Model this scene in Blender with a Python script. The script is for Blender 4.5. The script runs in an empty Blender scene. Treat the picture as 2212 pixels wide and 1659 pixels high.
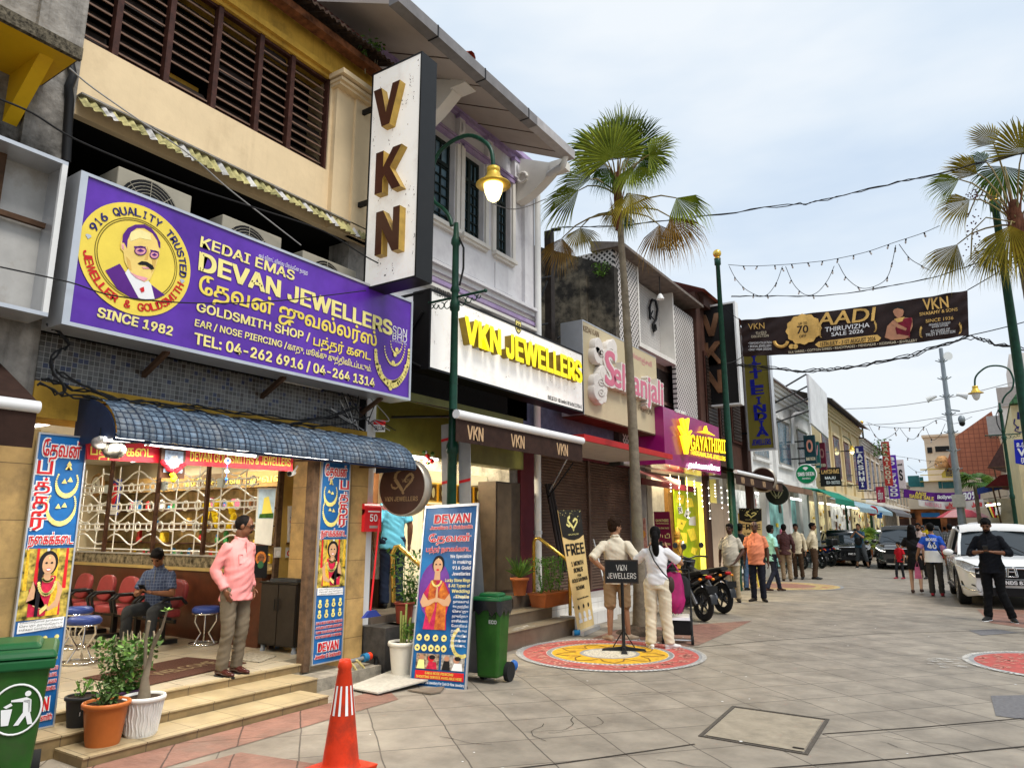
import bpy,math,random
from math import sin,cos,pi,sqrt,exp,atan,tan
from mathutils import Vector as V,Matrix,noise
R=math.radians
rnd=random.Random(11)
S=bpy.context.scene
RR=random.Random
COL=S.collection
F,CX,CY,H=1533.0,1106.0,829.5,1.6
PIT=atan(311/F)
YAW=atan((2130-CX)/F/(cos(PIT)+sin(PIT)*tan(PIT)))
cd=bpy.data.cameras.new('camera')
cd.sensor_width=36
cd.lens=F/2212*36
cd.clip_end=3000
cam=bpy.data.objects.new('camera',cd)
cam.location=(0,0,H)
cam.rotation_euler=(R(90)+PIT,0,YAW)
COL.objects.link(cam)
S.camera=cam
S.view_settings.view_transform='Standard'
S.view_settings.look='None'
S.view_settings.exposure=0.5
S.cycles.use_denoising=True
S.cycles.max_bounces=7
S.cycles.diffuse_bounces=3
S.cycles.caustics_reflective=False
S.cycles.caustics_refractive=False
SUN_EL,SUN_AZ=R(58),R(100)
w=bpy.data.worlds.new('World')
S.world=w
w.use_nodes=True
nt=w.node_tree
bg=nt.nodes['Background']
sky=nt.nodes.new('ShaderNodeTexSky')
sky.sky_type='NISHITA'
sky.sun_disc=False
sky.sun_elevation=SUN_EL
sky.sun_rotation=SUN_AZ
sky.dust_density=3
tc=nt.nodes.new('ShaderNodeTexCoord')
mp=nt.nodes.new('ShaderNodeMapping')
mp.inputs['Scale'].default_value=(1,1,3.2)
nt.links.new(tc.outputs['Generated'],mp.inputs['Vector'])
n1=nt.nodes.new('ShaderNodeTexNoise')
n1.inputs['Scale'].default_value=1.7
n1.inputs['Detail'].default_value=5
n1.inputs['Roughness'].default_value=.52
nt.links.new(mp.outputs[0],n1.inputs['Vector'])
cr=nt.nodes.new('ShaderNodeValToRGB')
cr.color_ramp.elements[0].position=.36
cr.color_ramp.elements[0].color=(4.7,5.65,6.85,1)
cr.color_ramp.elements[1].position=.66
cr.color_ramp.elements[1].color=(6.8,7.2,7.55,1)
e=cr.color_ramp.elements.new(.5)
e.color=(5.65,6.4,7.2,1)
nt.links.new(n1.outputs[0],cr.inputs[0])
mx=nt.nodes.new('ShaderNodeMixRGB')
mx.inputs[0].default_value=.9
nt.links.new(sky.outputs[0],mx.inputs[1])
nt.links.new(cr.outputs[0],mx.inputs[2])
nt.links.new(mx.outputs[0],bg.inputs[0])
bg.inputs[1].default_value=.1
sl=bpy.data.lights.new('sun','SUN')
sl.energy=2.0
sl.angle=R(20)
sl.color=(1,.955,.88)
so=bpy.data.objects.new('sun',sl)
so.rotation_euler=V((sin(SUN_AZ)*cos(SUN_EL),cos(SUN_AZ)*cos(SUN_EL),sin(SUN_EL))).to_track_quat('Z','Y').to_euler()
COL.objects.link(so)
_fh=V((-sin(YAW),cos(YAW),0))
_r=V((cos(YAW),sin(YAW),0))
_f=_fh*cos(PIT)+V((0,0,sin(PIT)))
_u=V((0,0,cos(PIT)))-_fh*sin(PIT)
EYE=V((0,0,H))
def PX(X):return(V((X,0,0)),V((1,0,0)))
def PY(Y):return(V((0,Y,0)),V((0,-1,0)))
def PZ(Z):return(V((0,0,Z)),V((0,0,1)))
def P3(p,n):return(V(p),V(n).normalized())
def at(x,y,pl,off=0.):
 d=_f+_r*((x-CX)/F)-_u*((y-CY)/F)
 t=(pl[0]-EYE).dot(pl[1])/d.dot(pl[1])
 return EYE+d*t+pl[1]*off
def gd(x,y,z=0.):return at(x,y,PZ(z))
MATS={}
def lin(c):return tuple(c[:3])+(1,)
def mat(name,c,rg=.65,var=.12,sc=6.,bump=0.,bsc=None,metal=0.,emit=0.,dirt=None,dfac=.5,dsc=1.5,sq=0.,spec=.2,trans=0.,alpha=1.,coat=0.,c2=None,det=6):
 if name in MATS:return MATS[name]
 m=bpy.data.materials.new(name)
 m.use_nodes=True
 MATS[name]=m
 N,L=m.node_tree.nodes,m.node_tree.links
 b=N['Principled BSDF']
 b.inputs['Roughness'].default_value=rg
 b.inputs['Metallic'].default_value=metal
 b.inputs['Specular IOR Level'].default_value=spec
 if coat:b.inputs['Coat Weight'].default_value=coat;b.inputs['Coat Roughness'].default_value=.08
 if trans:b.inputs['Transmission Weight'].default_value=trans
 if alpha<1:b.inputs['Alpha'].default_value=alpha
 t=N.new('ShaderNodeTexCoord')
 nz=N.new('ShaderNodeTexNoise')
 nz.inputs['Scale'].default_value=sc
 nz.inputs['Detail'].default_value=det
 nz.inputs['Roughness'].default_value=.62
 L.new(t.outputs['Object'],nz.inputs['Vector'])
 rp=N.new('ShaderNodeValToRGB')
 rp.color_ramp.elements[0].position=.33
 rp.color_ramp.elements[1].position=.68
 rp.color_ramp.elements[0].color=lin([x*(1-var)for x in c])
 rp.color_ramp.elements[1].color=lin(c2 if c2 else[min(1,x*(1+var))for x in c])
 L.new(nz.outputs[0],rp.inputs[0])
 out=rp.outputs[0]
 if dirt:
  def layer(vec_scale,scale,lo,hi,fac,src):
   mp=N.new('ShaderNodeMapping');mp.inputs['Scale'].default_value=vec_scale
   L.new(t.outputs['Object'],mp.inputs[0])
   q=N.new('ShaderNodeTexNoise');q.inputs['Scale'].default_value=scale;q.inputs['Detail'].default_value=9;q.inputs['Roughness'].default_value=.7
   L.new(mp.outputs[0],q.inputs['Vector'])
   r2=N.new('ShaderNodeValToRGB');r2.color_ramp.elements[0].position=lo;r2.color_ramp.elements[1].position=hi
   r2.color_ramp.elements[1].color=(fac,fac,fac,1)
   L.new(q.outputs[0],r2.inputs[0])
   mm=N.new('ShaderNodeMixRGB');mm.inputs[2].default_value=lin(dirt)
   L.new(r2.outputs[0],mm.inputs[0]);L.new(src,mm.inputs[1])
   return mm.outputs[0]
  out=layer((1,1,1),dsc,.5,.68,dfac,out)
  if sq:out=layer((1,1,.07),5.,.52,.75,sq,out)
 L.new(out,b.inputs['Base Color'])
 if emit:
  L.new(out,b.inputs['Emission Color']);b.inputs['Emission Strength'].default_value=emit
 if bump:
  nb=N.new('ShaderNodeTexNoise');nb.inputs['Scale'].default_value=bsc or sc*4;nb.inputs['Detail'].default_value=6
  L.new(t.outputs['Object'],nb.inputs['Vector'])
  bp=N.new('ShaderNodeBump');bp.inputs['Strength'].default_value=bump;bp.inputs['Distance'].default_value=.02
  L.new(nb.outputs[0],bp.inputs['Height']);L.new(bp.outputs[0],b.inputs['Normal'])
 return m
def mt_math(N,L,op,a,b=None):
 n=N.new('ShaderNodeMath');n.operation=op
 for i,q in enumerate((a,b)):
  if q is None:continue
  if isinstance(q,(int,float)):n.inputs[i].default_value=q
  else:L.new(q,n.inputs[i])
 return n.outputs[0]
def gmt(name,c,line,su,sv,w,axes='yz',rot=0.,rg=.35,var=.1,sc=4.,wob=.0,cellvar=.0,bump=.0,dirt=None,spec=.4,palette=None,off=(0,0),dfac=.5,dsc=1.2,lw_noise=False):
 """tiled or jointed surface: joint lines every su / sv metres along two object axes"""
 if name in MATS:return MATS[name]
 m=mat(name,c,rg=rg,var=var,sc=sc,bump=bump,dirt=dirt,spec=spec,dfac=dfac,dsc=dsc)
 N,L=m.node_tree.nodes,m.node_tree.links
 b=N['Principled BSDF']
 src=b.inputs['Base Color'].links[0].from_socket
 t=N.new('ShaderNodeTexCoord')
 mp=N.new('ShaderNodeMapping');mp.inputs['Rotation'].default_value=(0,0,rot)
 L.new(t.outputs['Object'],mp.inputs[0])
 vec=mp.outputs[0]
 if wob:
  q=N.new('ShaderNodeTexNoise');q.inputs['Scale'].default_value=2.2;q.inputs['Detail'].default_value=4
  L.new(t.outputs['Object'],q.inputs['Vector'])
  vm=N.new('ShaderNodeVectorMath');vm.operation='SCALE';vm.inputs['Scale'].default_value=wob
  L.new(q.outputs['Color'],vm.inputs[0])
  va=N.new('ShaderNodeVectorMath');va.operation='ADD'
  L.new(vec,va.inputs[0]);L.new(vm.outputs[0],va.inputs[1]);vec=va.outputs[0]
 sp=N.new('ShaderNodeSeparateXYZ');L.new(vec,sp.inputs[0])
 o={'x':sp.outputs[0],'y':sp.outputs[1],'z':sp.outputs[2]}
 us=mt_math(N,L,'DIVIDE',mt_math(N,L,'ADD',o[axes[0]],off[0]),su)
 vs=mt_math(N,L,'DIVIDE',mt_math(N,L,'ADD',o[axes[1]],off[1]),sv)
 def ln(q,s):
  fr=mt_math(N,L,'ABSOLUTE',mt_math(N,L,'SUBTRACT',mt_math(N,L,'FRACT',q),.5))
  return mt_math(N,L,'GREATER_THAN',fr,.5-w/s/2)
 msk=mt_math(N,L,'MAXIMUM',ln(us,su),ln(vs,sv))
 if cellvar or palette:
  cb=N.new('ShaderNodeCombineXYZ')
  L.new(mt_math(N,L,'FLOOR',us),cb.inputs[0]);L.new(mt_math(N,L,'FLOOR',vs),cb.inputs[1])
  wn=N.new('ShaderNodeTexWhiteNoise');L.new(cb.outputs[0],wn.inputs['Vector'])
  if palette:
   rp=N.new('ShaderNodeValToRGB');rp.color_ramp.interpolation='CONSTANT'
   for i,(p,col)in enumerate(palette):
    el=rp.color_ramp.elements[i]if i<2 else rp.color_ramp.elements.new(p)
    el.position=p;el.color=lin(col)
   L.new(wn.outputs['Value'],rp.inputs[0])
   mm=N.new('ShaderNodeMixRGB');mm.blend_type='MULTIPLY';mm.inputs[0].default_value=1
   L.new(src,mm.inputs[1]);L.new(rp.outputs[0],mm.inputs[2]);src=mm.outputs[0]
  else:
   hv=N.new('ShaderNodeHueSaturation')
   L.new(mt_math(N,L,'ADD',mt_math(N,L,'MULTIPLY',wn.outputs['Value'],cellvar*2),1-cellvar),hv.inputs['Value'])
   L.new(src,hv.inputs['Color']);src=hv.outputs[0]
 mm=N.new('ShaderNodeMixRGB');mm.inputs[2].default_value=lin(line)
 L.new(msk,mm.inputs[0]);L.new(src,mm.inputs[1])
 L.new(mm.outputs[0],b.inputs['Base Color'])
 return m
_FONT=None
try:_FONT=bpy.data.fonts.load(bpy.utils.system_resource('DATAFILES',path='fonts')+'/Inter.woff2')
except Exception:_FONT=None
_TX={}
def text_mesh(s,bq,ext,font,sp=1.):
 k=(s,bq,ext,font,sp)
 if k not in _TX:
  c=bpy.data.curves.new('t','FONT');c.body=s;c.offset=bq;c.extrude=ext;c.resolution_u=3;c.space_character=sp
  if font and _FONT:c.font=_FONT
  o=bpy.data.objects.new('t',c);COL.objects.link(o)
  dg=bpy.context.evaluated_depsgraph_get()
  me=bpy.data.meshes.new_from_object(o.evaluated_get(dg))
  _TX[k]=([v.co.copy()for v in me.vertices],[tuple(p.vertices)for p in me.polygons])
  bpy.data.meshes.remove(me);bpy.data.objects.remove(o);bpy.data.curves.remove(c)
 return _TX[k]
class B:
 def __init__(s):s.v=[];s.f=[];s.mi=[];s.sm=[];s.ms=[]
 def m(s,mt):
  if mt not in s.ms:s.ms.append(mt)
  return s.ms.index(mt)
 def add(s,vs,fs,mt,sm=False):
  o=len(s.v);s.v+=[V(q)for q in vs];i=s.m(mt)
  for f in fs:s.f.append([o+k for k in f]);s.mi.append(i);s.sm.append(sm)
  return s
 def pl(s,pts,mt):return s.add(pts,[list(range(len(pts)))],mt)
 def box(s,a,b,mt):
  x0,x1=sorted((a[0],b[0]));y0,y1=sorted((a[1],b[1]));z0,z1=sorted((a[2],b[2]))
  return s.hx([(x0,y0,z0),(x1,y0,z0),(x1,y1,z0),(x0,y1,z0)],[(x0,y0,z1),(x1,y0,z1),(x1,y1,z1),(x0,y1,z1)],mt)
 def hx(s,lo,hi,mt):
  return s.add(list(lo)+list(hi),[(3,2,1,0),(4,5,6,7),(0,1,5,4),(1,2,6,5),(2,3,7,6),(3,0,4,7)],mt)
 def obox(s,c,ax,ay,az,mt):
  c,ax,ay,az=V(c),V(ax),V(ay),V(az)
  return s.hx([c-ax-ay-az,c+ax-ay-az,c+ax+ay-az,c-ax+ay-az],[c-ax-ay+az,c+ax-ay+az,c+ax+ay+az,c-ax+ay+az],mt)
 def pm(s,pts,vec,mt):
  n=len(pts);pts=[V(p)for p in pts];q=[p+V(vec)for p in pts]
  return s.add(pts+q,[list(range(n))[::-1],list(range(n,2*n))]+[(i,(i+1)%n,n+(i+1)%n,n+i)for i in range(n)],mt)
 def tb(s,pts,r,mt,n=8,caps=True,ry=None,up=None,sm=True):
  pts=[V(p)for p in pts];k=len(pts)
  rs=r if isinstance(r,(list,tuple))else[r]*k
  rys=ry if isinstance(ry,(list,tuple))else([ry]*k if ry else rs)
  vs=[];prev=None
  for i in range(k):
   t=(pts[min(i+1,k-1)]-pts[max(i-1,0)])
   t=t.normalized()if t.length>1e-9 else V((0,0,1))
   if prev is None:
    a=V(up)if up else(V((1,0,0))if abs(t.x)<.9 else V((0,1,0)))
   else:a=prev
   a=(a-t*a.dot(t));a=a.normalized()if a.length>1e-6 else t.orthogonal().normalized()
   prev=a;b=t.cross(a)
   for j in range(n):
    th=2*pi*j/n
    vs.append(pts[i]+a*(cos(th)*rs[i])+b*(sin(th)*rys[i]))
  fs=[(i*n+j,i*n+(j+1)%n,(i+1)*n+(j+1)%n,(i+1)*n+j)for i in range(k-1)for j in range(n)]
  s.add(vs,fs,mt,sm)
  if caps:s.add(vs[:n],[list(range(n))[::-1]],mt);s.add(vs[-n:],[list(range(n))],mt)
  return s
 def lt(s,c,prof,mt,n=20,axis=(0,0,1),sm=True):
  c=V(c);z=V(axis).normalized();x=z.orthogonal().normalized();y=z.cross(x);k=len(prof)
  vs=[c+z*h+x*(cos(2*pi*j/n)*r)+y*(sin(2*pi*j/n)*r)for r,h in prof for j in range(n)]
  fs=[(i*n+j,i*n+(j+1)%n,(i+1)*n+(j+1)%n,(i+1)*n+j)for i in range(k-1)for j in range(n)]
  s.add(vs,fs,mt,sm)
  s.add(vs[:n],[list(range(n))[::-1]],mt);s.add(vs[-n:],[list(range(n))],mt)
  return s
 def ell(s,c,r,mt,rot=None,nu=14,nv=9):
  c=V(c);r=(r,r,r)if isinstance(r,(int,float))else r
  vs=[]
  for i in range(nv+1):
   ph=pi*i/nv
   for j in range(nu):
    th=2*pi*j/nu
    p=V((r[0]*sin(ph)*cos(th),r[1]*sin(ph)*sin(th),r[2]*cos(ph)))
    vs.append(c+(rot@p if rot else p))
  fs=[(i*nu+j,(i+1)*nu+j,(i+1)*nu+(j+1)%nu,i*nu+(j+1)%nu)for i in range(nv)for j in range(nu)]
  return s.add(vs,fs,mt,True)
 def dc(s,c,r,ax,ay,mt,n=28,r0=0.):
  c,ax,ay=V(c),V(ax),V(ay)
  ring=lambda q:[c+ax*(cos(2*pi*j/n)*q)+ay*(sin(2*pi*j/n)*q)for j in range(n)]
  if r0:return s.add(ring(r)+ring(r0),[(j,(j+1)%n,n+(j+1)%n,n+j)for j in range(n)],mt)
  return s.pl(ring(r),mt)
 def tx(s,body,bl,br,tl,mt,ext=0.,bq=.0,font=True,sp=1.,nrm=None):
  """lettering stretched onto baseline bl-br with cap tops at tl (world points)"""
  font=font and all(ord(k)<0x300 for k in body)
  vs,fs=text_mesh(body,0.,.5 if ext else 0.,font,sp)
  if not vs:return s
  x0=min(q.x for q in vs);x1=max(q.x for q in vs);y1=max(q.y for q in vs)
  bl,br,tl=V(bl),V(br),V(tl);a=br-bl;b=tl-bl
  n=V(nrm)if nrm else a.cross(b).normalized()
  bx,by=a*(bq*.55/(x1-x0)),b*(bq*.55/y1)
  if bq and not font:bx,by=bx*.8,by*.8
  for i,(dx,dy)in enumerate(((0,0),(-1,-.6),(1,.6),(-1,.6),(1,-.6))if bq else((0,0),)):
   o_=bx*dx*(1+.03*i)+by*dy*(1+.04*i)+n*(.0004*i)
   s.add([bl+a*((q.x-x0)/(x1-x0))+b*(q.y/y1)+n*((q.z+.5)*ext if ext else 0)+o_ for q in vs],fs,mt)
  return s
 def bd(s,name,parent=None,loc=None,bevel=0.,mods=()):
  me=bpy.data.meshes.new(name)
  me.from_pydata(s.v,[],s.f)
  for q in s.ms:me.materials.append(q)
  me.polygons.foreach_set('material_index',s.mi)
  me.polygons.foreach_set('use_smooth',s.sm)
  me.update()
  o=bpy.data.objects.new(name,me);COL.objects.link(o)
  if parent is not None:
   o.parent=parent
   off=V(parent.location)if parent.parent is None else V()
   if off.length:o.matrix_parent_inverse=Matrix.Translation(-off)
  if bevel:
   bv=o.modifiers.new('b','BEVEL');bv.width=bevel;bv.segments=2;bv.limit_method='ANGLE';bv.angle_limit=R(40)
  return o
def tag(o,lq=None,cat=None,group=None,kind=None):
 if lq:o['label']=lq
 if cat:o['category']=cat
 if group:o['group']=group
 if kind:o['kind']=kind
 return o
def tg_(name,loc,lq,cat,group=None):
 o=bpy.data.objects.new(name,None);o.empty_display_size=.2;COL.objects.link(o)
 o.location=loc
 return tag(o,lq,cat,group)
def kd(o):return[c for c in COL.objects if c.parent==o]
def cpt(o,parent=None,lq=None,loc=None,rz=None):
 c=o.copy();COL.objects.link(c)
 if parent is not None:c.parent=parent;c.matrix_parent_inverse=o.matrix_parent_inverse.copy()
 if lq:c['label']=lq
 if loc is not None:c.location=loc
 if rz is not None:c.rotation_euler.z=rz
 for k in kd(o):cpt(k,c)
 return c
def lp_(a,b,t):return V(a)*(1-t)+V(b)*t
def sag(a,b,d,n=14,jit=0.):
 a,b=V(a),V(b)
 return[lp_(a,b,i/n)-V((0,0,4*d*(i/n)*(1-i/n)))+V((rnd.uniform(-jit,jit),rnd.uniform(-jit,jit),rnd.uniform(-jit,jit)))for i in range(n+1)]
def arc(c,r,a0,a1,ax,ay,n=12):
 c,ax,ay=V(c),V(ax),V(ay)
 return[c+ax*(cos(R(a0+(a1-a0)*i/n))*r)+ay*(sin(R(a0+(a1-a0)*i/n))*r)for i in range(n+1)]
def qp(pts,pl,off=0.):return[at(x,y,pl,off)for x,y in pts]
BLACK=mat('black_metal',(.012,.012,.013),rg=.5)
DARK=mat('dark_void',(.008,.008,.008),rg=.9,spec=.1)
GREENM=mat('green_enamel',(.006,.05,.028),rg=.35,spec=.3,var=.3,sc=9)
WHITE=mat('white_paint',(.78,.78,.77),rg=.5,var=.04,dirt=(.45,.43,.4),dfac=.35)
ALU=mat('aluminium',(.6,.61,.63),rg=.35,metal=.7,var=.06)
CHROME=mat('chrome',(.75,.75,.75),rg=.12,metal=1.,var=.02)
GOLD=mat('gold_brass',(.75,.5,.1),rg=.25,metal=.85,var=.1)
RUST=mat('rusty_iron',(.09,.05,.03),rg=.9,var=.4)
WIRE=mat('black_cable',(.015,.015,.016),rg=.6)
WIREG=mat('grey_cable',(.35,.34,.33),rg=.6)
TUBE=mat('lit_tube',(1,.97,.9),emit=5.,var=0)
TUBEG=mat('unlit_tube',(.8,.8,.78),rg=.3,var=.02)
RUBBER=mat('tyre_rubber',(.018,.018,.018),rg=.75)
YEL=mat('sign_yellow',(.9,.72,.12),rg=.45,var=.03)
LEMON=mat('sign_lemon',(.92,.82,.3),rg=.45,var=.03)
REDP=mat('sign_red',(.62,.02,.025),rg=.4,var=.05)
NAVY=mat('sign_navy',(.02,.02,.16),rg=.45)
WHT=mat('sign_white',(.85,.85,.85),rg=.45,var=.02)
BLK=mat('sign_black',(.012,.012,.012),rg=.5)
LEAF=mat('leaf_green',(.05,.12,.02),rg=.5,var=.5,sc=14)
LEAF2=mat('leaf_light',(.1,.2,.03),rg=.5,var=.4,sc=14)
SOIL=mat('soil',(.035,.022,.014),rg=.95,var=.5,sc=40)
GLASS=mat('dark_glass',(.02,.025,.03),rg=.06,spec=.8,var=.1)
# GROUND
CONC=gmt('stamped_concrete',(.275,.237,.188),(.095,.078,.062),.57,.57,.011,axes='xy',rot=R(-48.5),rg=.6,var=.24,sc=2.6,wob=.035,cellvar=.07,bump=.35,dirt=(.13,.105,.08),dfac=.55,dsc=.9)
PINKC=gmt('red_stamped_concrete',(.25,.125,.09),(.07,.035,.025),.45,.9,.012,axes='xy',rot=R(-48.5),rg=.65,var=.25,sc=5,wob=.05,bump=.5,dirt=(.16,.13,.1),dfac=.6)
b=B();b.pl([(-400,-60,0),(400,-60,0),(400,600,0),(-400,600,0)],CONC)
tag(b.bd('street'),kind='structure')
def patch(name,pts,m,z=.004):
 b=B();b.pl([gd(x,y,z)for x,y in pts],m);return tag(b.bd(name),kind='structure')
b=B();b.pl([(-5.3,1.4,.004),(-4.86,1.4,.004),(-4.86,5.45,.004),(-5.3,5.75,.004)],PINKC);tag(b.bd('paved_strip'),kind='structure')
patch('paved_strip',[(235,1700),(520,1624),(640,1642),(760,1662),(800,1700)],PINKC)
patch('paved_strip',[(1240,1392),(1330,1360),(1625,1340),(1510,1393),(1420,1402)],PINKC)
patch('paved_strip',[(2110,1315),(2300,1318),(2330,1372),(2140,1345)],PINKC)
patch('asphalt_patch',[(2140,1502),(2235,1500),(2265,1560),(2151,1545)],mat('asphalt_repair',(.16,.155,.16),var=.2,sc=30,rg=.8))
patch('asphalt_patch',[(2092,1361),(2150,1358),(2200,1366),(2120,1372)],mat('asphalt_repair',(.16,.155,.16)))
JO=mat('joint_groove',(.03,.024,.02),rg=.9)
def groove(pts,wd=.016):
 b=B()
 for p,q in zip(pts,pts[1:]):
  p,q=gd(*p,.004),gd(*q,.004);n=(q-p).cross(V((0,0,1))).normalized()*wd/2
  b.pl([p-n,q-n,q+n,p+n],JO)
 return b
for pts in([(1080,1663),(1230,1645),(1501,1606)],[(1777,1584),(1985,1570),(2260,1546)],[(1106,1420),(1500,1398),(1660,1383),(1900,1368),(2260,1357)][1:],[(1640,1660),(1960,1636),(2260,1607)]):
 o=groove(pts).bd('joint_line');tag(o,kind='structure')
q=RR(31)
for(x,y),a_,n_ in(((1290,1548),0,9),((1130,1580),30,8),((1330,1500),10,7),((1180,1600),160,6),((1900,1600),20,8),((2100,1620),170,7),((950,1590),15,6),((1650,1500),5,6),((1420,1640),20,6)):
 p=gd(x,y,.0045);pts=[p];h=R(a_)
 for k in range(n_):h+=q.uniform(-.7,.7);pts.append(pts[-1]+V((cos(h),sin(h),0))*q.uniform(.05,.13))
 b=B()
 for u,v in zip(pts,pts[1:]):k=(v-u).cross(V((0,0,1))).normalized()*q.uniform(.0015,.0035);b.pl([u-k,v-k,v+k,u+k],JO)
 tag(b.bd('paving_crack'),kind='structure')
FR=mat('manhole_steel',(.11,.095,.08),rg=.7,metal=.4,var=.3,sc=30)
mh=[gd(*p)for p in((1508,1590),(1582,1525),(1792,1554),(1745,1631))]
c0=sum(mh,V())/4
t=tg_('manhole_cover',c0,'square concrete filled manhole cover with steel frame in the paving','manhole cover')
b=B()
for i in range(4):
 p,q=mh[i],mh[(i+1)%4];d=(q-p).normalized();nn=V((0,0,1)).cross(d)
 if(c0-p).dot(nn)<0:nn=-nn
 for o_,wd in((0,.03),(.05,.022)):
  a0,a1=p+nn*o_+d*o_,q+nn*o_-d*o_
  b.hx([a0,a1,a1+nn*wd-d*wd,a0+nn*wd+d*wd],[x+V((0,0,.007-.003*(o_>0)))for x in(a0,a1,a1+nn*wd-d*wd,a0+nn*wd+d*wd)],FR if o_==0 else JO)
b.bd('frame',t)
b=B();ins=[lp_(p,c0,.1)+V((0,0,.005))for p in mh];b.pl(ins,mat('lid_concrete',(.31,.265,.2),var=.2,sc=6,bump=.3));b.bd('lid',t)
b=B();k=lp_(mh[3],c0,.2)+V((0,0,.0085));b.box(k-V((.04,.012,0)),k+V((.04,.012,.003)),JO);b.bd('lifting_slot',t)
def kolam(name,c,r,rings,lq,z=.007):
 t=tg_('street_kolam',(c[0],c[1],z),lq,'kolam','painted kolams on the street')
 for nm,r1,r0,m in rings:
  b=B();b.dc((c[0],c[1],z),r1*r,(1,0,0),(0,1,0),m,64,r0*r);b.bd(nm,t)
 return t
CHALKW=mat('kolam_white',(.62,.6,.56),rg=.9,var=.35,sc=26,dirt=(.36,.33,.29),dfac=.8,dsc=9)
CHALKR=mat('kolam_red',(.45,.1,.085),rg=.9,var=.2,sc=16,dirt=(.3,.15,.12),dfac=.5,dsc=5)
CHALKY=mat('kolam_yellow',(.66,.38,.03),rg=.9,var=.25,sc=14,dirt=(.4,.2,.05),dfac=.6,dsc=6)
CHALKG=mat('kolam_grey',(.3,.3,.3),rg=.9,var=.2,sc=14)
CHALKP=mat('kolam_pink',(.62,.28,.22),rg=.9,var=.2,sc=30)
CHALKC=mat('kolam_cream',(.55,.5,.4),rg=.9,var=.5,sc=40)
CHALKYF=mat('kolam_faded_yellow',(.5,.37,.16),rg=.9,var=.25,sc=9,dirt=(.33,.26,.19),dfac=.8,dsc=2)
CHALKRF=mat('kolam_faded_red',(.34,.17,.12),rg=.9,var=.25,sc=9,dirt=(.33,.27,.2),dfac=.8,dsc=2)
def squiggles(t,c,r,ra,rb,n,m,z,seed,name='swirl'):
 q=RR(seed);b=B()
 for i in range(n):
  a=2*pi*i/n+q.uniform(-.1,.1);k=q.choice((-1,1));rr=q.uniform(ra+.03,rb-.03)
  pts=[]
  for j in range(9):
   u=j/8;th=a+k*(u*.16);ro=rr+.045*sin(u*6.3+i)
   pts.append(V((c[0]+cos(th)*ro*r,c[1]+sin(th)*ro*r,z)))
  for p0,p1 in zip(pts,pts[1:]):
   nn=(p1-p0).cross(V((0,0,1))).normalized()*.012
   b.pl([p0-nn,p1-nn,p1+nn,p0+nn],m)
 b.bd(name,t)
def petals(t,c,r,rp,n,m,z):
 b=B()
 for i in range(n):
  a=2*pi*(i+.5)/n
  pts=[V((c[0]+cos(th)*ro*r,c[1]+sin(th)*ro*r,z))for th,ro in((a-pi/n,rp[0]),(a-pi/n*.6,lerp1(rp,.55)),(a,rp[1]),(a+pi/n*.6,lerp1(rp,.55)),(a+pi/n,rp[0]))]
  for p0,p1 in zip(pts,pts[1:]):
   nn=(p1-p0).cross(V((0,0,1))).normalized()*.009
   b.pl([p0-nn,p1-nn,p1+nn,p0+nn],m)
 b.bd('petal_outline',t)
def lerp1(p,t):return p[0]+(p[1]-p[0])*t
def beads(t,c,r,n,m,z,name='bead_border'):
 b=B()
 for i in range(n):
  a=2*pi*i/n;d=V((cos(a),sin(a),0));e_=V((-sin(a),cos(a),0))
  p=V((c[0],c[1],z))+d*r
  b.pl([p-e_*.018-d*.025,p+e_*.012-d*.03,p+e_*.022+d*.025,p-e_*.01+d*.03],m)
 b.bd(name,t)
KC=(-4.27,8.84);KR=1.21
t=kolam('street_kolam',KC,KR,[('white_rim',1.0,.93,CHALKG),('red_ring',.93,.68,CHALKR),('white_band',.68,.62,CHALKW),('yellow_ring',.62,.32,CHALKY),('grey_band',.32,.28,CHALKG),('cream_centre',.28,0,CHALKC)],'round red and yellow kolam under the black jeweller stand')
beads(t,KC,KR*.985,130,CHALKW,.0105);beads(t,KC,KR*.65,84,CHALKG,.0105)
squiggles(t,KC,KR,.7,.91,74,CHALKP,.0105,3);petals(t,KC,KR,(.36,.58),9,mat('kolam_brown',(.2,.1,.03),rg=.9),.0105)
k2=gd(2300,1440);K2=(k2.x,k2.y);K2R=(gd(2073,1428)-k2).length*.93
t=kolam('street_kolam',K2,K2R,[('grey_band',.97,.9,CHALKG),('red_centre',.9,0,CHALKR)],'red kolam with thick white rim cut off by the picture edge')
beads(t,K2,K2R*.985,120,CHALKW,.0105);beads(t,K2,K2R*1.0,100,CHALKW,.0115,'bead_rim')
squiggles(t,K2,K2R,.05,.88,130,CHALKP,.0105,5)
b=B();q=RR(4)
for i in range(26):
 p=gd(2000+q.uniform(0,75),1418+q.uniform(0,22),.0105);d=V((q.uniform(.05,.12),q.uniform(-.02,.03),0));nn=V((0,.008,0));b.pl([p-nn,p+d-nn,p+d+nn,p+nn],CHALKW)
b.bd('chalk_flourish',t)
k3=gd(1690,1265);K3=(k3.x,k3.y);K3R=1.6
t=kolam('street_kolam',K3,K3R,[('white_rim',1,.94,CHALKG),('yellow_ring',.94,.55,CHALKYF),('red_centre',.55,0,CHALKRF)],'faded yellow kolam with red centre at the feet of the men')
squiggles(t,K3,K3R,.58,.92,50,CHALKP,.0105,9)
q=RR(8)
b=B()
for i in range(70):
 p=V((q.uniform(-4.6,1),q.uniform(4,30),.006));s_=q.uniform(.006,.018);b.pl([p+V((-s_,0,0)),p+V((0,-s_*.6,0)),p+V((s_,0,0)),p+V((0,s_,0))],WHT)
tag(b.bd('litter'),'tiny white scraps of litter scattered over the paving','litter',kind='stuff')
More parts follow.
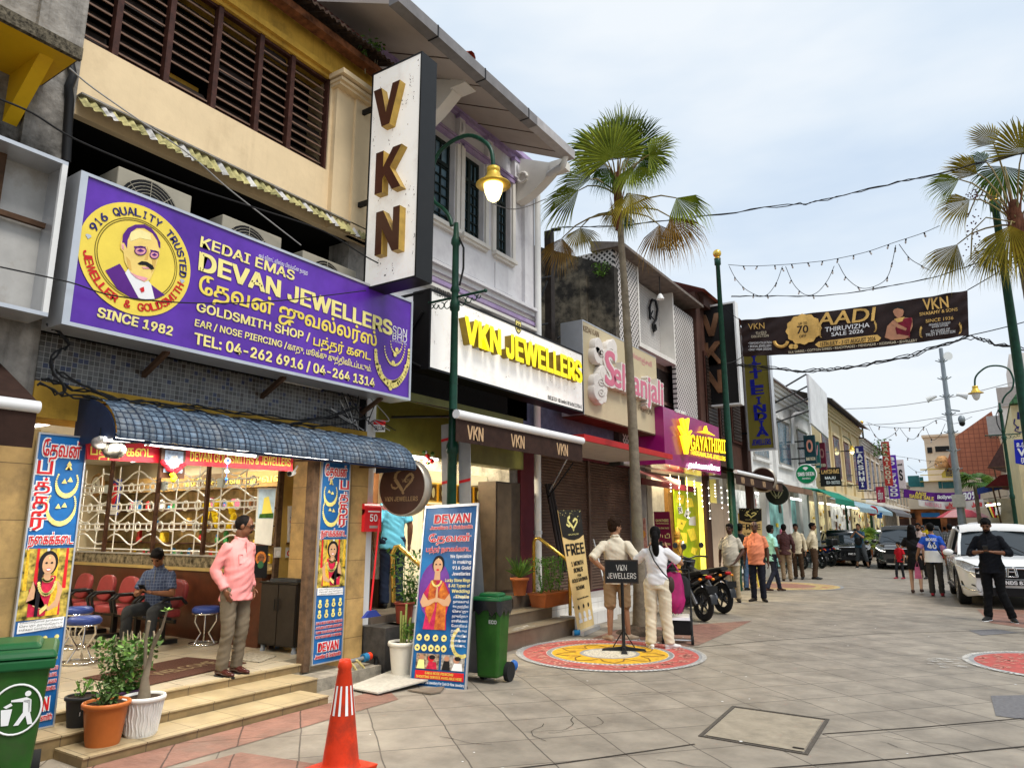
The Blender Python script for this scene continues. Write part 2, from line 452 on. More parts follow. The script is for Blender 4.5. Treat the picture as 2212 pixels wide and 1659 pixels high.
# LEFT NEIGHBOUR (weathered grey shophouse)
GREYW=mat('weathered_grey_plaster',(.3,.28,.255),rg=.9,var=.3,sc=5,bump=.7,dirt=(.03,.027,.022),dfac=.95,dsc=.8,sq=.7)
CREAMW=mat('cream_plaster',(.78,.61,.38),rg=.85,var=.05,sc=3,bump=.15,dirt=(.42,.3,.17),dfac=.35,dsc=1.4,sq=.25)
YELW=mat('ochre_plaster',(.56,.33,.05),rg=.85,var=.15,sc=4,bump=.2,dirt=(.14,.08,.02),dfac=.7,dsc=1.3,sq=.5)
BROWNW=mat('brown_stained_wood',(.07,.03,.017),rg=.55,var=.35,sc=9)
TANTILE=gmt('tan_wall_tile',(.5,.32,.12),(.16,.1,.04),.3,.42,.006,axes='yz',rg=.5,var=.18,sc=6,dirt=(.12,.08,.04),dfac=.55,dsc=2.5,off=(.1,.02),cellvar=.08)
XW=-6.1
nb=tg_('weathered_shophouse',(XW,1.2,0),'grey weathered shophouse end with yellow sunshade left of the purple sign','shophouse')
b=B();b.box((-14,-3.5,2.35),(XW,2.5,9.5),GREYW);b.box((-14,-3.5,0),(-9,2.5,2.35),GREYW);b.bd('wall',nb)
b=B();b.box((XW,2.15,3.2),(XW+.06,2.5,9.5),GREYW);b.bd('pilaster',nb)
b=B();b.box((XW-.9,2.02,0),(XW+.04,2.58,2.35),TANTILE);b.bd('pillar',nb)
b=B();b.box((XW+.043,2.2,.02),(XW+.06,2.36,1.1),mat('torn_posters',(.35,.36,.38),var=.8,sc=22,rg=.9,c2=(.7,.66,.58)));b.bd('torn_poster',nb)
b=B();b.box((XW-.3,-3.5,0),(XW-.25,2.02,2.35),BROWNW);b.bd('shutter_door',nb)
YS=mat('yellow_paint',(.72,.43,.01),rg=.5,var=.1,sc=3,dirt=(.3,.16,.01),dfac=.5)
MOSS=mat('mossy_edge',(.06,.05,.035),rg=.95,var=.8,sc=40,c2=(.2,.17,.12),bump=.6)
pR=at(168,125,PX(-5.45))
b=B();b.box((XW,-3.5,pR.z-.02),(-5.45,pR.y,pR.z+.05),YS);b.bd('sunshade',nb)
b=B();b.box((-5.45,-3.5,pR.z-.03),(-5.41,pR.y+.015,pR.z+.07),MOSS);b.box((XW,pR.y,pR.z-.01),(-5.45,pR.y+.015,pR.z+.07),MOSS);b.bd('sunshade_edge',nb)
for dy in(.1,1.3):b=B();b.pm([(XW,pR.y-dy,pR.z-.02),(-5.6,pR.y-dy,pR.z-.02),(XW,pR.y-dy,pR.z-.42)],(0,-.1,0),YS);b.bd('sunshade_bracket',nb)
lb=tg_('empty_sign_box',(-5.75,1.5,3.9),'empty white sign box with bare tubes left of purple sign','sign box')
pT=at(150,352,PX(-5.7));pB=at(128,690,PX(-5.7));y1=pT.y-.005
b=B();b.box((-6.02,-2,pB.z),(-5.98,y1,pT.z),mat('box_back_panel',(.5,.49,.47),rg=.4,var=.2,sc=2.2,dirt=(.25,.17,.1),dfac=.75));b.bd('back_panel',lb)
b=B()
for z in(pB.z,pT.z-.03):b.box((-5.98,-2,z),(-5.7,y1,z+.03),ALU)
b.box((-5.73,y1-.04,pB.z+.03),(-5.7,y1,pT.z-.03),WHITE);b.box((-5.98,y1-.015,pB.z+.03),(-5.73,y1,pT.z-.03),ALU);b.bd('frame',lb)
b=B();b.box((-5.97,y1-.42,pB.z+.03),(-5.9,y1-.34,pT.z-.03),RUST);b.box((-5.95,y1-.34,3.9),(-5.91,y1-.015,3.94),RUST);b.bd('inner_strut',lb)
for zz in(3.55,3.97,4.35):
 b=B();b.tb([(-5.9,-.5,zz),(-5.9,y1-.62,zz)],.016,TUBEG);b.box((-5.925,y1-.64,zz-.02),(-5.875,y1-.6,zz+.02),BLACK);b.bd('fluorescent_tube',lb)
na=tg_('roller_awning',(-5.4,1.6,2.5),'dark brown awning with white front roller at far left of street','awning')
pr=at(84,880,PX(-5.35))
BRC=mat('brown_canvas',(.035,.017,.012),rg=.85,var=.25,sc=8)
b=B();b.tb([(-5.35,-3,pr.z),(-5.35,pr.y,pr.z)],.042,mat('roller_white',(.82,.82,.82),rg=.35,var=.02),14);b.bd('front_roller',na)
b=B();b.pl([(XW,-3,pr.z+.42),(XW,pr.y,pr.z+.42),(-5.35,pr.y,pr.z+.03),(-5.35,-3,pr.z+.03)],BRC);b.bd('canopy',na)
b=B();b.box((-5.352,-3,pr.z-.28),(-5.345,pr.y-.01,pr.z-.03),BRC);b.bd('valance',na)
# GOLDSMITH SHOPHOUSE (B)
gs=tg_('goldsmith_shophouse',(XW,4.3,0),'cream shophouse with dark louvred windows above the purple jeweller sign','shophouse')
zS,zT=5.77,6.97
Y0,Y1=2.5,6.12
b=B()
b.box((-6.18,Y0,5.05),(XW,Y1,zS),CREAMW)
b.box((-6.5,5.29,zS),(XW,Y1,zT),CREAMW)
b.box((-14,Y0,2.35),(-13.8,7.3,7.4),CREAMW);b.bd('wall',gs)
b=B();b.box((-6.5,Y0,zT),(XW,Y1,7.4),YELW);b.box((XW,Y0,7.02),(XW+.05,Y1+.02,7.09),YELW);b.bd('upper_band',gs)
b=B();b.box((XW,5.33,5.05),(XW+.07,5.98,6.86),CREAMW);b.box((XW,5.62,5.05),(XW+.1,5.98,6.86),GREYW if 0 else CREAMW)
for i,(o_,z_)in enumerate(((.11,6.86),(.15,6.9),(.2,6.96))):b.box((XW,5.33-o_*.4,z_),(XW+.05+o_,5.98+o_*.2,z_+(.04 if i<2 else.06)),CREAMW)
b.bd('pilaster',gs)
b=B();b.box((XW-.02,Y0,2.73),(XW+.012,5.98,3.12),gmt('mosaic_tile',(.36,.35,.33),(.3,.29,.27),.043,.043,.004,axes='yz',rg=.3,var=.05,palette=[(0,(.16,.15,.13)),(.25,(.26,.25,.24)),(.5,(.34,.33,.31)),(.68,(.05,.07,.2)),(.8,(.2,.2,.22)),(.9,(.12,.09,.07))]))
b.bd('mosaic_band',gs)
b=B();b.box((-6.5,Y0,2.45),(XW+.02,Y1,2.73),YELW);b.box((-6.5,Y0,2.73),(XW-.02,Y1,3.12),DARK);b.bd('lintel_beam',gs)
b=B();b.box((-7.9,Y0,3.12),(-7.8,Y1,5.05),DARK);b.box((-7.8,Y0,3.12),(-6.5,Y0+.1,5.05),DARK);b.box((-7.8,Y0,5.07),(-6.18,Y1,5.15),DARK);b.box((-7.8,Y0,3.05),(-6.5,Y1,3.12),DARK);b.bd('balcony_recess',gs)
b=B();b.box((-6.5,5.75,3.12),(XW-.05,Y1,5.05),GREYW);b.bd('side_pier',gs)
LV=mat('louvre_glass',(.035,.026,.022),rg=.3,var=.3,sc=5);LVE=mat('louvre_edge',(.2,.12,.085),rg=.6,var=.3)
FRM=mat('window_frame_brown',(.055,.02,.014),rg=.55,var=.4,sc=12)
mys=[2.2]+[at(x,y,PX(XW)).y for x,y in((252,112),(362,172),(463,230),(555,283),(625,322))]+[5.29]
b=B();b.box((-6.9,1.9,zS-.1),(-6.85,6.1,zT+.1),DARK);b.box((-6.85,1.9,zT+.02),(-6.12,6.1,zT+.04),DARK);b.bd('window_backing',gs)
for i,(ya,yb)in enumerate(zip(mys,mys[1:])):
 f=B();f.box((XW-.1,yb-.03,zS),(XW-.02,yb+.025,zT),FRM);f.box((XW-.1,ya+.025,zS),(XW-.04,yb-.03,zS+.035),FRM);f.box((XW-.1,ya+.025,zT-.03),(XW-.04,yb-.03,zT),FRM)
 fo=f.bd('louvre_window',gs)
 l=B();n=10
 for k in range(n):
  z=zS+.08+(zT-zS-.12)*k/n
  if i==2 and k==1:l.box((XW-.24,ya+.05,z+.03),(XW-.23,yb-.05,z+.1),YELW);continue
  op=.04 if(i*7+k*3)%11 else.012
  l.obox((XW-.11,(ya+yb)/2,z+.05),(op,0,-.052),(0,(yb-ya)/2-.045,0),(.003,0,.002),LV)
  l.box((XW-.075,ya+.045,z-.006),(XW-.062,yb-.045,z+.01),LVE)
 l.bd('louvre_slats',fo)
RUSTR=mat('rusty_roof',(.05,.03,.02),rg=.95,var=.6,sc=12,bump=.5)
b=B();ny=150;pts=[]
for j in range(ny+1):
 y=Y0-.2+(Y1-Y0+.15)*j/ny;dz=.022*sin(y*2*pi/.085)
 pts+=[(-5.72,y,7.42+dz),(-5.72,y,7.45+dz),(-9.5,y,9.0+dz)]
b.add(pts,[(3*j+k,3*j+3+k,3*j+4+k,3*j+1+k)for j in range(ny)for k in(0,1)],RUSTR);b.bd('roof',gs)
b=B();b.box((-6.0,Y0,7.3),(-5.86,Y1-.1,7.39),mat('rotten_fascia',(.16,.06,.025),rg=.9,var=.6,sc=10));b.bd('fascia_board',gs)
b=B();SKY1=mat('skirt_yellow',(.47,.42,.19),rg=.7,var=.35,sc=7,dirt=(.05,.06,.02),dfac=.85,dsc=5,sq=.6);SKY2=mat('skirt_white',(.6,.58,.56),rg=.7,var=.2,sc=7,dirt=(.08,.08,.06),dfac=.5,dsc=6,sq=.5)
n=240;ya,yb=2.52,6.16
for k in range(n):
 y_=[ya+(yb-ya)*(k+i)/n for i in(0,1)]
 xx=[.022*sin(2*pi*y/.082)for y in y_]
 sl_=[.02*sin(y*3)for y in y_]
 b.add([(XW+.05+xx[0],y_[0],5.2),(XW+.05+xx[1],y_[1],5.2),(XW+.2+xx[1],y_[1],5.03+sl_[1]),(XW+.2+xx[0],y_[0],5.03+sl_[0])],[(0,1,2,3)],SKY2 if(k//6)%4==2 else SKY1,True)
t=tg_('corrugated_skirt',(XW,4.3,5.1),'mildewed yellow corrugated canopy edge above the air conditioners','canopy')
b.bd('sheet',t);b=B();b.box((XW,ya,5.2),(XW+.1,yb,5.215),GREYW);b.bd('flashing',t)
b=B();b.tb([at(150,130,PX(-6.02)),at(158,165,PX(-5.98)),at(148,190,PX(-6.0)),at(150,215,PX(-6.02)),at(143,350,PX(-6.02))],.035,BLACK,10)
tag(b.bd('drain_pipe'),'black drain pipe on the party wall beside the cream facade','pipe')
t=tg_('wall_weed',at(800,160,PX(-5.95)),'leggy green weed growing from the eave behind the tall VKN sign','plant')
b=B();q=RR(5)
stems=[[(806,165),(812,120),(805,92)],[(789,160),(788,118),(783,95)],[(812,155),(818,118),(820,100)]]
for s_ in stems:b.tb(qp(s_,PX(-5.95)),.006,mat('weed_stem',(.35,.33,.22)),5)
b.bd('stem',t);b=B()
for i in range(90):
 x,y=(q.gauss(806,11),q.gauss(100,11))if i<60 else(q.gauss(786,5),q.gauss(108,12))
 p=at(x,y,PX(-5.95+q.uniform(-.06,.06)));d=V((q.uniform(-1,1),q.uniform(-1,1),q.uniform(-1,.2))).normalized()*.07;e_=d.cross(V((q.uniform(-1,1),1,0))).normalized()*.018
 b.pl([p,p+d*.5+e_,p+d,p+d*.5-e_],LEAF2 if i%3 else LEAF)
b.bd('foliage',t)
ZF=.22
FLT=gmt('floor_tile',(.5,.43,.31),(.2,.16,.1),.42,.42,.006,axes='xy',rg=.22,var=.1,sc=2,off=(.1,.15),spec=.5)
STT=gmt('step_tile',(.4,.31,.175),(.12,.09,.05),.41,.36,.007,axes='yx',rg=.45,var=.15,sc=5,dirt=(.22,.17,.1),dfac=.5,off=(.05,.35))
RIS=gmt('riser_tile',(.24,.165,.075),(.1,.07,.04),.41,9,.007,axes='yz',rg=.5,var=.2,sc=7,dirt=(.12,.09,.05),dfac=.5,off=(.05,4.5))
b=B();b.box((-14,Y0,0),(-6.42,7.3,ZF),FLT);b.box((-6.42,Y0+.2,0),(-6.1,5.32,ZF-.001),FLT);b.bd('floor',gs)
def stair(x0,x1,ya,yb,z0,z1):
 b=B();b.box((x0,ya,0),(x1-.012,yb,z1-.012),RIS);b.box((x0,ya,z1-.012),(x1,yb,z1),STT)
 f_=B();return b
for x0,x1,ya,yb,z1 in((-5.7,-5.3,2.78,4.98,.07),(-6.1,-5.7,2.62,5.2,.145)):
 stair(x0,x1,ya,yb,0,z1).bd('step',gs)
b=B();b.box((-6.102,2.6,.146),(-6.09,5.42,ZF-.012),RIS);b.box((-6.15,2.6,ZF-.01),(-6.08,5.42,ZF+.003),STT);b.bd('threshold',gs)
b=B();b.box((-7.0,5.83,.0),(XW+.02,6.17,2.45),TANTILE);b.bd('pillar',gs)
b=B();b.box((-6.5,4.98,0),(-5.75,6.15,.12),mat('raw_concrete',(.28,.25,.2),var=.3,sc=8,bump=.4));b.bd('plinth',gs)
CEILM=mat('ceiling_white',(.8,.8,.78),rg=.6,var=.03)
b=B();b.box((-14,Y0,2.75),(-6.5,7.3,2.85),CEILM);b.bd('ceiling',gs)
b=B();b.box((-14,Y0,ZF),(-6.4,Y0+.1,2.75),mat('interior_wall',(.6,.5,.32),var=.05));b.box((-13.8,Y0+.1,ZF),(-13.7,7.3,2.75),MATS['interior_wall']);b.box((-13.7,7.2,ZF),(-6.7,7.3,2.75),MATS['interior_wall']);b.bd('interior_wall',gs)
OW=mat('ochre_interior_wall',(.58,.38,.1),rg=.7,var=.12,sc=5,dirt=(.3,.18,.05),dfac=.4)
yA=at(606,1150,PX(-7.15)).y;b=B();b.box((-7.25,yA,ZF),(-7.15,6.6,2.45),OW);b.bd('side_panel',gs)
DW=mat('weathered_post_wood',(.1,.06,.035),rg=.8,var=.4,sc=14)
b=B();b.box((-6.16,5.31,ZF-.08),(-6.05,5.39,2.45),DW);b.bd('door_post',gs)
b=B();yq=at(597,1150,PX(-7.14)).y;b.box((-7.18,yq,ZF),(-7.14,yA,2.45),DW);b.bd('door_post',gs)
YC=5.7
WOODP=gmt('wood_panelling',(.085,.024,.01),(.03,.01,.005),.16,9,.006,axes='xz',rg=.3,var=.35,sc=5,coat=None)if 0 else mat('wood_panelling',(.085,.024,.01),rg=.3,var=.35,sc=5,spec=.5)
gc=tg_('shop_counter',(-9.6,YC,ZF),'dark wood counter with glass top behind the row of chairs','counter')
b=B();b.box((-13.6,YC,ZF),(-7.3,6.2,1.08),WOODP);b.bd('front_panel',gc)
b=B();b.box((-13.6,YC-.03,1.06),(-7.28,6.25,1.1),mat('counter_edge',(.45,.32,.12),var=.1,rg=.3));b.bd('counter_top',gc)
b=B();b.box((-13.6,YC+.02,1.1),(-7.3,YC+.03,1.24),mat('display_glass',(.16,.13,.08),rg=.1,var=.9,sc=14,emit=.1));b.box((-13.6,YC-.01,1.24),(-7.3,YC+.04,1.262),ALU);b.bd('glass_case',gc)
gr=tg_('window_grille',(-9.6,YC,1.3),'white wrought iron grille of rings and waves above the counter','grille')
GI=mat('white_iron',(.8,.79,.74),rg=.35,var=.05)
b=B();xg0,xg1=-12.6,-7.55
for z in(1.3,1.58,1.66,1.86,1.94,2.14,2.22):b.tb([(xg0,YC+.05,z),(xg1,YC+.05,z)],.011,GI,6)
for zz in(1.62,1.9,2.18):
 nn=18
 for i in range(nn):
  x=xg0+.18+(xg1-xg0-.3)*i/(nn-1);z=zz-.0
  b.tb(arc((x,YC+.05,z),.065,0,360,(1,0,0),(0,0,1),12),.01,GI,5,caps=False)
for z0_,ph in((1.44,0),(1.76,1),(2.04,0),(2.34,1)):
 b.tb([(xg0+(xg1-xg0)*i/90,YC+.05,z0_+.075*cos(i/90*2*pi*5.5+ph*3.14))for i in range(91)],.011,GI,5)
b.bd('scrollwork',gr)
for i,x in enumerate((236,340,448)):
 X=at(x-3,1120,PY(YC)).x;b=B();b.box((X-.022,YC-.035,1.262),(X+.022,YC+.01,2.75),BROWNW);b.bd('post',gr)
for i in range(10):
 X=xg0+.3+.5*i;b=B();b.tb([(X,YC+.05,1.26),(X,YC+.05,2.5)],.009,GI,5);b.bd('upright',gr)
b=B()
for X in(-11.1,-9.6,-8.3):b.box((X-.06,YC+.02,2.12),(X+.06,YC+.06,2.24),mat('speak_plate',(.45,.5,.5),rg=.4))
b.bd('latch_plate',gr)
sh=tg_('display_wall',(-9.8,7.1,ZF),'lit display wall of small goods behind the white grille','display wall')
b=B();b.box((-13.6,7.12,1.1),(-7.0,7.19,2.2),mat('display_back',(.42,.3,.13),var=.45,sc=7,rg=.5));b.bd('back_board',sh)
b=B();b.box((-13.6,6.86,2.2),(-7.0,7.19,2.44),mat('valance_brown',(.2,.12,.04),rg=.4,var=.1));b.bd('valance_board',sh)
b=B();b.tx('ஸ்ரீ ேதவன் ஜுவல்லர்ஸ்',(-10.9,6.85,2.27),(-7.7,6.85,2.27),(-10.9,6.85,2.39),YEL,bq=.02);b.bd('lettering',sh)
for z in(1.35,1.62,1.88):b=B();b.box((-13.6,6.9,z),(-7.0,7.12,z+.02),BROWNW);b.bd('shelf',sh)
q=RR(21)
cols=[mat('goods_%s'%n_,c_,rg=.4,var=.2,sc=20)for n_,c_ in(('red',(.5,.03,.03)),('yellow',(.85,.6,.05)),('blue',(.03,.2,.5)),('white',(.75,.73,.68)),('gold',(.6,.38,.08)),('green',(.06,.3,.08)),('brown',(.16,.07,.03)),('pink',(.75,.2,.3)))]
for i in range(46):
 X=-12.6+5.3*i/46+q.uniform(-.03,.03);z=q.choice((1.1,1.37,1.64,1.9));hh=q.uniform(.09,.2);m_=q.choice(cols);m2=q.choice(cols)
 b=B();k=i%4
 if k==0:b.lt((X,6.98,z),[(.035,0),(.045,hh*.3),(.03,hh*.6),(.045,hh*.8),(.02,hh)],m_,10)
 elif k==1:b.box((X-.05,6.94,z),(X+.05,7.04,z+hh),m_);b.box((X-.04,6.936,z+.02),(X+.04,6.94,z+hh-.02),m2)
 elif k==2:b.ell((X,6.98,z+hh*.35),(.05,.04,hh*.38),m_,nu=10,nv=6);b.ell((X,6.97,z+hh*.85),(.025,.025,.03),m2,nu=8,nv=5)
 else:b.pm([(X-.05,6.95,z),(X+.05,6.95,z),(X+.035,6.95,z+hh),(X-.035,6.95,z+hh)],(0,.05,0),m_);b.dc((X,6.944,z+hh*.55),.022,(1,0,0),(0,0,1),m2,10)
 tag(b.bd('shop_trinket'),'small coloured trinket on the lit shelves behind the grille','trinket','trinkets on the goldsmith shelves')
MG=mat('marigold_yellow',(.9,.62,.02),rg=.8,var=.25,sc=60);MR=mat('rose_red',(.42,.01,.02),rg=.8,var=.4,sc=60)
def garland(pts,r,m,lq,name='flower_garland'):
 b=B();q=RR(len(lq));P_=[V(p)for p in pts]
 for a_,c_ in zip(P_,P_[1:]):
  k=max(2,int((c_-a_).length/(r*.75)))
  for i in range(k):b.ell(lp_(a_,c_,i/k)+V((q.uniform(-.3,.3)*r,q.uniform(-.3,.3)*r,0)),r*q.uniform(.75,1.05),m,nu=7,nv=5)
 return tag(b.bd(name),lq,'garland')
pl=PY(5.9)
garland(qp([(447,1085),(445,1110),(443,1140)],pl),.05,MG,'yellow marigold garland left of the pink shirt man behind grille')
garland(qp([(470,1085),(462,1110),(470,1140)],pl),.045,MG,'yellow marigold garland looping down in the lit window centre')
garland(qp([(495,1090),(505,1115),(492,1145)],pl),.05,MG,'yellow marigold garland above the head of the pink shirt man')
t=tg_('wall_clock',at(213,1048,PY(6.6)),'octagonal wooden wall clock behind the grille at left','clock');c=at(213,1048,PY(6.6))
b=B();b.lt(c,[(.21,0),(.21,.04),(.15,.045)],mat('clock_wood',(.35,.2,.08)),8,axis=(0,-1,0),sm=False);b.bd('case',t);b=B();b.dc(c+V((0,-.052,0)),.145,(1,0,0),(0,0,1),WHT);b.bd('face',t)
b=B();b.box(c+V((-.004,-.06,0)),c+V((.004,-.055,.1)),BLK);b.box(c+V((0,-.06,-.004)),c+V((.07,-.055,.004)),BLK);b.bd('hand',t)
b=B();p=at(245,1070,PY(6.7));b.box(p+V((-.2,0,-.34)),p+V((.2,.01,.28)),mat('poster_blue',(.04,.07,.35)));b.ell(p+V((0,0,.02)),(.11,.012,.2),REDP);b.box(p+V((-.18,-.004,-.33)),p+V((.18,0,-.2)),WHT);tag(b.bd('wall_poster'),'blue religious poster beside the clock behind the grille','poster')
def tube_lamp(a,b_,lq,n=2,e=14,r=.018,name='tube_light',lamp=0,group=None):
 a,b_=V(a),V(b_);t=tg_(name,(a+b_)/2,lq,'light',group)
 b=B();b.tb([a,b_],r,TUBE,8);b.bd('tube',t)
 d=(b_-a).normalized();b=B();b.tb([a-d*.03,a],r*1.2,WHITE,8);b.tb([b_,b_+d*.03],r*1.2,WHITE,8);b.bd('end_cap',t)
 if lamp:
  l=bpy.data.lights.new('lamp_glow','AREA');l.shape='RECTANGLE';l.size=(b_-a).length;l.size_y=.05;l.energy=lamp;l.color=(1,.93,.8)
  o=bpy.data.objects.new('lamp_glow',l);COL.objects.link(o);o.parent=t;mid=V((0,0,-.03));o.location=mid
  o.rotation_euler=Matrix((d,V((0,0,1)).cross(d),V((0,0,1)))).transposed().to_euler()
 return t
XL=-5.6
lt='lit white tube under the front edge of the blue awning, '
G_='tube lights under the blue awning'
tube_lamp(at(222,948,PX(XL)),at(309,952,PX(XL)),lt+'leftmost one',lamp=5,group=G_)
tube_lamp(at(322,958,PX(XL)),at(551,984,PX(XL)),lt+'middle long one',lamp=24,group=G_)
tube_lamp(at(568,980,PX(XL)),at(738,993,PX(XL)),lt+'right one',lamp=19,group=G_)
for i,(x,y)in enumerate(((-8.2,3.6),(-10.4,3.8),(-9,6.5),(-11.3,6.5))):
 tube_lamp((x-.6,y,2.7),(x+.6,y,2.7),'ceiling tube light inside the goldsmith shop, '+('front row near street','front row deep inside','behind grille near street','behind grille deep inside')[i],lamp=36)
AWB=gmt('awning_blue',(.1,.145,.2),(.012,.022,.045),.0587,.052,.011,axes='yz',rg=.5,var=.45,sc=9,dirt=(.22,.21,.19),dfac=.6,dsc=3,cellvar=.25)
AWD=mat('awning_end_blue',(.02,.035,.085),rg=.5,var=.2)
aw=tg_('tile_profile_awning',(-5.8,4.5,2.5),'blue tile profile curved awning over the goldsmith entrance','awning')
pl=PX(-5.48);ya,yb=at(246,947,pl).y,at(898,995,pl).y;zf=at(246,947,pl).z+.005
b=B();ny,na_=260,26;vs=[]
for j in range(ny+1):
 y=ya+(yb-ya)*j/ny;ph=((y-ya)/.235)%1;rib=.028*exp(-((min(ph,1-ph))/.09)**2)+.006*abs(sin(ph*pi*4))
 for i in range(na_+1):
  a=pi/2*i/na_;stp=.009*(1-((i*.5)%1))
  rr=1+(rib+stp)/.4
  vs.append((-6.1+.62*sin(a)*(1+(rr-1)*.7),y,zf+.36*cos(a)*rr))
b.add(vs,[(j*(na_+1)+i,(j+1)*(na_+1)+i,(j+1)*(na_+1)+i+1,j*(na_+1)+i+1)for j in range(ny)for i in range(na_)],AWB)
b.bd('cover',aw)
b=B();pr_=[(-6.1,ya,zf-.03)]+[(-6.1+.62*sin(pi/2*i/12),ya,zf+.36*cos(pi/2*i/12))for i in range(13)]
b.pm(pr_,(0,.012,0),AWD);b.bd('end_panel',aw);b=B();b.pm([(p[0],yb-.012,p[2])for p in pr_],(0,.01,0),AWD);b.bd('end_panel',aw)
b=B();b.tb([(-5.49,ya,zf-.01),(-5.49,yb,zf-.01)],.012,AWD,6);b.bd('front_rail',aw)
for k in range(4):
 y=ya+.3+(yb-ya-.6)*k/3;b=B();b.tb([(-6.1,y,zf+.03),(-5.5,y,zf+.0)],.012,RUST,6);b.bd('support_arm',aw)
PUR=mat('purple_vinyl',(.09,.012,.34),rg=.3,var=.22,sc=1.6,spec=.5,c2=(.13,.03,.46))
XS=-5.62
plS=PX(XS);TL,BR=at(168,366,plS),at(885,866,plS);TLz=TL.z;BRz=BR.z;ysl=at(131,700,plS).y;ysr=BR.y
ps=tg_('purple_sign',(XS-.2,(ysl+ysr)/2,BRz),'long purple lightbox sign with yellow jeweller lettering and portrait','sign')
b=B();b.box((XS-.3,ysl+.02,BRz+.02),(XS-.003,ysr-.02,TLz-.02),PUR);b.bd('light_box',ps)
b=B()
fw=.055
b.box((XS-.31,ysl,BRz),(XS+.012,ysr,BRz+.03),ALU);b.box((XS-.31,ysl,TLz-.025),(XS+.012,ysr,TLz),ALU)
b.box((XS-.31,ysl,BRz+.03),(XS+.012,ysl+fw,TLz-.025),ALU);b.box((XS-.31,ysr-.03,BRz+.03),(XS+.012,ysr,TLz-.025),ALU)
b.bd('frame',ps)
def ptx(bld,s,bl,br,tl,pl,m,off=.004,**k):return bld.tx(s,at(*bl,pl,off),at(*br,pl,off),at(*tl,pl,off),m,**k)
b=B()
ptx(b,'KEDAI EMAS',(432,533),(634,606),(435,511),plS,LEMON,bq=.03)
ptx(b,'DEVAN JEWELLERS',(430,583),(845,724),(433,545),plS,LEMON,bq=.05)
ptx(b,'ேதவன் ஜுவல்லர்ஸ்',(428,632),(812,748),(433,592),plS,YEL,bq=.045)
ptx(b,'GOLDSMITH SHOP /',(424,672),(668,737),(426,652),plS,LEMON,bq=.035)
ptx(b,'பத்தர் கைட',(676,745),(800,778),(678,722),plS,YEL,bq=.04)
ptx(b,'EAR / NOSE PIERCING /',(420,704),(618,753),(422,689),plS,LEMON,bq=.03)
ptx(b,'காது, மூக்கு குத்திவிடப்படும்.',(620,754),(801,803),(622,738),plS,LEMON,bq=.03)
ptx(b,'TEL: 04-262 6916 / 04-264 1314',(419,742),(808,836),(421,718),plS,LEMON,bq=.04)
ptx(b,'SINCE 1982',(209,684),(370,725),(213,664),plS,LEMON,bq=.045)
b.bd('lettering',ps)
b=B()
ptx(b,'SDN',(847,720),(878,729),(848,703),plS,WHT,bq=.0);ptx(b,'BHD',(847,732),(878,741),(848,718),plS,WHT)
ptx(b,'(715303-W)',(847,737),(878,746),(847,733),plS,WHT);ptx(b,'ஓம் விராட் விஸ்வ பிரம்மேன நமஹ',(558,556),(664,594),(559,546),plS,WHT)
b.bd('small_lettering',ps)
pc=lambda x,y,o=.004:at(x,y,plS,o)
ec=pc(297,561);er=abs(pc(297,440).z-pc(297,681).z)/2
Yv,Zv=V((0,1,0)),V((0,0,1))
b=B();b.dc(ec,er,Yv,Zv,mat('emblem_yellow',(.88,.68,.1),rg=.45,var=.06,sc=5),56);b.bd('emblem_disc',ps)
b=B()
for r in(.735,.70):b.dc(ec+V((.003,0,0)),er*r,Yv,Zv,mat('emblem_olive',(.16,.12,.02)),56,er*(r-.014))
def ringtext(bld,s,r,a0,a1,hgt,m,inward=False):
 n_=len(s)
 for i,chh in enumerate(s):
  if chh==' ':continue
  a=R(a0+(a1-a0)*i/(n_-1));rad=Yv*cos(a)+Zv*sin(a);tg=(Yv*sin(a)-Zv*cos(a))
  up=rad
  if inward:tg,up=-tg,-rad
  cw=hgt*(.36 if chh in 'I1' else.95 if chh in 'WM' else.8)
  base=ec+V((.004,0,0))+rad*(r if not inward else r+hgt)-tg*cw/2
  bld.tx(chh,base,base+tg*cw,base+up*hgt,m,bq=.03)
b2=B();ringtext(b2,'916 QUALITY TRUSTED',er*.78,158,-1,er*.135,NAVY);ringtext(b2,'JEWELLER & GOLDSMITH',er*.78,192,343,er*.135,REDP,True)
b2.bd('emblem_lettering',ps)
for a in(172,350):
 c=ec+(Yv*cos(R(a))+Zv*sin(R(a)))*er*.86+V((.004,0,0));s_=er*.05
 b.add([c+Yv*x*s_+Zv*y*s_ for x,y in((-1,.35),(-.55,.8),(.55,.8),(1,.35),(0,-.9))],[(0,1,2,3,4)],ALU)
b.bd('emblem_rings',ps)
def pp(bld,pts,m,o):bld.pl([pc(x,y,o)for x,y in pts],m)
T3=lambda x,y:(x/3.998,415.1+y/3.998)
def t3(*a):return[T3(*p)for p in a]
PU2=mat('print_purple',(.1,.02,.22));PKP=mat('print_pink',(.8,.36,.42),var=.25,sc=9);SKY_=mat('print_skin',(.9,.66,.2),var=.1,sc=7)
pt=B()
pp(pt,t3((905,680),(1030,620),(1075,690),(1290,790),(1300,800),(1420,890),(1330,925),(1250,935),(1140,925),(1010,840)),PU2,.008)
pp(pt,t3((1075,700),(1120,640),(1270,760),(1300,800),(1330,925),(1225,928),(1190,915)),WHT,.010)
pp(pt,t3((1050,400),(1090,330),(1150,290),(1240,285),(1320,340),(1370,420),(1375,520),(1350,610),(1325,680),(1290,760),(1240,780),(1170,745),(1110,680),(1070,600),(1060,520),(1035,490),(1035,440)),SKY_,.011)
pp(pt,t3((1048,440),(1055,370),(1095,315),(1160,285),(1240,283),(1300,315),(1345,370),(1378,440),(1378,490),(1365,480),(1350,420),(1310,360),(1240,315),(1175,315),(1125,350),(1095,420),(1090,490),(1065,440)),PU2,.013)
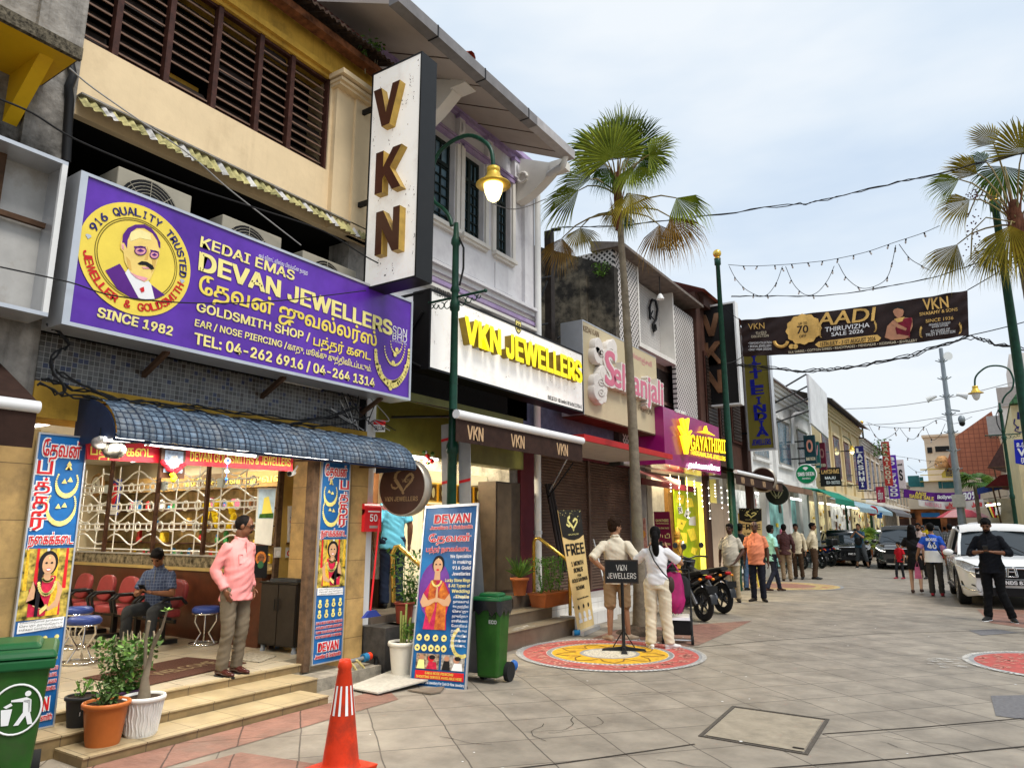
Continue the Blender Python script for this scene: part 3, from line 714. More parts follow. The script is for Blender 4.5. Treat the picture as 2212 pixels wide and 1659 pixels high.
pp(pt,t3((1110,690),(1170,720),(1250,740),(1270,750),(1240,775),(1170,745)),PKP,.013)
pp(pt,t3((1180,620),(1215,600),(1260,605),(1310,635),(1325,665),(1300,675),(1250,635),(1200,632)),BLK,.014)
pp(pt,t3((1215,648),(1270,652),(1285,668),(1230,664)),PKP,.014)
pp(pt,t3((1198,835),(1235,820),(1240,860),(1215,870)),REDP,.014)
for(cx,cy,rx,ry)in((1205,510,50,38),(1325,545,38,34)):
 el_=[T3(cx+rx*cos(k/16*6.283),cy+ry*sin(k/16*6.283))for k in range(16)]
 pp(pt,el_,PKP,.013);pp(pt,[T3(cx-rx*.6,cy),T3(cx,cy-ry*.45),T3(cx+rx*.7,cy+4),T3(cx,cy+ry*.3)],PU2,.015)
 pt.tb([pc(*p,.015)for p in el_+el_[:1]],.004,PU2,4)
pp(pt,t3((1265,470),(1280,520),(1270,585),(1240,592),(1250,560)),mat('print_shade',(.75,.48,.12)),.012)
pp(pt,t3((1110,350),(1200,325),(1290,360),(1300,420),(1200,400),(1120,430)),mat('print_light',(.95,.78,.35)),.0125)
pp(pt,t3((1300,560),(1345,590),(1330,660),(1300,700),(1310,630)),MATS['print_shade'],.0125);pp(pt,t3((1085,560),(1120,600),(1130,680),(1100,660)),MATS['print_shade'],.0125);pp(pt,t3((1045,450),(1062,455),(1065,505),(1045,490)),PKP,.0125)
pp(pt,t3((1150,470),(1250,475),(1250,488),(1150,485)),PU2,.0145);pp(pt,t3((1290,500),(1365,520),(1362,532),(1292,514)),PU2,.0145)
pt.bd('portrait',ps)
def necklace(bld,cen,rr,pl,m,o,w=.018,a0=200,a1=340,ey=1.5,n=26):
 for i in range(n):
  a=R(a0+(a1-a0)*i/(n-1));p=at(cen[0]+cos(a)*rr,cen[1]-sin(a)*rr*ey,pl,o);s_=w*(1+.6*sin(pi*i/(n-1)))
  bld.dc(p,s_,Yv,Zv,m,7)
b=B();GP=mat('print_gold',(.85,.68,.22),var=.3,sc=40)
necklace(b,(847,760),36,plS,GP,.006,.026,178,362,1.9,34);necklace(b,(847,770),30,plS,GP,.009,.022,200,340,2.1,20);necklace(b,(852,745),22,plS,GP,.006,.010,185,355,2.0,22);necklace(b,(856,735),13,plS,GP,.006,.009,185,355,2.2,14)
for x,y in((838,830),(846,833),(852,832),(842,838),(834,826),(852,766),(848,784),(856,756)):b.dc(at(x,y,plS,.01),.03,Yv,Zv,GP,9)
b.bd('necklace_picture',ps)
for y in(3.35,4.6,6.0):
 b=B();b.obox((-5.95,y,BRz-.1),(.2,0,.1),(0,.02,0),(.008,0,-.02),RUST);b.bd('bracket',ps)
ACW=mat('ac_casing',(.36,.33,.26),rg=.55,var=.08,dirt=(.3,.26,.2),dfac=.3)  # casing colour darkened to stand in for the shadow behind the sign
def ac_unit(y0,z0,L,Hh,lq,logo=True):
 X0,X1=-6.5,-5.98;t=tg_('air_conditioner',(-6.2,y0+L/2,z0),lq,'air conditioner','air conditioners behind the purple sign')
 b=B();b.box((X0,y0,z0),(X1,y0+L,z0+Hh),ACW);b.bd('casing',t,bevel=.012)
 c=V((X1+.005,y0+L*.42,z0+Hh*.5));r=Hh*.45
 b=B();b.dc(c,r,Yv,Zv,BLACK,32);b.bd('fan_opening',t)
 b=B();c2=c+V((.012,0,0))
 for k in range(9):b.tb(arc(c2,r*(k+1)/9,0,360,Yv,Zv,28),.0035,ACW,4,caps=False)
 for k in range(8):a=k*pi/4;b.tb([c2+(Yv*cos(a)+Zv*sin(a))*r*.15,c2+(Yv*cos(a)+Zv*sin(a))*r],.004,ACW,4)
 b.bd('fan_guard',t)
 b=B()
 for k in range(7):b.box((X0+.06,y0-.004,z0+.06+Hh*.11*k),(X1-.1,y0+.01,z0+.1+Hh*.11*k),BLACK)
 b.bd('side_vent',t)
 if logo:
  b=B();o=V((X1+.004,y0+L*.84,z0+Hh*.45));s_=Hh*.17
  b.pl([o+Yv*s_*x+Zv*s_*y for x,y in((-1,1.0),(.1,1.0),(-1,-.3))],BLK);b.pl([o+Yv*s_*x+Zv*s_*y+V((.002,0,0))for x,y in((1.1,1),(.1,1),(-1,-1.2),(-.1,-1.2))],mat('logo_cyan',(.1,.5,.75)))
  b.tx('DAIKIN',o+Yv*s_*-1+Zv*s_*1.15,o+Yv*s_*1.1+Zv*s_*1.15,o+Yv*s_*-1+Zv*s_*1.55,mat('logo_cyan',(.1,.5,.75)),bq=.02);b.bd('logo',t)
pa=at(262,360,PX(-5.98));ac_unit(pa.y-.02,pa.z-.62,at(420,420,PX(-5.98)).y-pa.y,.62,'beige air conditioner above the round portrait of the purple sign',False)
pa=at(482,462,PX(-5.98));ac_unit(pa.y,pa.z-.6,at(609,518,PX(-5.98)).y-pa.y,.6,'beige air conditioner behind the middle of the purple sign')
pa=at(655,540,PX(-5.98));ac_unit(pa.y,pa.z-.6,at(770,590,PX(-5.98)).y-pa.y,.6,'beige air conditioner nearest the tall VKN sign')
BLUEP=mat('poster_blue_sheet',(.01,.12,.36),rg=.3,var=.35,sc=2.5,spec=.5)
SKIN=mat('print_face',(.62,.36,.2),var=.06);HAIRP=mat('print_hair',(.012,.01,.012));SARI=mat('print_sari_red',(.55,.02,.06),var=.35,sc=25);SARIG=mat('print_sari_gold',(.75,.45,.03),var=.35,sc=40)
FLOW=mat('print_flower_ground',(.5,.42,.1),rg=.5,var=.9,sc=16,c2=(.75,.55,.1),det=2)
def banner_poster(name,x0,ytl,ytr,zt,zb,lq,flip=False):
 """world rectangle on plane X=x0; u runs along +Y 0..1, v from bottom 0..1"""
 t=tg_(name,(x0,(ytl+ytr)/2,zb),lq,'banner');W,Hh=ytr-ytl,zt-zb
 P_=lambda u,v,o=.003:V((x0+o,ytl+W*(1-u if flip else u),zb+Hh*v))
 b=B();b.box((x0-.01,ytl,zb),(x0,ytr,zt),BLUEP);b.bd('sheet',t)
 b=B();e_=.012
 for(a_,c_)in(((ytl-e_,zb-e_),(ytl,zt+e_)),((ytr,zb-e_),(ytr+e_,zt+e_)),((ytl,zt),(ytr,zt+e_)),((ytl,zb-e_),(ytr,zb))):b.box((x0-.02,a_[0],a_[1]),(x0+.006,c_[0],c_[1]),ALU)
 b.bd('frame',t)
 def tx(bl,s,u0,u1,v0,v1,m,o=.006,**k):
  Q=lambda u,v:V((x0+o,ytl+W*u,zb+Hh*v));bl.tx(s,Q(u0,v0),Q(u1,v0),Q(u0,v1),m,**k)
 for pas,(m_,bo,o)in enumerate(((WHT,.24,.004),(REDP,.04,.008))):
  b=B();c0_,c1_=((.03,.33)if not flip else(.67,.97))
  tx(b,'ேதவன்',.09,.89,.925,.985,m_,o,bq=bo)
  for s,v in(('ப',.86),('த்',.80),('த',.735),('ர்',.675)):tx(b,s,c0_,c1_,v,v+.045,m_,o,bq=bo*.9)
  tx(b,'நைகக்கைட',.04,.96,.615,.655,m_,o,bq=bo)
  b.bd('tamil_lettering' if pas else 'lettering_outline',t)
 b=B();q=RR(3)
 for(cu,cv,rr,nn,a0,a1)in((.68,.835,.23,26,150,390),(.62,.75,.3,34,150,390)):
  for i in range(nn):
   a=R(a0+(a1-a0)*i/(nn-1));b.dc(P_(cu+rr*cos(a),cv+rr*W/Hh*1.35*sin(a),.006+.0006*(i%3)),W*(.022+.035*max(0,-sin(a))),Yv,Zv,GP,8)
 for u,v in((.62,.835),(.74,.842),(.55,.745),(.68,.75),(.68,.9),(.66,.885),(.7,.885)):b.add([P_(u,v+.012,.008),P_(u+.06,v-.006,.008),P_(u-.06,v-.006,.008)],[(0,1,2)],GP)
 b.bd('jewellery_picture',t)
 b=B();pq=lambda pts,m,o:b.pl([P_(u,v,o)for u,v in pts],m)
 pq([(0,.36),(1,.36),(1,.6),(0,.6)],FLOW,.004)
 for i in range(5):pq([(.05+.2*i,.6),(.1+.2*i,.6),(.12+.2*i,.46),(.04+.2*i,.46)],(SARIG,REDP,WHT)[i%3],.005)
 pq([(.2,.37),(.85,.37),(.8,.47),(.68,.505),(.35,.505),(.18,.46)],SARI,.006)
 pq([(.55,.37),(.8,.37),(.82,.46),(.7,.5)],SARIG,.007)
 pq([(.14,.42),(.24,.49),(.3,.46),(.28,.405),(.6,.385),(.62,.4),(.3,.43)],SKIN,.008)
 pq([(.72,.49),(.86,.46),(.8,.4),(.6,.385),(.62,.4),(.72,.42),(.75,.45)],SKIN,.008)
 el_=lambda cu,cv,ru,rv,n=20:[(cu+ru*cos(6.283*k/n),cv+rv*sin(6.283*k/n))for k in range(n)]
 pq(el_(.5,.55,.2,.042),HAIRP,.007);pq([(.32,.56),(.42,.56),(.4,.37),(.33,.37)],HAIRP,.009)
 pq([(.44,.515),(.57,.515),(.58,.49),(.43,.49)],SKIN,.008);pq(el_(.51,.545,.135,.034),SKIN,.010)
 for du in(-.055,.055):pq(el_(.51+du,.55,.028,.0035,8),HAIRP,.012)
 pq(el_(.51,.527,.045,.0035,8),WHT,.012);pq(el_(.51,.527,.05,.006,8),REDP,.0115);pq([(.495,.57),(.525,.57),(.51,.56)],GP,.012)
 for i in range(16):
  a=R(190+160*i/15);b.dc(P_(.52+.17*cos(a),.49+.03*sin(a)*1.6,.011),W*.035,Yv,Zv,GP,7);b.dc(P_(.52+.1*cos(a),.5+.014*sin(a),.011),W*.025,Yv,Zv,GP,7)
 pq([(.42,.39),(.55,.41),(.57,.395),(.44,.375)],GP,.013)
 b.bd('portrait_picture',t)
 b=B()
 pq([(.05,.318),(.97,.326),(.97,.362),(.05,.354)],WHT,.005)
 for i in range(8):u=.14+.24*(i%4);v=.275-.05*(i//4);b.dc(P_(u,v,.006),W*.07,Yv,Zv,GP,10,W*.025);b.dc(P_(u,v+.02,.006),W*.05,Yv,Zv,GP,8)
 b.bd('ring_picture',t)
 b=B()
 for i,s in enumerate(('எல்லாவிதமான நைககளும்','ெசய்து தருவேதாடு','ராசிக்கல் ேமாதிரம் தாலியும்')):tx(b,s,.08,.94,.35-.012*i,.358-.012*i,BLK,.008)
 for m_,bo,o in((WHT,.15,.006),(REDP,.03,.010)):
  for i,s in enumerate(('EAR & NOSE PIERCING SERVICES','AVAILABLE AT DEVAN JEWELLERS.','THANK YOU & PLEASE COME AGAIN','WITH YOUR FAMILY & FRIENDS.')):tx(b,s,.04,.96,.185-.022*i,.197-.022*i,m_,o,bq=bo)
  tx(b,'DEVAN',.15,.85,.055,.095,m_,o,bq=bo+.02);tx(b,'Jeweller & Goldsmith',.05,.95,.022,.042,m_,o,bq=bo)
 b.bd('small_lettering',t)
 return t
pA=PX(-6.0);y0_,y1_=at(87,937,pA).y,at(187,950,pA).y
banner_poster('shop_banner',-6.0,y0_,y1_,at(87,937,pA).z,.16,'tall blue jewellery banner on the left column beside the green bin')
pA=PX(-6.02);y0_,y1_=at(698,995,pA).y,at(756,997,pA).y
banner_poster('shop_banner',-6.02,y0_,y1_,at(698,995,pA).z,.21,'tall blue jewellery banner on the right column behind the traffic cone',True)
pl=PX(-5.92)
def board(name,tl,tr,br,bl,pl,m,lq,cat='sign',th=.02,fr=None):
 t=tg_(name,at(*bl,pl),lq,cat);b=B();b.pm([at(*p,pl,-th)for p in(bl,br,tr,tl)],pl[1]*th,m);b.bd('board',t);return t
REDB=mat('banner_red',(.62,.015,.03),rg=.35,var=.12,sc=3)
t=board('name_board',(188,946),(345,961),(344,1000),(188,992),pl,REDB,'red Tamil name board hanging at the entrance beside the pumpkin charm');b=B();ptx(b,'பத்தர் கைட',(195,982),(330,987),(196,956),pl,YEL,bq=.04);b.bd('lettering',t)
t=board('name_board',(401,971),(633,990),(632,1018),(401,1004),pl,REDB,'red goldsmith name board with yellow letters right of the framed picture');b=B();ptx(b,'DEVAN GOLDSMITHS & JEWELLERS',(410,995),(627,1007),(411,975),pl,YEL,bq=.02);b.bd('lettering',t)
pl=PX(-5.86)
t=board('framed_picture',(350,967),(402,972),(398,1034),(345,1032),pl,mat('picture_frame',(.05,.02,.01),rg=.4),'framed devotional picture with red flower garland in the entrance','picture',.03)
b=B();b.pl(qp([(357,972),(396,976),(393,1022),(352,1020)],pl,.004),mat('picture_pale',(.2,.26,.36),var=.6,sc=18));b.pl(qp([(370,985),(382,984),(388,1015),(364,1014)],pl,.006),mat('picture_grey',(.35,.34,.33),var=.5,sc=30));b.bd('picture',t)
garland(qp([(352,998),(362,1012),(375,1021),(388,1012),(400,1000)],PX(-5.83)),.021,MR,'red flower garland draped on the framed picture in the entrance')
garland(qp([(372,1025),(378,1032),(372,1036),(378,1040)],PX(-5.83)),.024,MG,'yellow flower tassel under the framed picture in the entrance')
t=tg_('hanging_gourd',at(246,975,PX(-5.7)),'white pumpkin with painted black face hung in a net at the entrance','charm')
c=at(247,972,PX(-5.7));b=B();b.ell(c,(.085,.085,.07),mat('gourd_white',(.3,.28,.23),rg=.6,var=.85,sc=22,c2=(.34,.32,.27)),nu=18,nv=12);b.bd('gourd',t)
b=B()
for k in range(6):a=k*pi/3;b.tb([c+V((0,0,.13)),c+V((cos(a)*.06,sin(a)*.06,.06)),c+V((cos(a)*.09,sin(a)*.09,0)),c+V((cos(a)*.05,sin(a)*.05,-.062))],.004,BLACK,4)
b.bd('net_cord',t)
t=tg_('stone_charm',at(215,960,PX(-5.68)),'grey slab charm hanging from the awning left of the pumpkin','charm');c=at(214,957,PX(-5.68));b=B();b.ell(c,(.03,.06,.05),mat('charm_grey',(.2,.18,.17),var=.4,sc=30));b.bd('slab',t);b=B();b.tb([c,c+V((0,0,.12))],.004,BLACK,4);b.bd('cord',t)
t=tg_('evil_eye_charm',at(492,990,PX(-5.75)),'white and blue eye charm hanging before the red name board','charm');c=at(492,995,PX(-5.75));X1=V((1,0,0));b=B();b.dc(c,.03,Yv,Zv,WHT,16);b.dc(c+X1*.003,.016,Yv,Zv,mat('charm_blue',(.02,.1,.4)),12);b.dc(c+X1*.005,.008,Yv,Zv,BLK,10);b.bd('eye',t)
b=B();b.tb([c+V((0,0,.03)),c+V((0,0,.16))],.003,WIREG,4);b.tb([c-V((0,0,.03)),c-V((0,0,.2))],.003,MATS['charm_blue'],4);b.ell(c-V((0,0,.1)),.02,WHT,nu=8,nv=6);b.ell(c-V((0,0,.17)),.014,MATS['charm_blue'],nu=8,nv=6);b.bd('tassel',t)
pl=PX(-7.13)
t=board('whiteboard',(623,1093),(684,1091),(682,1169),(622,1171),pl,WHT,'whiteboard with handwritten gold prices on the ochre wall','whiteboard',.015)
b=B();INK=mat('ink_blue',(.03,.05,.3))
for s,x,y,w_,m_ in(('916',626,1123,14,INK),('24',650,1117,10,BLK),('07',665,1117,10,BLK),('RM 511',649,1131,28,INK),('RM 408',649,1149,28,INK),('Gold Rate',626,1143,20,BLK),('Per Gram',626,1152,18,BLK)):ptx(b,s,(x,y),(x+w_,y-.5),(x,y-7),pl,m_,font=False)
ptx(b,'ேதவன்',(634,1104),(650,1103),(634,1098),pl,INK);ptx(b,'ஜுவல்லர்ஸ்',(628,1112),(656,1111),(628,1106),pl,INK);ptx(b,'Selling',(625,1129),(642,1128),(625,1124),pl,REDP);b.bd('handwriting',t)
b=B();p=at(618,1172,pl);p2=at(682,1170,pl);b.box((p.x,p.y,p.z-.02),(p.x+.05,p2.y,p.z),BROWNW);b.box((p.x+.01,p.y+.12,p.z),(p.x+.04,p.y+.19,p.z+.03),mat('duster_tan',(.3,.22,.12)));b.bd('tray',t)
t=board('wall_calendar',(557,1054),(597,1054),(586,1178),(550,1173),PX(-6.6),mat('paper_cream',(.7,.66,.55),var=.1),'paper calendar with yellow deity picture hanging beside the entrance','calendar',.006)
b=B();b.pl(qp([(559,1057),(595,1057),(590,1120),(556,1120)],PX(-6.6),.004),mat('calendar_sky',(.5,.62,.68),var=.2,sc=9));b.pl(qp([(570,1075),(580,1072),(588,1110),(564,1112)],PX(-6.6),.006),YEL);b.pl(qp([(560,1110),(590,1108),(589,1119),(558,1119)],PX(-6.6),.007),LEAF);b.bd('picture',t)
t=board('dark_poster',(551,1178),(580,1178),(576,1249),(548,1247),PX(-6.6),BLK,'black printed poster with painted face under the paper calendar','poster',.006)
b=B();p=at(563,1205,PX(-6.6),.004);b.dc(p,.07,Yv,Zv,mat('print_orange',(.5,.16,.03),var=.6,sc=30),18);b.dc(p+X1*.002,.045,Yv,Zv,mat('print_umber',(.18,.07,.03),var=.5,sc=40),14);b.dc(p+V((.003,0,-.07)),.04,Yv,Zv,mat('print_green',(.04,.12,.05)),12);b.bd('picture',t)
b=B();b.pl(qp([(645,1045),(682,1045),(680,1088),(644,1090)],PX(-7.13),.004),mat('dark_red_print',(.13,.04,.035),var=.6,sc=14));tag(b.bd('wall_poster'),'dark red printed poster above the whiteboard','poster')
for i,(x,m_)in enumerate(((600,WHT),(624,REDP),(645,cols[2]),(661,cols[0]))):
 t=tg_('wrapped_charm',at(x,1190,PX(-7.1)),('plain white','red','blue','small red')[i]+' round sticker in a plastic bag hung under the whiteboard','packet','plastic packets under the whiteboard')
 c=at(x,1193,PX(-7.1));b=B();b.box(c+V((-.003,-.05,-.06)),c+V((.003,.045,.06)),mat('plastic_bag',(.6,.6,.58),rg=.15,var=.2));b.bd('bag',t);b=B();b.dc(c+V((.006,0,-.01)),.033,Yv,Zv,m_,16);b.dc(c+V((.008,0,-.01)),.018,Yv,Zv,WHT,12);b.bd('sticker',t)
t=tg_('security_camera',at(630,1022,PX(-6.1)),'small bullet security camera under the red goldsmith board','camera');c=at(634,1021,PX(-6.15));b=B();b.tb([c,c+V((.06,-.1,-.02))],.03,WHITE,10);b.bd('body',t);b=B();b.tb([c+V((.06,-.1,-.02)),c+V((.065,-.108,-.021))],.025,BLK,10);b.bd('lens',t);b=B();b.tb([c,c+V((0,.05,.08))],.01,WHITE,6);b.bd('arm',t)
VINYL=mat('maroon_vinyl',(.27,.045,.045),rg=.4,var=.12,sc=5);CHB=mat('chair_black',(.015,.014,.014),rg=.4)
def rslab(bl,c,hx,hy,hz,m,up=(0,0,1),fw_=(0,1,0),p=3.2,n=22,k=6):
 """soft rounded slab (superellipse pad)"""
 up,fw_=V(up).normalized(),V(fw_).normalized();sx=fw_.cross(up);vs=[];c=V(c)
 for i in range(k+1):
  a=pi*(i/k-.5);zz=sin(a);rr=(cos(a))**.45
  for j in range(n):
   th=2*pi*j/n;cx=math.copysign(abs(cos(th))**(2/p),cos(th));cy=math.copysign(abs(sin(th))**(2/p),sin(th))
   vs.append(c+sx*cx*hx*(rr*.12+.88 if 0<i<k else.8)+fw_*cy*hy*(rr*.12+.88 if 0<i<k else.8)+up*zz*hz)
 fs=[(i*n+j,i*n+(j+1)%n,(i+1)*n+(j+1)%n,(i+1)*n+j)for i in range(k)for j in range(n)]
 bl.add(vs,fs,m,True);bl.add(vs[:n],[list(range(n))[::-1]],m,True);bl.add(vs[-n:],[list(range(n))],m,True)
 return bl
CHS=.87
def chair(x,y,lq):
 t=tg_('waiting_chair',(x,y,ZF),lq,'chair','maroon waiting chairs along the counter');z=ZF;s_=CHS
 b=B();rslab(b,(x,y,z+.42*s_),.235*s_,.22*s_,.05*s_,VINYL,p=2.8);b.bd('seat',t)
 b=B();rslab(b,(x,y+.21*s_,z+.67*s_),.225*s_,.2*s_,.035*s_,VINYL,up=(0,-1,.18),fw_=(0,.18,1),p=2.6);b.bd('backrest',t)
 for sd in(-1,1):
  X=x+sd*.265*s_;b=B()
  b.tb([(X,y+.2*s_,z+.55*s_),(X,y+.12*s_,z+.63*s_),(X,y-.12*s_,z+.63*s_),(X,y-.2*s_,z+.57*s_),(X,y-.16*s_,z+.4*s_),(X,y-.02*s_,z+.36*s_)],.024*s_,CHB,8);b.bd('armrest',t)
 b=B();b.box((x-.025,y-.0,z+.06),(x+.025,y+.06,z+.38*s_),CHB);b.box((x-.04,y-.18,z),(x+.04,y+.22,z+.05),CHB);b.bd('pedestal',t)
 b=B();b.box((x-.25,y+.01,z+.3*s_),(x+.25,y+.05,z+.35*s_),CHB);b.bd('beam',t)
 return t
YCH=5.2
for i,x in enumerate((-10.76,-10.15,-9.59,-9.05,-8.5)):
 chair(x,YCH,('maroon waiting chair nearest the blue left banner','maroon waiting chair, second from the blue left banner','maroon waiting chair in the middle of the row','empty maroon waiting chair beside the seated man','maroon waiting chair the seated man sits on')[i])
BLV=mat('blue_vinyl',(.04,.07,.27),rg=.35,var=.1)
def stool(p,zt,lq):
 x,y=p.x,p.y;t=tg_('bar_stool',(x,y,ZF),lq,'stool','blue stools in the goldsmith shop');s_=.87
 b=B();b.lt((x,y,zt-.07),[(.15,0),(.165,.015),(.165,.05),(.14,.075),(.02,.08)],BLV,22);b.bd('seat',t)
 b=B();b.lt((x,y,zt-.085),[(.15,0),(.165,.003),(.165,.018),(.15,.02)],CHROME,22)
 b.bd('seat_ring',t)
 for k in range(3):
  a=k*2.094+.5;dx,dy=cos(a),sin(a);b=B();b.tb([(x+dx*.13,y+dy*.13,zt-.08),(x+dx*.14,y+dy*.14,zt-.16),(x+dx*.05,y+dy*.05,zt-.3),(x+dx*.13,y+dy*.13,ZF+.02)],.012,CHROME,6);b.bd('leg',t)
 b=B();b.tb(arc((x,y,ZF+.015),.17,0,360,(1,0,0),(0,1,0),24),.012,CHROME,6,caps=False);b.bd('base_ring',t)
p=gd(172,1432,ZF);stool(p,.68,'blue chrome stool partly hidden by the left banner');p=gd(158,1400,ZF);stool(p,.68,'blue chrome stool farther in behind the left banner');p=gd(440,1392,ZF);stool(p,.66,'blue chrome stool behind the standing man in pink shirt')
CABM=mat('cabinet_black',(.018,.015,.013),rg=.45,var=.3)
p0,p1=gd(556,1405,ZF),gd(634,1414,ZF);uc=(p1-p0).normalized();wc=V((-uc.y,uc.x,0));wd=(p1-p0).length;hc_=at(634,1262,P3(p1,-wc)).z-ZF;dp=.3
t=tg_('low_cabinet',p0,'black two door cabinet on grey feet right of the pink shirt man','cabinet')
C_=lambda u,w,z:p0+uc*u+wc*w+Zv*z
bx_=lambda b,u0,u1,w0,w1,z0,z1,m:b.hx([C_(u0,w0,z0),C_(u1,w0,z0),C_(u1,w1,z0),C_(u0,w1,z0)],[C_(u0,w0,z1),C_(u1,w0,z1),C_(u1,w1,z1),C_(u0,w1,z1)],m)
b=B();bx_(b,0,wd,0,dp,.07,hc_,CABM);b.bd('carcass',t,bevel=.006)
b=B();bx_(b,-.02,wd+.02,-.02,dp+.02,hc_,hc_+.02,CABM);b.bd('top',t)
for k in(0,1):
 b=B();bx_(b,.01+k*wd/2,wd/2-.005+k*(wd/2-.005),-.012,0,.09,hc_-.01,mat('cabinet_door',(.03,.023,.018),rg=.4,var=.25));d=b.bd('door',t);u=wd/2+(.03 if k else-.03);b=B();b.tb([C_(u,-.03,hc_*.6),C_(u,-.03,hc_*.78)],.007,BLK,6);b.bd('handle',d)
for u in(.04,wd-.04):
 for w_ in(.04,dp-.04):b=B();b.lt(C_(u,w_,0),[(.03,0),(.03,.025),(.022,.035),(.026,.07)],mat('grey_plastic',(.25,.28,.33)),10);b.bd('foot',t)
b=B();bx_(b,.08,wd-.06,.05,dp-.08,hc_+.02,hc_+.05,mat('tray_grey',(.06,.06,.06)));tag(b.bd('cash_tray'),'flat dark tray on top of the black cabinet','tray')
MATB=mat('coir_mat_brown',(.115,.05,.033),rg=.95,var=.3,sc=60,bump=.8)
pts=[gd(178,1466,ZF),gd(403,1421,ZF),gd(480,1452,ZF),gd(318,1482,ZF)];pts[2]=pts[1]+(pts[3]-pts[0])
t=tg_('door_mat',sum(pts,V())/4,'brown coir welcome mat in front of the pink shirt man','mat');b=B();b.pm([p+V((0,0,.002))for p in pts],(0,0,.012),MATB);b.bd('pile',t,bevel=.004)
b=B();up_=(pts[3]-pts[0]);al=(pts[1]-pts[0]);o_=V((0,0,.016));b.tx('WELCOME',pts[0]+al*.28+up_*.72+o_,pts[0]+al*.9+up_*.72+o_,pts[0]+al*.28+up_*.5+o_,mat('mat_print',(.3,.22,.12),rg=.95),bq=.01,font=False);b.bd('lettering',t)
pts=[gd(540,1410,ZF),gd(596,1418,ZF),gd(560,1432,ZF),gd(495,1424,ZF)];b=B();b.pm([p+V((0,0,.002))for p in pts],(0,0,.01),mat('foot_mat_grey',(.35,.31,.24),var=.4,sc=30,rg=.95));tag(b.bd('door_mat'),'small pale patterned mat beside the black cabinet','mat')
# WHITE COLONIAL SHOPHOUSE (C)
LILW=mat('lilac_white_plaster',(.7,.69,.71),rg=.75,var=.05,sc=3,dirt=(.36,.33,.38),dfac=.35,dsc=2,sq=.35)
LIL=mat('lilac_trim',(.36,.27,.46),rg=.75,var=.15,sc=5,dirt=(.5,.46,.52),dfac=.5,dsc=4)
CRM=mat('pale_trim',(.74,.71,.66),rg=.7,var=.05,dirt=(.4,.36,.3),dfac=.3)
SOFF=mat('soffit_panel',(.46,.4,.36),rg=.8,var=.08,sc=3,dirt=(.25,.2,.17),dfac=.35)
XC=-6.3
vc=tg_('colonial_shophouse',(XC,8.2,0),'white and lilac colonial shophouse with deep eaves and dark windows','shophouse')
pC=PX(XC);yE=10.25
wn=[]
for(xl,xr,yt,yb_)in((912,980,312,488),(1003,1044,352,520),(1070,1103,420,553)):
 a,b_=at(xl,yt,pC),at(xr,yb_,pC);wn.append((a.y,b_.y))
zw0,zw1=6.06,7.5
b=B();ys=6.18
segs=[]
for(a,c)in wn:segs.append((ys,a));ys=c
segs.append((ys,yE))
for a,c in segs:
 if c>a:b.box((XC-.3,a,zw0),(XC,c,zw1),LILW)
b.box((XC-.3,6.18,4.5),(XC,yE,zw0),LILW);b.box((XC-.3,6.18,zw1),(XC,yE,8.3),LILW)
b.box((-14,yE-.25,0),(XC-.3,yE,8.3),GREYW);b.box((-14,6.19,4.5),(XC-.3,6.35,8.3),CREAMW);b.box((-14,6.35,4.5),(-13.8,yE-.25,8.3),CREAMW)
b.bd('wall',vc)
WFR=mat('window_black_green',(.012,.02,.018),rg=.4);PANE=mat('window_pane',(.1,.17,.22),rg=.08,spec=.9,var=.5,sc=1.5)
for(a,c)in wn:
 f=B();x=XC-.1
 f.box((x-.05,a,zw0),(x,a+.04,zw1),WFR);f.box((x-.05,c-.04,zw0),(x,c,zw1),WFR);f.box((x-.05,a+.04,zw0),(x,c-.04,zw0+.05),WFR);f.box((x-.05,a+.04,zw1-.05),(x,c-.04,zw1),WFR)
 m0=(a+c)/2;f.box((x-.048,m0-.035,zw0+.05),(x+.004,m0+.035,zw1-.05),WFR);f.box((x-.049,a+.04,zw1-.42),(x+.006,c-.04,zw1-.36),WFR)
 for k in range(1,3):
  for y_ in(a+(m0-a)*k/2.2+.02,m0+(c-m0)*k/2.4+.02):
   if k==1:f.box((x-.03,y_-.009,zw0+.05),(x-.002,y_+.009,zw1-.05),WFR)
 for k in range(1,7):z=zw0+.05+(zw1-zw0-.42)*k/6.5;f.box((x-.031,a+.04,z-.009),(x-.003,c-.04,z+.009),WFR)
 wo=f.bd('window',vc);p=B();p.box((x-.045,a+.02,zw0+.02),(x-.035,c-.02,zw1-.02),PANE);p.bd('pane',wo)
 s_=B();s_.box((XC,a-.1,zw0-.06),(XC+.1,c+.08,zw0),CRM);s_.box((XC,a-.06,zw0-.1),(XC+.06,c+.05,zw0-.06),CRM);s_.bd('sill',vc)
 s_=B();s_.box((XC+.001,a-.02,zw0-.62),(XC+.025,c+.02,zw0-.18),LILW);s_.bd('apron_panel',vc)
 s_=B();s_.box((XC,a-.06,zw1),(XC+.05,c+.06,zw1+.07),LIL);s_.bd('lintel_moulding',vc)
 s_=B();s_.box((XC,a-.11,zw0),(XC+.04,a-.02,zw1+.02),CRM);s_.bd('window_pilaster',vc);s_=B();s_.box((XC,c+.02,zw0),(XC+.04,c+.1,zw1+.02),CRM);s_.bd('window_pilaster',vc)
 s_=B();s_.box((XC,c+.0,7.62),(XC+.09,c+.14,7.92),LILW);s_.box((XC+.02,c-.02,7.92),(XC+.11,c+.16,7.98),LIL);s_.tb([(XC+.05,c+.07,7.66),(XC+.12,c+.07,7.72),(XC+.1,c+.07,7.85)],.025,LILW,6);s_.bd('frieze_corbel',vc)
b=B()
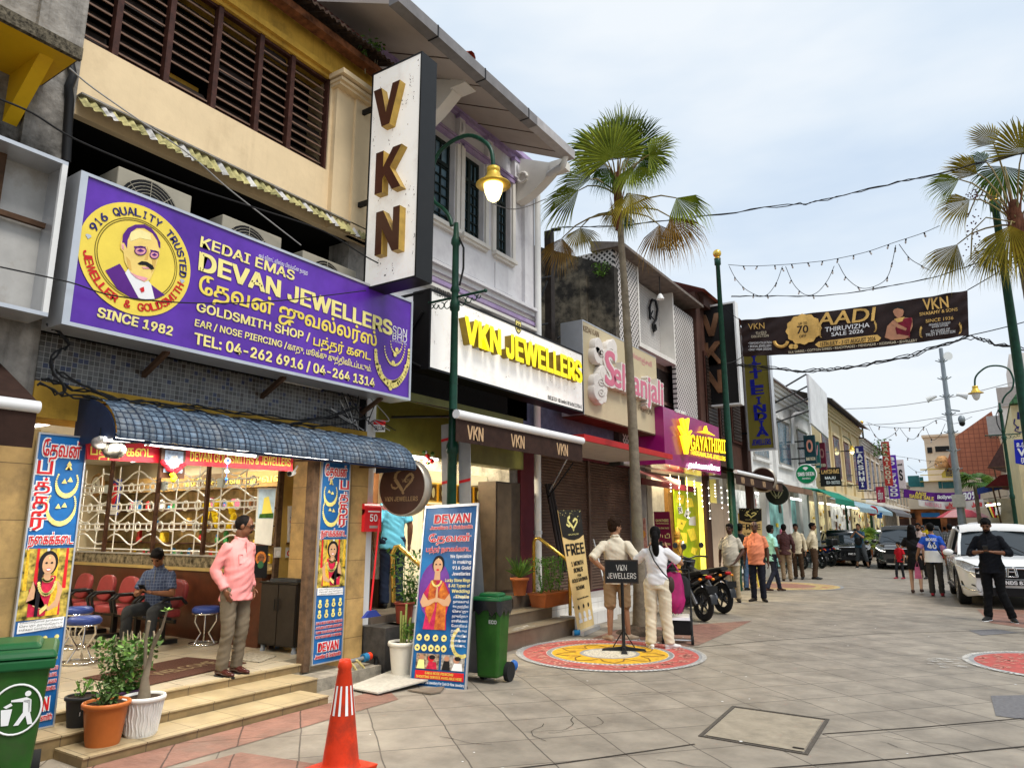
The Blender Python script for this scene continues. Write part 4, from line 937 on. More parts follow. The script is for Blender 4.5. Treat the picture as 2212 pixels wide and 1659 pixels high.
for z0,z1,o_,m_ in((7.58,7.62,.06,LIL),(7.98,8.04,.08,LIL),(8.04,8.12,.16,LIL),(5.16,5.22,.05,CRM),(5.22,5.3,.1,LILW),(5.3,5.35,.16,LILW),(5.06,5.12,.09,LIL),(4.95,5.0,.14,CRM)):b.box((XC,6.2,z0),(XC+o_,yE+.02,z1),m_)
b.bd('cornice',vc)
for ya_,yb_ in((yE-.32,yE),):
 b=B();b.box((XC,ya_,4.5),(XC+.07,yb_,4.94),LILW);b.box((XC,ya_,5.4),(XC+.07,yb_,7.56),LILW);b.bd('corner_pilaster',vc)
b=B();b.box((XC,7.5,4.72),(XC+.1,7.95,4.92),LILW);b.box((XC,8.6,4.72),(XC+.1,8.95,4.92),LILW);b.bd('panel_block',vc)
ga,gb_=at(850,0,PX(-5.05)),at(1230,345,PX(-5.05));zg=(ga.z+gb_.z)/2;ye0,ye1=5.2,gb_.y
b=B();b.hx([(-5.1,ye0,zg-.02),(-5.1,ye1,zg-.02),(XC-.05,ye1,8.12),(XC-.05,ye0,8.12)],[(-5.1,ye0,zg+.06),(-5.1,ye1,zg+.06),(XC-.05,ye1,8.2),(XC-.05,ye0,8.2)],SOFF);b.bd('soffit',vc)
b=B();sl_=(8.12-zg+.02)/(XC-.05+5.1)
for y in(6.35,7.05,7.75,8.45,9.1):b.hx([(-5.11,y,zg-.026),(-5.11,y+.014,zg-.026),(XC,y+.014,8.085),(XC,y,8.085)],[(-5.11,y,zg-.019),(-5.11,y+.014,zg-.019),(XC,y+.014,8.1),(XC,y,8.1)],mat('joint_brown',(.1,.07,.05)))
b.bd('soffit_joint',vc)
GUT=mat('gutter_grey',(.2,.19,.19),rg=.5,var=.15);GUT2=mat('gutter_light',(.42,.4,.4),rg=.5,var=.15)
b=B();b.box((-5.1,ye0,zg-.05),(-4.95,8.25,zg+.1),GUT);b.box((-5.1,8.25,zg-.05),(-4.948,ye1,zg+.1),GUT2)
for y in(5.9,6.9,8.0):b.box((-5.105,y,zg-.055),(-4.944,y+.02,zg+.105),BLACK)
b.bd('gutter',vc)
TERR=mat('terracotta_roof',(.3,.07,.04),rg=.85,var=.35,sc=12)
b=B();b.add([(-5.0,ye0,zg+.08),(-5.0,ye1-.05,zg+.08),(-9.5,ye1-.05,zg+2.3),(-9.5,ye0,zg+2.3)],[(0,1,2,3)],TERR);b.bd('roof',vc)
pr2=at(1022,120,PX(-5.15));b=B();b.tb([(-5.6,pr2.y+.02,pr2.z+.12),(-5.2,pr2.y+.02,pr2.z-.02)],.1,TERR,10,caps=False);b.bd('ridge_cap',vc)
for y in(6.98,9.72):
 b=B();pts=[]
 for i in range(11):
  u=i/10;pts.append((XC+.02+.72*u,7.2+.38*u**1.6))
 top=[(XC+.78,7.72),(XC+.02,8.05)]
 b.pm([(x,y,z)for x,z in pts]+[(x,y,z)for x,z in top],(0,.2,0),CRM);b.tb(arc((XC+.16,y-.012,7.62),.09,0,330,(1,0,0),(0,0,1),14),.03,CRM,6);b.box((XC+.72,y-.03,7.6),(XC+.98,y+.23,7.74),CRM);b.bd('eave_bracket',vc)
b=B();b.tb([(XC+.14,yE+.0,7.75),(XC+.14,yE+.0,4.2)],.055,WHITE,10);b.tb([(-5.05,ye1-.12,zg-.03),(-5.1,ye1-.15,zg-.2),(XC+.14,yE,7.8)],.055,WHITE,10);b.bd('downpipe',vc)
b=B();b.box((XC-.3,6.36,3.4),(XC,6.9,4.5),mat('maroon_pier',(.06,.02,.015),rg=.5));b.box((XC,6.62,4.05),(XC+.06,6.86,4.5),MATS['maroon_pier']);b.bd('pier',vc)
OLV=mat('olive_panel',(.16,.15,.03),rg=.35,var=.2,sc=3)
b=B();b.box((XC-.3,6.3,2.55),(XC-.02,yE-.25,3.4),OLV);b.box((XC-.3,6.9,3.4),(XC-.1,yE,4.5),DARK);b.bd('fascia_panel',vc)
b=B();b.box((XC-.2,6.18,0),(XC+.14,6.34,4.5),WHITE);b.bd('party_pier',vc)
ZC=.58
SLATE=gmt('brown_floor_tile',(.13,.1,.075),(.05,.04,.03),.6,.6,.006,axes='xy',rg=.35,var=.2,sc=3)
b=B();b.box((-13.8,7.3,0),(-6.12,yE-.25,ZC),SLATE);b.box((-7.0,6.35,0),(-6.12,7.3,ZC),SLATE);b.bd('floor',vc)
DRK=mat('shop_dark_brown',(.05,.032,.022),rg=.4,var=.2)
b=B();b.box((-13.8,7.3,2.95),(XC-.3,yE-.25,3.1),CEILM);b.bd('ceiling',vc)
b=B();b.box((-13.8,7.31,ZC),(-7.0,7.4,2.95),DRK);b.box((-7.0,6.6,ZC),(-6.9,7.4,2.95),mat('shop_wood_orange',(.3,.13,.05),rg=.4,var=.2));b.box((-9.6,7.4,ZC),(-9.5,yE-.25,2.95),DRK);b.bd('interior_wall',vc)
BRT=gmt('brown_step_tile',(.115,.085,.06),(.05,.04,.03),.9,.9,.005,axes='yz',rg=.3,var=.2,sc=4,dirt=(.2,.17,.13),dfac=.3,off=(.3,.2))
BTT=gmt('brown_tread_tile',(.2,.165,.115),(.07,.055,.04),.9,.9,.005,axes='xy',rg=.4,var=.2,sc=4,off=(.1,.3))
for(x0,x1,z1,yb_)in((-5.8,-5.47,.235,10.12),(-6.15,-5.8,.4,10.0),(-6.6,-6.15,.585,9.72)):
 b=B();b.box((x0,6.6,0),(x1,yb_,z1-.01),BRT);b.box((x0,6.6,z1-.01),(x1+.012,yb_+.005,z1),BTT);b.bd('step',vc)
b=B();q=RR(6)
for i in range(60):
 y=7.6+q.random()*1.4;x=-5.6+q.uniform(-.12,.1);b.pl([(x,y,.238),(x+q.uniform(.01,.05),y+.01,.238),(x+.03,y+q.uniform(.02,.06),.238),(x,y+.03,.238)],CHALKW)
b.bd('chalk_drawing',vc)
b=B();b.box((-6.6,6.2,0),(-5.75,6.62,.5),mat('dark_granite',(.06,.055,.05),rg=.5,var=.3,sc=9));b.bd('side_wall',vc)
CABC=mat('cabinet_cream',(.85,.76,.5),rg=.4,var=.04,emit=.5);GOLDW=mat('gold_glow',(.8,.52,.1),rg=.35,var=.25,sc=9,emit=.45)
XD=-7.05;pD=PX(XD)
dc=tg_('display_cabinet',(XD,9.6,ZC),'cream lit cabinet with gold framed pendants inside the VKN shop','cabinet')
ca,cb=at(898,1285,pD).y,at(1068,1280,pD).y;zt=at(980,1022,pD).z
b=B();b.box((XD-.4,ca,ZC),(XD-.36,cb,zt),CABC);b.box((XD-.36,ca,zt-.14),(XD,cb,zt),CABC);b.box((XD-.36,ca,ZC),(XD,ca+.12,zt-.14),CABC);b.box((XD-.36,cb-.14,ZC),(XD,cb,zt-.14),CABC);b.box((XD-.36,ca+.12,ZC),(XD,cb-.14,ZC+.12),CABC);b.bd('carcass',dc)
b=B();b.box((XD-.358,ca+.12,ZC+.12),(XD-.34,cb-.14,zt-.14),GOLDW);b.bd('lining',dc)
for k in range(1,5):z=ZC+.12+(zt-ZC-.3)*k/5;b=B();b.box((XD-.33,ca+.12,z),(XD-.03,cb-.14,z+.02),CABC);b.bd('shelf',dc)
nn=0
for k in range(5):
 z=ZC+.16+(zt-ZC-.3)*k/5
 for j in range(7):
  y=ca+.2+(cb-ca-.34)*j/7;hh=.28;f=B();w_=(cb-ca-.34)/7*.8
  f.box((XD-.2,y,z),(XD-.16,y+w_,z+hh),GOLD);f.box((XD-.16,y+.02,z+.02),(XD-.155,y+w_-.02,z+hh-.02),mat('frame_dark_lining',(.12,.06,.015),var=.3,sc=30));f.ell((XD-.15,y+w_/2,z+hh/2),(.008,w_*.2,hh*.28),mat('pendant_gold',(.8,.7,.4),var=.2),nu=8,nv=6)
  tag(f.bd('gold_frame'),'gold framed pendant on the shelves of the cream lit cabinet','frame','gold framed pendants in the cream cabinet')
pw=PX(-6.55);b=B();a,c=at(1070,1275,pw),at(1134,1045,pw);b.box((-6.9,a.y,ZC),(-6.55,c.y,c.z),mat('wardrobe_wood',(.075,.055,.04),rg=.4,var=.25));t=tg_('dark_wardrobe',(-6.8,a.y,ZC),'tall dark brown wooden cabinet inside the VKN shop entrance','cabinet');b.bd('carcass',t);b=B();b.box((-6.548,a.y+.03,ZC+.05),(-6.54,(a.y+c.y)/2,c.z-.03),mat('wardrobe_door',(.14,.1,.06),rg=.4,var=.2));b.bd('door',t)
c=at(1063,972,PX(-7.3));t=tg_('wall_clock',c,'round white wall clock under the VKN awning','clock');b=B();b.lt(c,[(.11,0),(.12,.02),(.1,.03)],ALU,22,axis=(1,0,0));b.bd('case',t);b=B();b.dc(c+V((.033,0,0)),.1,Yv,Zv,WHT,22);b.bd('face',t);b=B();b.box(c+V((.035,-.003,0)),c+V((.038,.003,.07)),BLK);b.box(c+V((.035,-.045,-.003)),c+V((.038,0,.003)),BLK);b.bd('hand',t)
for i,(x,y)in enumerate(((-7.2,7.9),(-7.2,8.9),(-8.6,8.3),(-8.6,9.4))):
 t=tg_('downlight',(x,y,2.95),'round ceiling downlight in the VKN shop, '+('front left','front right','back left','back right')[i],'light','downlights of the VKN shop');b=B();b.dc((x,y,2.945),.08,(1,0,0),(0,-1,0),TUBE,16);b.bd('lens',t);b=B();b.dc((x,y,2.947),.1,(1,0,0),(0,-1,0),ALU,16);b.bd('rim',t)
 l=bpy.data.lights.new('lamp_glow','POINT');l.energy=55;l.color=(1,.86,.6);l.shadow_soft_size=.08;o=bpy.data.objects.new('lamp_glow',l);COL.objects.link(o);o.parent=t;o.location=(0,0,-.12)
pg=PX(-6.75);a,c=at(822,1168,pg),at(866,1250,pg);t=tg_('glass_counter',(-6.8,a.y,ZC),'small glass display counter with black diamond notice in VKN shop','counter')
b=B();b.box((-7.1,a.y,ZC),(-6.75,c.y,c.z+.02),DRK);b.bd('base',t);b=B();b.box((-7.1,a.y,c.z+.02),(-6.75,c.y,a.z),mat('counter_glass',(.35,.42,.4),rg=.08,var=.5,sc=6));b.bd('glass_case',t)
b=B();b.pl(qp([(822,1208),(866,1205),(866,1252),(822,1252)],PX(-6.74)),BLK);b.bd('notice',t);b=B();pl=PX(-6.737)
for s,y in(('DIAMOND & KUTHI',1219),('& EARRING',1230),('WITH CERTIFICATE',1241)):ptx(b,s,(824,y+1),(865,y-1),(824,y-6),pl,WHT,.002,bq=.02)
b.bd('lettering',t)
XV=-5.8;pV=PX(XV);WS=mat('white_acrylic',(.82,.79,.74),rg=.3,var=.03,sc=2,dirt=(.5,.45,.4),dfac=.35,dsc=4,sq=.25,emit=.3)
ya,yb,z0,z1=at(930,700,pV).y,at(1257,800,pV).y,at(1257,888,pV).z,at(930,628,pV).z
SPK=mat('peel_speck',(.12,.11,.1),rg=.9)
def specks(bld,o,ax,ay,n,seed,size=.02):
 q=RR(seed)
 for i in range(n):
  cu,cv=q.random(),q.random()
  for k in range(q.randint(3,8)):
   p=o+ax*min(.98,max(.02,cu+q.gauss(0,.012)))+ay*min(.98,max(.02,cv+q.gauss(0,.02)));s_=size*q.uniform(.3,1)
   d1=ax.normalized()*s_*q.uniform(.3,1);d2=ay.normalized()*s_*q.uniform(.5,1.6)
   bld.pl([p,p+d1,p+d1*.4+d2],SPK)
ws=tg_('white_sign',(XV-.15,(ya+yb)/2,z0),'white lightbox sign with raised yellow VKN JEWELLERS letters','sign')
b=B();b.box((XV-.28,ya,z0),(XV,yb,z1),WS);b.bd('light_box',ws)
b=B()
for q0,q1 in(((ya-.03,z0-.03),(ya,z1+.03)),((yb,z0-.03),(yb+.03,z1+.03)),((ya,z1),(yb,z1+.03)),((ya,z0-.03),(yb,z0))):b.box((XV-.29,q0[0],q0[1]),(XV+.01,q1[0],q1[1]),BLACK)
b.bd('frame',ws)
LY=mat('lit_yellow',(.95,.78,.02),rg=.35,var=.08,sc=3,emit=.4);LYS=mat('letter_side_gold',(.32,.22,.03),rg=.4,var=.3)
k3=[at(*p,pV,.13)for p in((990,742),(1243,828),(990,687))];b=B();b.tx('VKN JEWELLERS',*[p-X1*.13 for p in k3],LYS,ext=.129);b.bd('letter_return',ws)
b=B();b.tx('VKN JEWELLERS',*k3,LY,bq=.06);b.bd('lettering',ws)
b=B();ptx(b,'KEDAI EMAS',(937,636),(987,656),(937,618),pV,BLK,font=False);ptx(b,'DIMILIKI OLEH : VKN Jewellers & ND Sdn Bhd (1119284-K)',(1183,862),(1256,883),(1183,853),pV,BLK,bq=.01);b.bd('small_lettering',ws)
b=B();c=at(1119,706,pV,.004);b.add([c+Yv*x*.09+Zv*y*.1 for x,y in((-1,1),(1,1),(1,-.4),(.6,-.9),(0,-1.2),(-.6,-.9),(-1,-.4))],[tuple(range(7))],BLK);b.add([c+V((.003,0,0))+Yv*x*.075+Zv*y*.085 for x,y in((-1,1),(1,1),(1,-.4),(.6,-.9),(0,-1.2),(-.6,-.9),(-1,-.4))],[tuple(range(7))],GP);b.tx('80',c+V((.006,-.05,-.045)),c+V((.006,.05,-.045)),c+V((.006,-.05,.045)),BLK,bq=.03);b.bd('emblem',ws)
b=B();specks(b,V((XV+.003,ya,z0)),Yv*(yb-ya),Zv*(z1-z0),40,3);b.bd('peeling_specks',ws)
b=B();b.tb([(XC,ya-.02,z1),(XV-.1,ya-.02,z1+.0)],.02,BLACK,6);b.tb([(XC,ya-.05,z0+.3),(XV-.1,ya-.05,z0+.75)],.02,BLACK,6);b.tb([(XC,ya-.05,z0+.2),(XV-.1,ya-.05,z0-.0)],.02,BLACK,6);b.bd('bracket',ws)
YV=5.6;pY=PY(YV);q4=[at(*p,pY)for p in((798,165),(907,115),(905,600),(793,622))]
xa,xb=(q4[0].x+q4[3].x)/2,(q4[1].x+q4[2].x)/2;z0=(q4[2].z+q4[3].z)/2;z1=q4[0].z;TH=.27
vs_=tg_('vertical_sign',((xa+xb)/2,YV,z0),'tall white vertical lightbox sign with brown VKN letters','sign')
b=B();b.box((xa+.02,YV,z0+.02),(xb-.02,YV+TH-.01,z1-.02),WS);b.bd('light_box',vs_)
BKF=mat('black_frame',(.014,.014,.014),rg=.35)
b=B();b.box((xa,YV-.008,z0),(xa+.02,YV+TH,z1),BKF);b.box((xb-.02,YV-.008,z0),(xb,YV+TH,z1),BKF);b.box((xa+.02,YV-.008,z0),(xb-.02,YV+TH,z0+.02),BKF);b.box((xa+.02,YV-.008,z1-.02),(xb-.02,YV+TH,z1),BKF);b.bd('frame',vs_)
LBR=mat('letter_brown',(.09,.035,.022),rg=.3,var=.15,sc=3);LBS=mat('letter_gold_side',(.44,.28,.06),rg=.35,var=.2,sc=9)
BLOCK={'V':[(0,1),(.3,1),(.51,.32),(.72,1),(1,1),(.66,0),(.36,0)],'K':[(0,1),(.3,1),(.3,.6),(.66,1),(1,1),(.57,.55),(1,0),(.66,0),(.37,.4),(.3,.33),(.3,0),(0,0)],'N':[(0,0),(0,1),(.3,1),(.72,.45),(.72,1),(1,1),(1,0),(.72,0),(.28,.57),(.28,0)]}
def block(t,s,l,r,zb,zt,Yf,dep,mf,ms):
 b=B();P_=[(l+(r-l)*u,zb+(zt-zb)*v)for u,v in BLOCK[s]];n=len(P_)
 f=[V((x,Yf,z))for x,z in P_];k=[V((x,Yf+dep,z))for x,z in P_]
 b.add(f,[list(range(n))],mf);b.add(f+k,[(i,(i+1)%n,n+(i+1)%n,n+i)for i in range(n)],ms);b.bd('letter',t)
for s,(l,r,yt,yb_)in{'V':(806,862,186,270),'K':(811,866,322,411),'N':(811,862,452,545)}.items():
 pf=PY(YV-.1);block(vs_,s,at(l,(yt+yb_)/2,pf).x,at(r,(yt+yb_)/2,pf).x,at((l+r)/2,yb_,pf).z,at((l+r)/2,yt,pf).z,YV-.1,.1,LBR,LBS)
b=B();specks(b,V((xa+.03,YV-.003,z0+.05)),V((xb-xa-.06,0,0)),Zv*(z1-z0-.1),36,9,.022);b.bd('peeling_specks',vs_)
for z in(z0+.12,z0+1.15,z0+2.4):b=B();b.box((-6.1,YV+.12,z),(xa,YV+.16,z+.06),BLACK);b.bd('bracket',vs_)
def vkn_awning(xw,xf,ya,yb,zr,lq,n=3,px=None):
 t=tg_('retractable_awning',(xf,(ya+yb)/2,zr),lq,'awning')
 b=B();b.tb([(xf,ya,zr),(xf,yb,zr)],.055,mat('roller_white',(.8,.8,.8)),12);b.bd('front_roller',t)
 b=B();b.pl([(xw,ya,zr+.36),(xw,yb,zr+.36),(xf,yb,zr+.05),(xf,ya,zr+.05)],BRC);b.bd('canopy',t)
 b=B();b.box((xf-.004,ya,zr-.32),(xf+.004,yb,zr-.04),BRC);b.bd('valance',t);b=B()
 for i in range(n):
  y=ya+(yb-ya)*(.22+.33*i if px is None else px[i]);b.tx('VKN',(xf+.006,y-.16,zr-.27),(xf+.006,y+.16,zr-.27),(xf+.006,y-.16,zr-.11),mat('letter_tan',(.55,.36,.2)),bq=.035)
 b.bd('lettering',t)
 b=B()
 for y in(ya+.25,yb-.25):b.tb([(xw,y,zr+.1),((xw+xf)/2,y+.35,zr+.1),(xf,y,zr)],.018,BLACK,6)
 b.bd('folding_arm',t)
 return t
pA=PX(-5.05);a,c=at(985,905,pA),at(1257,944,pA)
vkn_awning(XC,-5.05,a.y,c.y,(a.z+c.z)/2,'brown retractable awning with VKN letters under the white sign',px=(.12,.42,.8))
tube_lamp((-6.2,6.6,2.52),(-6.2,7.6,2.52),'lit strip lamp under the olive fascia of the VKN shop',lamp=22)
rc=at(868,1052,PY(6.35));rr=abs(at(868,992,PY(6.35)).z-at(868,1112,PY(6.35)).z)/2
t=tg_('round_sign',rc,'round dark brown VKN JEWELLERS sign projecting beside the blue awning','sign')
ax=V((.12,-1,0)).normalized();ux=V((1,.12,0)).normalized()
b=B();b.lt(rc,[(rr*1.0,0),(rr*1.04,.01),(rr*1.04,.13),(rr*1.0,.14)],mat('sign_ring',(.45,.4,.33),rg=.3,metal=.5),40,axis=-ax);b.bd('rim',t)
b=B();b.dc(rc+ax*.003,rr*.98,ux,Zv,mat('round_sign_brown',(.05,.022,.015),rg=.35,var=.2),40);b.bd('face',t)
b=B();TANL=mat('round_sign_tan',(.26,.17,.08),rg=.4);O=rc+ax*.007
Q=lambda u,v:O+ux*rr*u+Zv*rr*v
b.tx('VKN JEWELLERS',Q(-.72,-.5),Q(.72,-.5),Q(-.72,-.34),TANL,bq=.02)
def stroke(bl,pts,wd,m,f=Q):
 P_=[f(*p)for p in pts]
 for i,(p,q_)in enumerate(zip(P_,P_[1:])):
  d=(q_-p);n_=d.cross(ax).normalized();w0=rr*wd*(.4+.6*sin(pi*(i+.5)/(len(P_)-1)));bl.pl([p-n_*w0,q_-n_*w0,q_+n_*w0,p+n_*w0],m)
stroke(b,[(-.05,.62),(-.25,.5),(-.3,.3),(-.15,.12),(.02,-.1),(.1,-.25)],.07,TANL);stroke(b,[(.02,-.22),(.2,.0),(.42,.2),(.5,.38),(.38,.48),(.2,.36),(.1,.2)],.05,TANL);stroke(b,[(-.45,.12),(-.42,.0),(-.25,-.05),(-.1,.05)],.04,TANL)
b.tx('VKN',Q(.0,.16),Q(.36,.16),Q(.0,.3),TANL);b.bd('emblem',t)
b=B();b.box((rc.x-rr-.35,rc.y+.1,rc.z+.2),(rc.x-rr*.9,rc.y+.14,rc.z+.26),ALU);b.box((rc.x-rr-.35,rc.y+.1,rc.z-.26),(rc.x-rr*.9,rc.y+.14,rc.z-.2),ALU);b.bd('bracket',t)
pM=PX(-6.03);t=tg_('mailbox',at(806,1148,pM),'red wall mailbox numbered 50 on the white pier','mailbox');a,c=at(789,1100,pM),at(823,1148,pM)
b=B();b.box((-6.18,a.y,c.z),(-6.03,c.y,a.z),REDP);b.lt((-6.105,a.y,a.z),[(.075,0),(.075,c.y-a.y)],REDP,14,axis=(0,1,0));b.bd('body',t);b=B();b.box((-6.03,a.y+.05,a.z-.03),(-6.025,c.y-.03,a.z-.015),WHT);b.tx('50',(-6.026,a.y+.08,c.z+.12),(-6.026,a.y+.2,c.z+.12),(-6.026,a.y+.08,c.z+.2),WHT,bq=.02);b.box((-6.03,a.y+.08,c.z+.04),(-6.026,a.y+.22,c.z+.07),mat('label_grey',(.4,.3,.28)));b.bd('marking',t)
pM=PX(-6.14);t=tg_('alarm_sign',at(816,930,pM),'small white and red SECOM alarm plate on the white pier','sign');b=B();b.pl(qp([(804,917),(829,919),(829,933),(804,933)],pM,.02),WHT);b.bd('plate',t);b=B();b.pl(qp([(804,907),(830,908),(830,919),(804,917)],pM,.022),REDP);b.bd('top_plate',t);b=B();ptx(b,'SECOM',(806,929),(827,930),(806,920),pM,BLK,.024,bq=.03);b.bd('lettering',t)
t=tg_('broom',gd(795,1330,.5),'red handled blue broom leaning by the white pier','broom');a,c=at(820,1120,PX(-6.0)),at(800,1318,PX(-5.95));b=B();b.tb([a,c],.012,REDP,6);b.bd('handle',t);b=B();b.pm([c+V((0,-.05,0)),c+V((0,.05,0)),c+V((0,.14,-.07)),c+V((0,-.14,-.07))],(.04,0,0),mat('broom_blue',(.03,.05,.25)));b.bd('head',t)
t=tg_('hanging_flowers',at(920,985,PX(-6.2)),'hanging bunch of red and white artificial flowers behind the round sign','flowers');b=B();q=RR(2)
for i in range(14):b.ell(at(925+q.uniform(-10,10),990+q.uniform(-14,10),PX(-6.2+q.uniform(-.06,.06))),q.uniform(.02,.035),(REDP,WHT,LEAF)[i%3],nu=7,nv=5)
b.bd('blossom',t)
def rail(pts,lq):
 t=tg_('brass_handrail',pts[0],lq,'handrail');b=B();b.tb(pts,.028,GOLD,10);b.bd('rail',t)
 return t
r1=[at(850,1300,PX(-6.15)),at(848,1195,PX(-6.15)),at(854,1181,PX(-6.12)),at(862,1180,PX(-6.08)),at(912,1225,PX(-5.6)),at(918,1233,PX(-5.55)),at(920,1345,PX(-5.55))]
t=rail(r1,'brass handrail behind the blue sandwich board')
r2=[V((-6.25,9.62,.58)),at(1153,1172,PX(-6.25)),at(1157,1163,PX(-6.2)),at(1164,1162,PX(-6.15)),at(1222,1207,PX(-5.72)),at(1230,1218,PX(-5.68)),V((-5.68,9.98,.24))]
r2[0].y=r2[1].y;r2[6].x=r2[5].x;r2[6].y=r2[5].y
t=rail(r2,'brass handrail at the right end of the brown steps')
def bush(bl,c,rx,rz,n,seed,ms,leaf=.03):
 q=RR(seed)
 for i in range(n):
  a=q.uniform(0,6.283);u=q.random()**.5;zz=q.random()
  p=V(c)+V((cos(a)*rx*u*(.5+.5*zz),sin(a)*rx*u*(.5+.5*zz),rz*zz));d=V((q.uniform(-1,1),q.uniform(-1,1),q.uniform(-.5,.9))).normalized()*leaf*q.uniform(.7,1.5);e_=d.cross(V((q.uniform(-1,1),q.uniform(-1,1),1))).normalized()*leaf*.35
  bl.pl([p-d*.5,p+e_,p+d*.7,p-e_],ms[i%len(ms)])
 for i in range(9):
  a=q.uniform(0,6.283);bl.tb([V(c),V(c)+V((cos(a)*rx*.35,sin(a)*rx*.35,rz*.5)),V(c)+V((cos(a)*rx*.6,sin(a)*rx*.6,rz*.95))],.004,ms[0],4)
TC=mat('terracotta_plastic',(.34,.105,.035),rg=.5,var=.15,sc=6)
t=tg_('planter_box',(-5.95,9.75,.4),'long terracotta planter of leafy plants on the brown steps','planter');a=at(1176,1302,PX(-5.75));c=at(1232,1300,PX(-5.75));z0=.405
b=B();ylo,yhi=a.y,c.y;b.hx([(-6.0,ylo+.04,z0),(-5.76,ylo+.04,z0),(-5.76,yhi-.04,z0),(-6.0,yhi-.04,z0)],[(-6.04,ylo,z0+.2),(-5.72,ylo,z0+.2),(-5.72,yhi,z0+.2),(-6.04,yhi,z0+.2)],TC);b.box((-6.05,ylo-.01,z0+.18),(-5.71,yhi+.01,z0+.21),TC);b.bd('trough',t)
b=B()
for k in range(3):bush(b,(-5.88,ylo+.15+(yhi-ylo-.3)*k/2,z0+.2),.2,.55,190,30+k,[mat('leaf_bright',(.07,.19,.02),var=.4,sc=14),LEAF],.035)
b.bd('foliage',t)
t=tg_('flower_pot',(-6.2,9.5,.58),'terracotta pot with spiky plant behind the brass handrail','plant pot');b=B();p=V((-6.12,ylo-.12,.59));b.lt(p,[(.09,0),(.13,.22),(.15,.22),(.15,.26),(.12,.26)],TC,16);b.bd('pot',t);b=B()
q=RR(12)
for i in range(40):a_=q.uniform(0,6.283);d=V((cos(a_)*q.uniform(.1,.3),sin(a_)*q.uniform(.1,.3),q.uniform(.15,.4)));e_=d.cross(V((0,0,1))).normalized()*.012;b.add([p+V((0,0,.25))-e_,p+V((0,0,.25))+e_,p+V((0,0,.25))+d*.6+e_*.8,p+V((0,0,.25))+d+V((0,0,-.05)),p+V((0,0,.25))+d*.6-e_*.8],[(0,1,2,3,4)],LEAF2 if i%2 else LEAF)
b.bd('foliage',t)
# SHUTTERED SHOP (D)
XD2=-6.6
sd=tg_('shuttered_shop',(XD2,12.4,0),'single storey shop with brown roller shutter behind the palm tree','shop')
SHB=mat('shutter_brown',(.115,.065,.045),rg=.45,var=.18,sc=4,dirt=(.04,.025,.02),dfac=.4,dsc=3)
y0_,y1_=10.9,14.9;zb_=.42
b=B();ys=[(y0_+.05,12.78),(12.86,y1_-.05)]
sh_=[]
for a,c in ys:
 p=B();n=46;vs=[]
 for k in range(n*2+1):
  z=zb_+2.5*k/(n*2);x=XD2+(.022 if k%2 else 0);vs+=[(x,a,z),(x,c,z)]
 p.add(vs,[(2*k,2*k+1,2*k+3,2*k+2)for k in range(n*2)],SHB);sh_.append(p)
for p in sh_:p.bd('roller_shutter',sd)
b=B();b.box((XD2-.03,12.78,zb_),(XD2+.06,12.86,2.95),SHB);b.bd('mullion',sd)
b=B();b.box((XD2-.5,10.26,0),(XD2-.02,y1_,3.6),mat('maroon_wall',(.12,.02,.03),rg=.7));b.box((XD2-.02,10.26,0),(XD2+.06,y0_,3.3),MATS['maroon_wall']);b.box((XD2-.02,y1_-.05,0),(XD2+.25,y1_+.35,3.6),mat('grey_pier',(.18,.16,.15),var=.2));b.box((XD2-.02,y0_,2.92),(XD2+.08,y1_-.05,3.1),MATS['maroon_wall']);b.bd('wall',sd)
b=B();b.box((-10,10.26,3.6),(XD2,y1_,3.7),mat('flat_roof',(.2,.19,.18)));b.bd('roof',sd)
WTL=gmt('white_step_tile',(.72,.7,.66),(.3,.28,.25),.3,.3,.006,axes='yz',rg=.3,var=.05,dirt=(.4,.35,.28),dfac=.3)
b=B();b.box((XD2-.02,10.28,0),(-6.0,14.9,.38),WTL);b.bd('step',sd);b=B();b.box((-6.0,10.6,0),(-5.72,12.2,.2),WTL);b.bd('step',sd)
pS=PX(-5.15);a,c=at(1262,958,pS),at(1452,985,pS)
RC=mat('canopy_red',(.45,.02,.02),rg=.5,var=.1);UND=mat('canopy_underside',(.6,.5,.42),rg=.6,var=.08)
z_=(a.z+c.z)/2
b=B();b.box((XD2+.08,a.y,z_),(-5.18,c.y,z_+.06),UND);b.bd('canopy_slab',sd)
b=B();b.box((-5.18,a.y,z_-.01),(-5.14,c.y,z_+.09),RC);b.box((XD2+.08,a.y-.02,z_-.01),(-5.14,a.y,z_+.09),RC);b.box((XD2+.08,a.y,z_+.06),(-5.18,c.y,z_+.085),RC);b.bd('canopy_edge',sd)
b=B();b.box((XD2+.081,a.y-.3,z_+.09),(XD2+.2,c.y+.2,z_+.75),mat('fascia_blue',(.1,.13,.22),rg=.6,var=.25,dirt=(.2,.2,.2)));b.bd('fascia_panel',sd)
b=B();b.tb(arc((-6.0,a.y-.2,z_+.22),.3,180,330,(0,1,0),(0,0,1),10),.07,mat('duct_cream',(.6,.52,.42),var=.1),10);tag(b.bd('air_duct'),'bent cream air duct hanging above the brown VKN awning','duct')
t=tg_('downpipe',(-6.45,10.35,0),'white vertical rainwater pipe at the left of the brown shutter','pipe');b=B();b.tb([V((-6.3,10.42,.3)),V((-6.3,10.42,4.3))],.06,WHITE,10);b.bd('pipe',t);b=B();b.tb([V((-6.3,10.42,1.5)),V((-6.3,10.42,1.56))],.075,ALU,10);b.bd('pipe_bracket',t)
for i in range(3):b=B();b.tb([at(1180+i*5,1045,PX(-6.45)),at(1215+i*7,1235,PX(-6.1))],.03,mat('dark_pipe',(.03,.022,.02)),8);tag(b.bd('leaning_pipe'),'long dark pipe leaning in front of the brown shutter','pipe','bundle of dark pipes at the shutter')
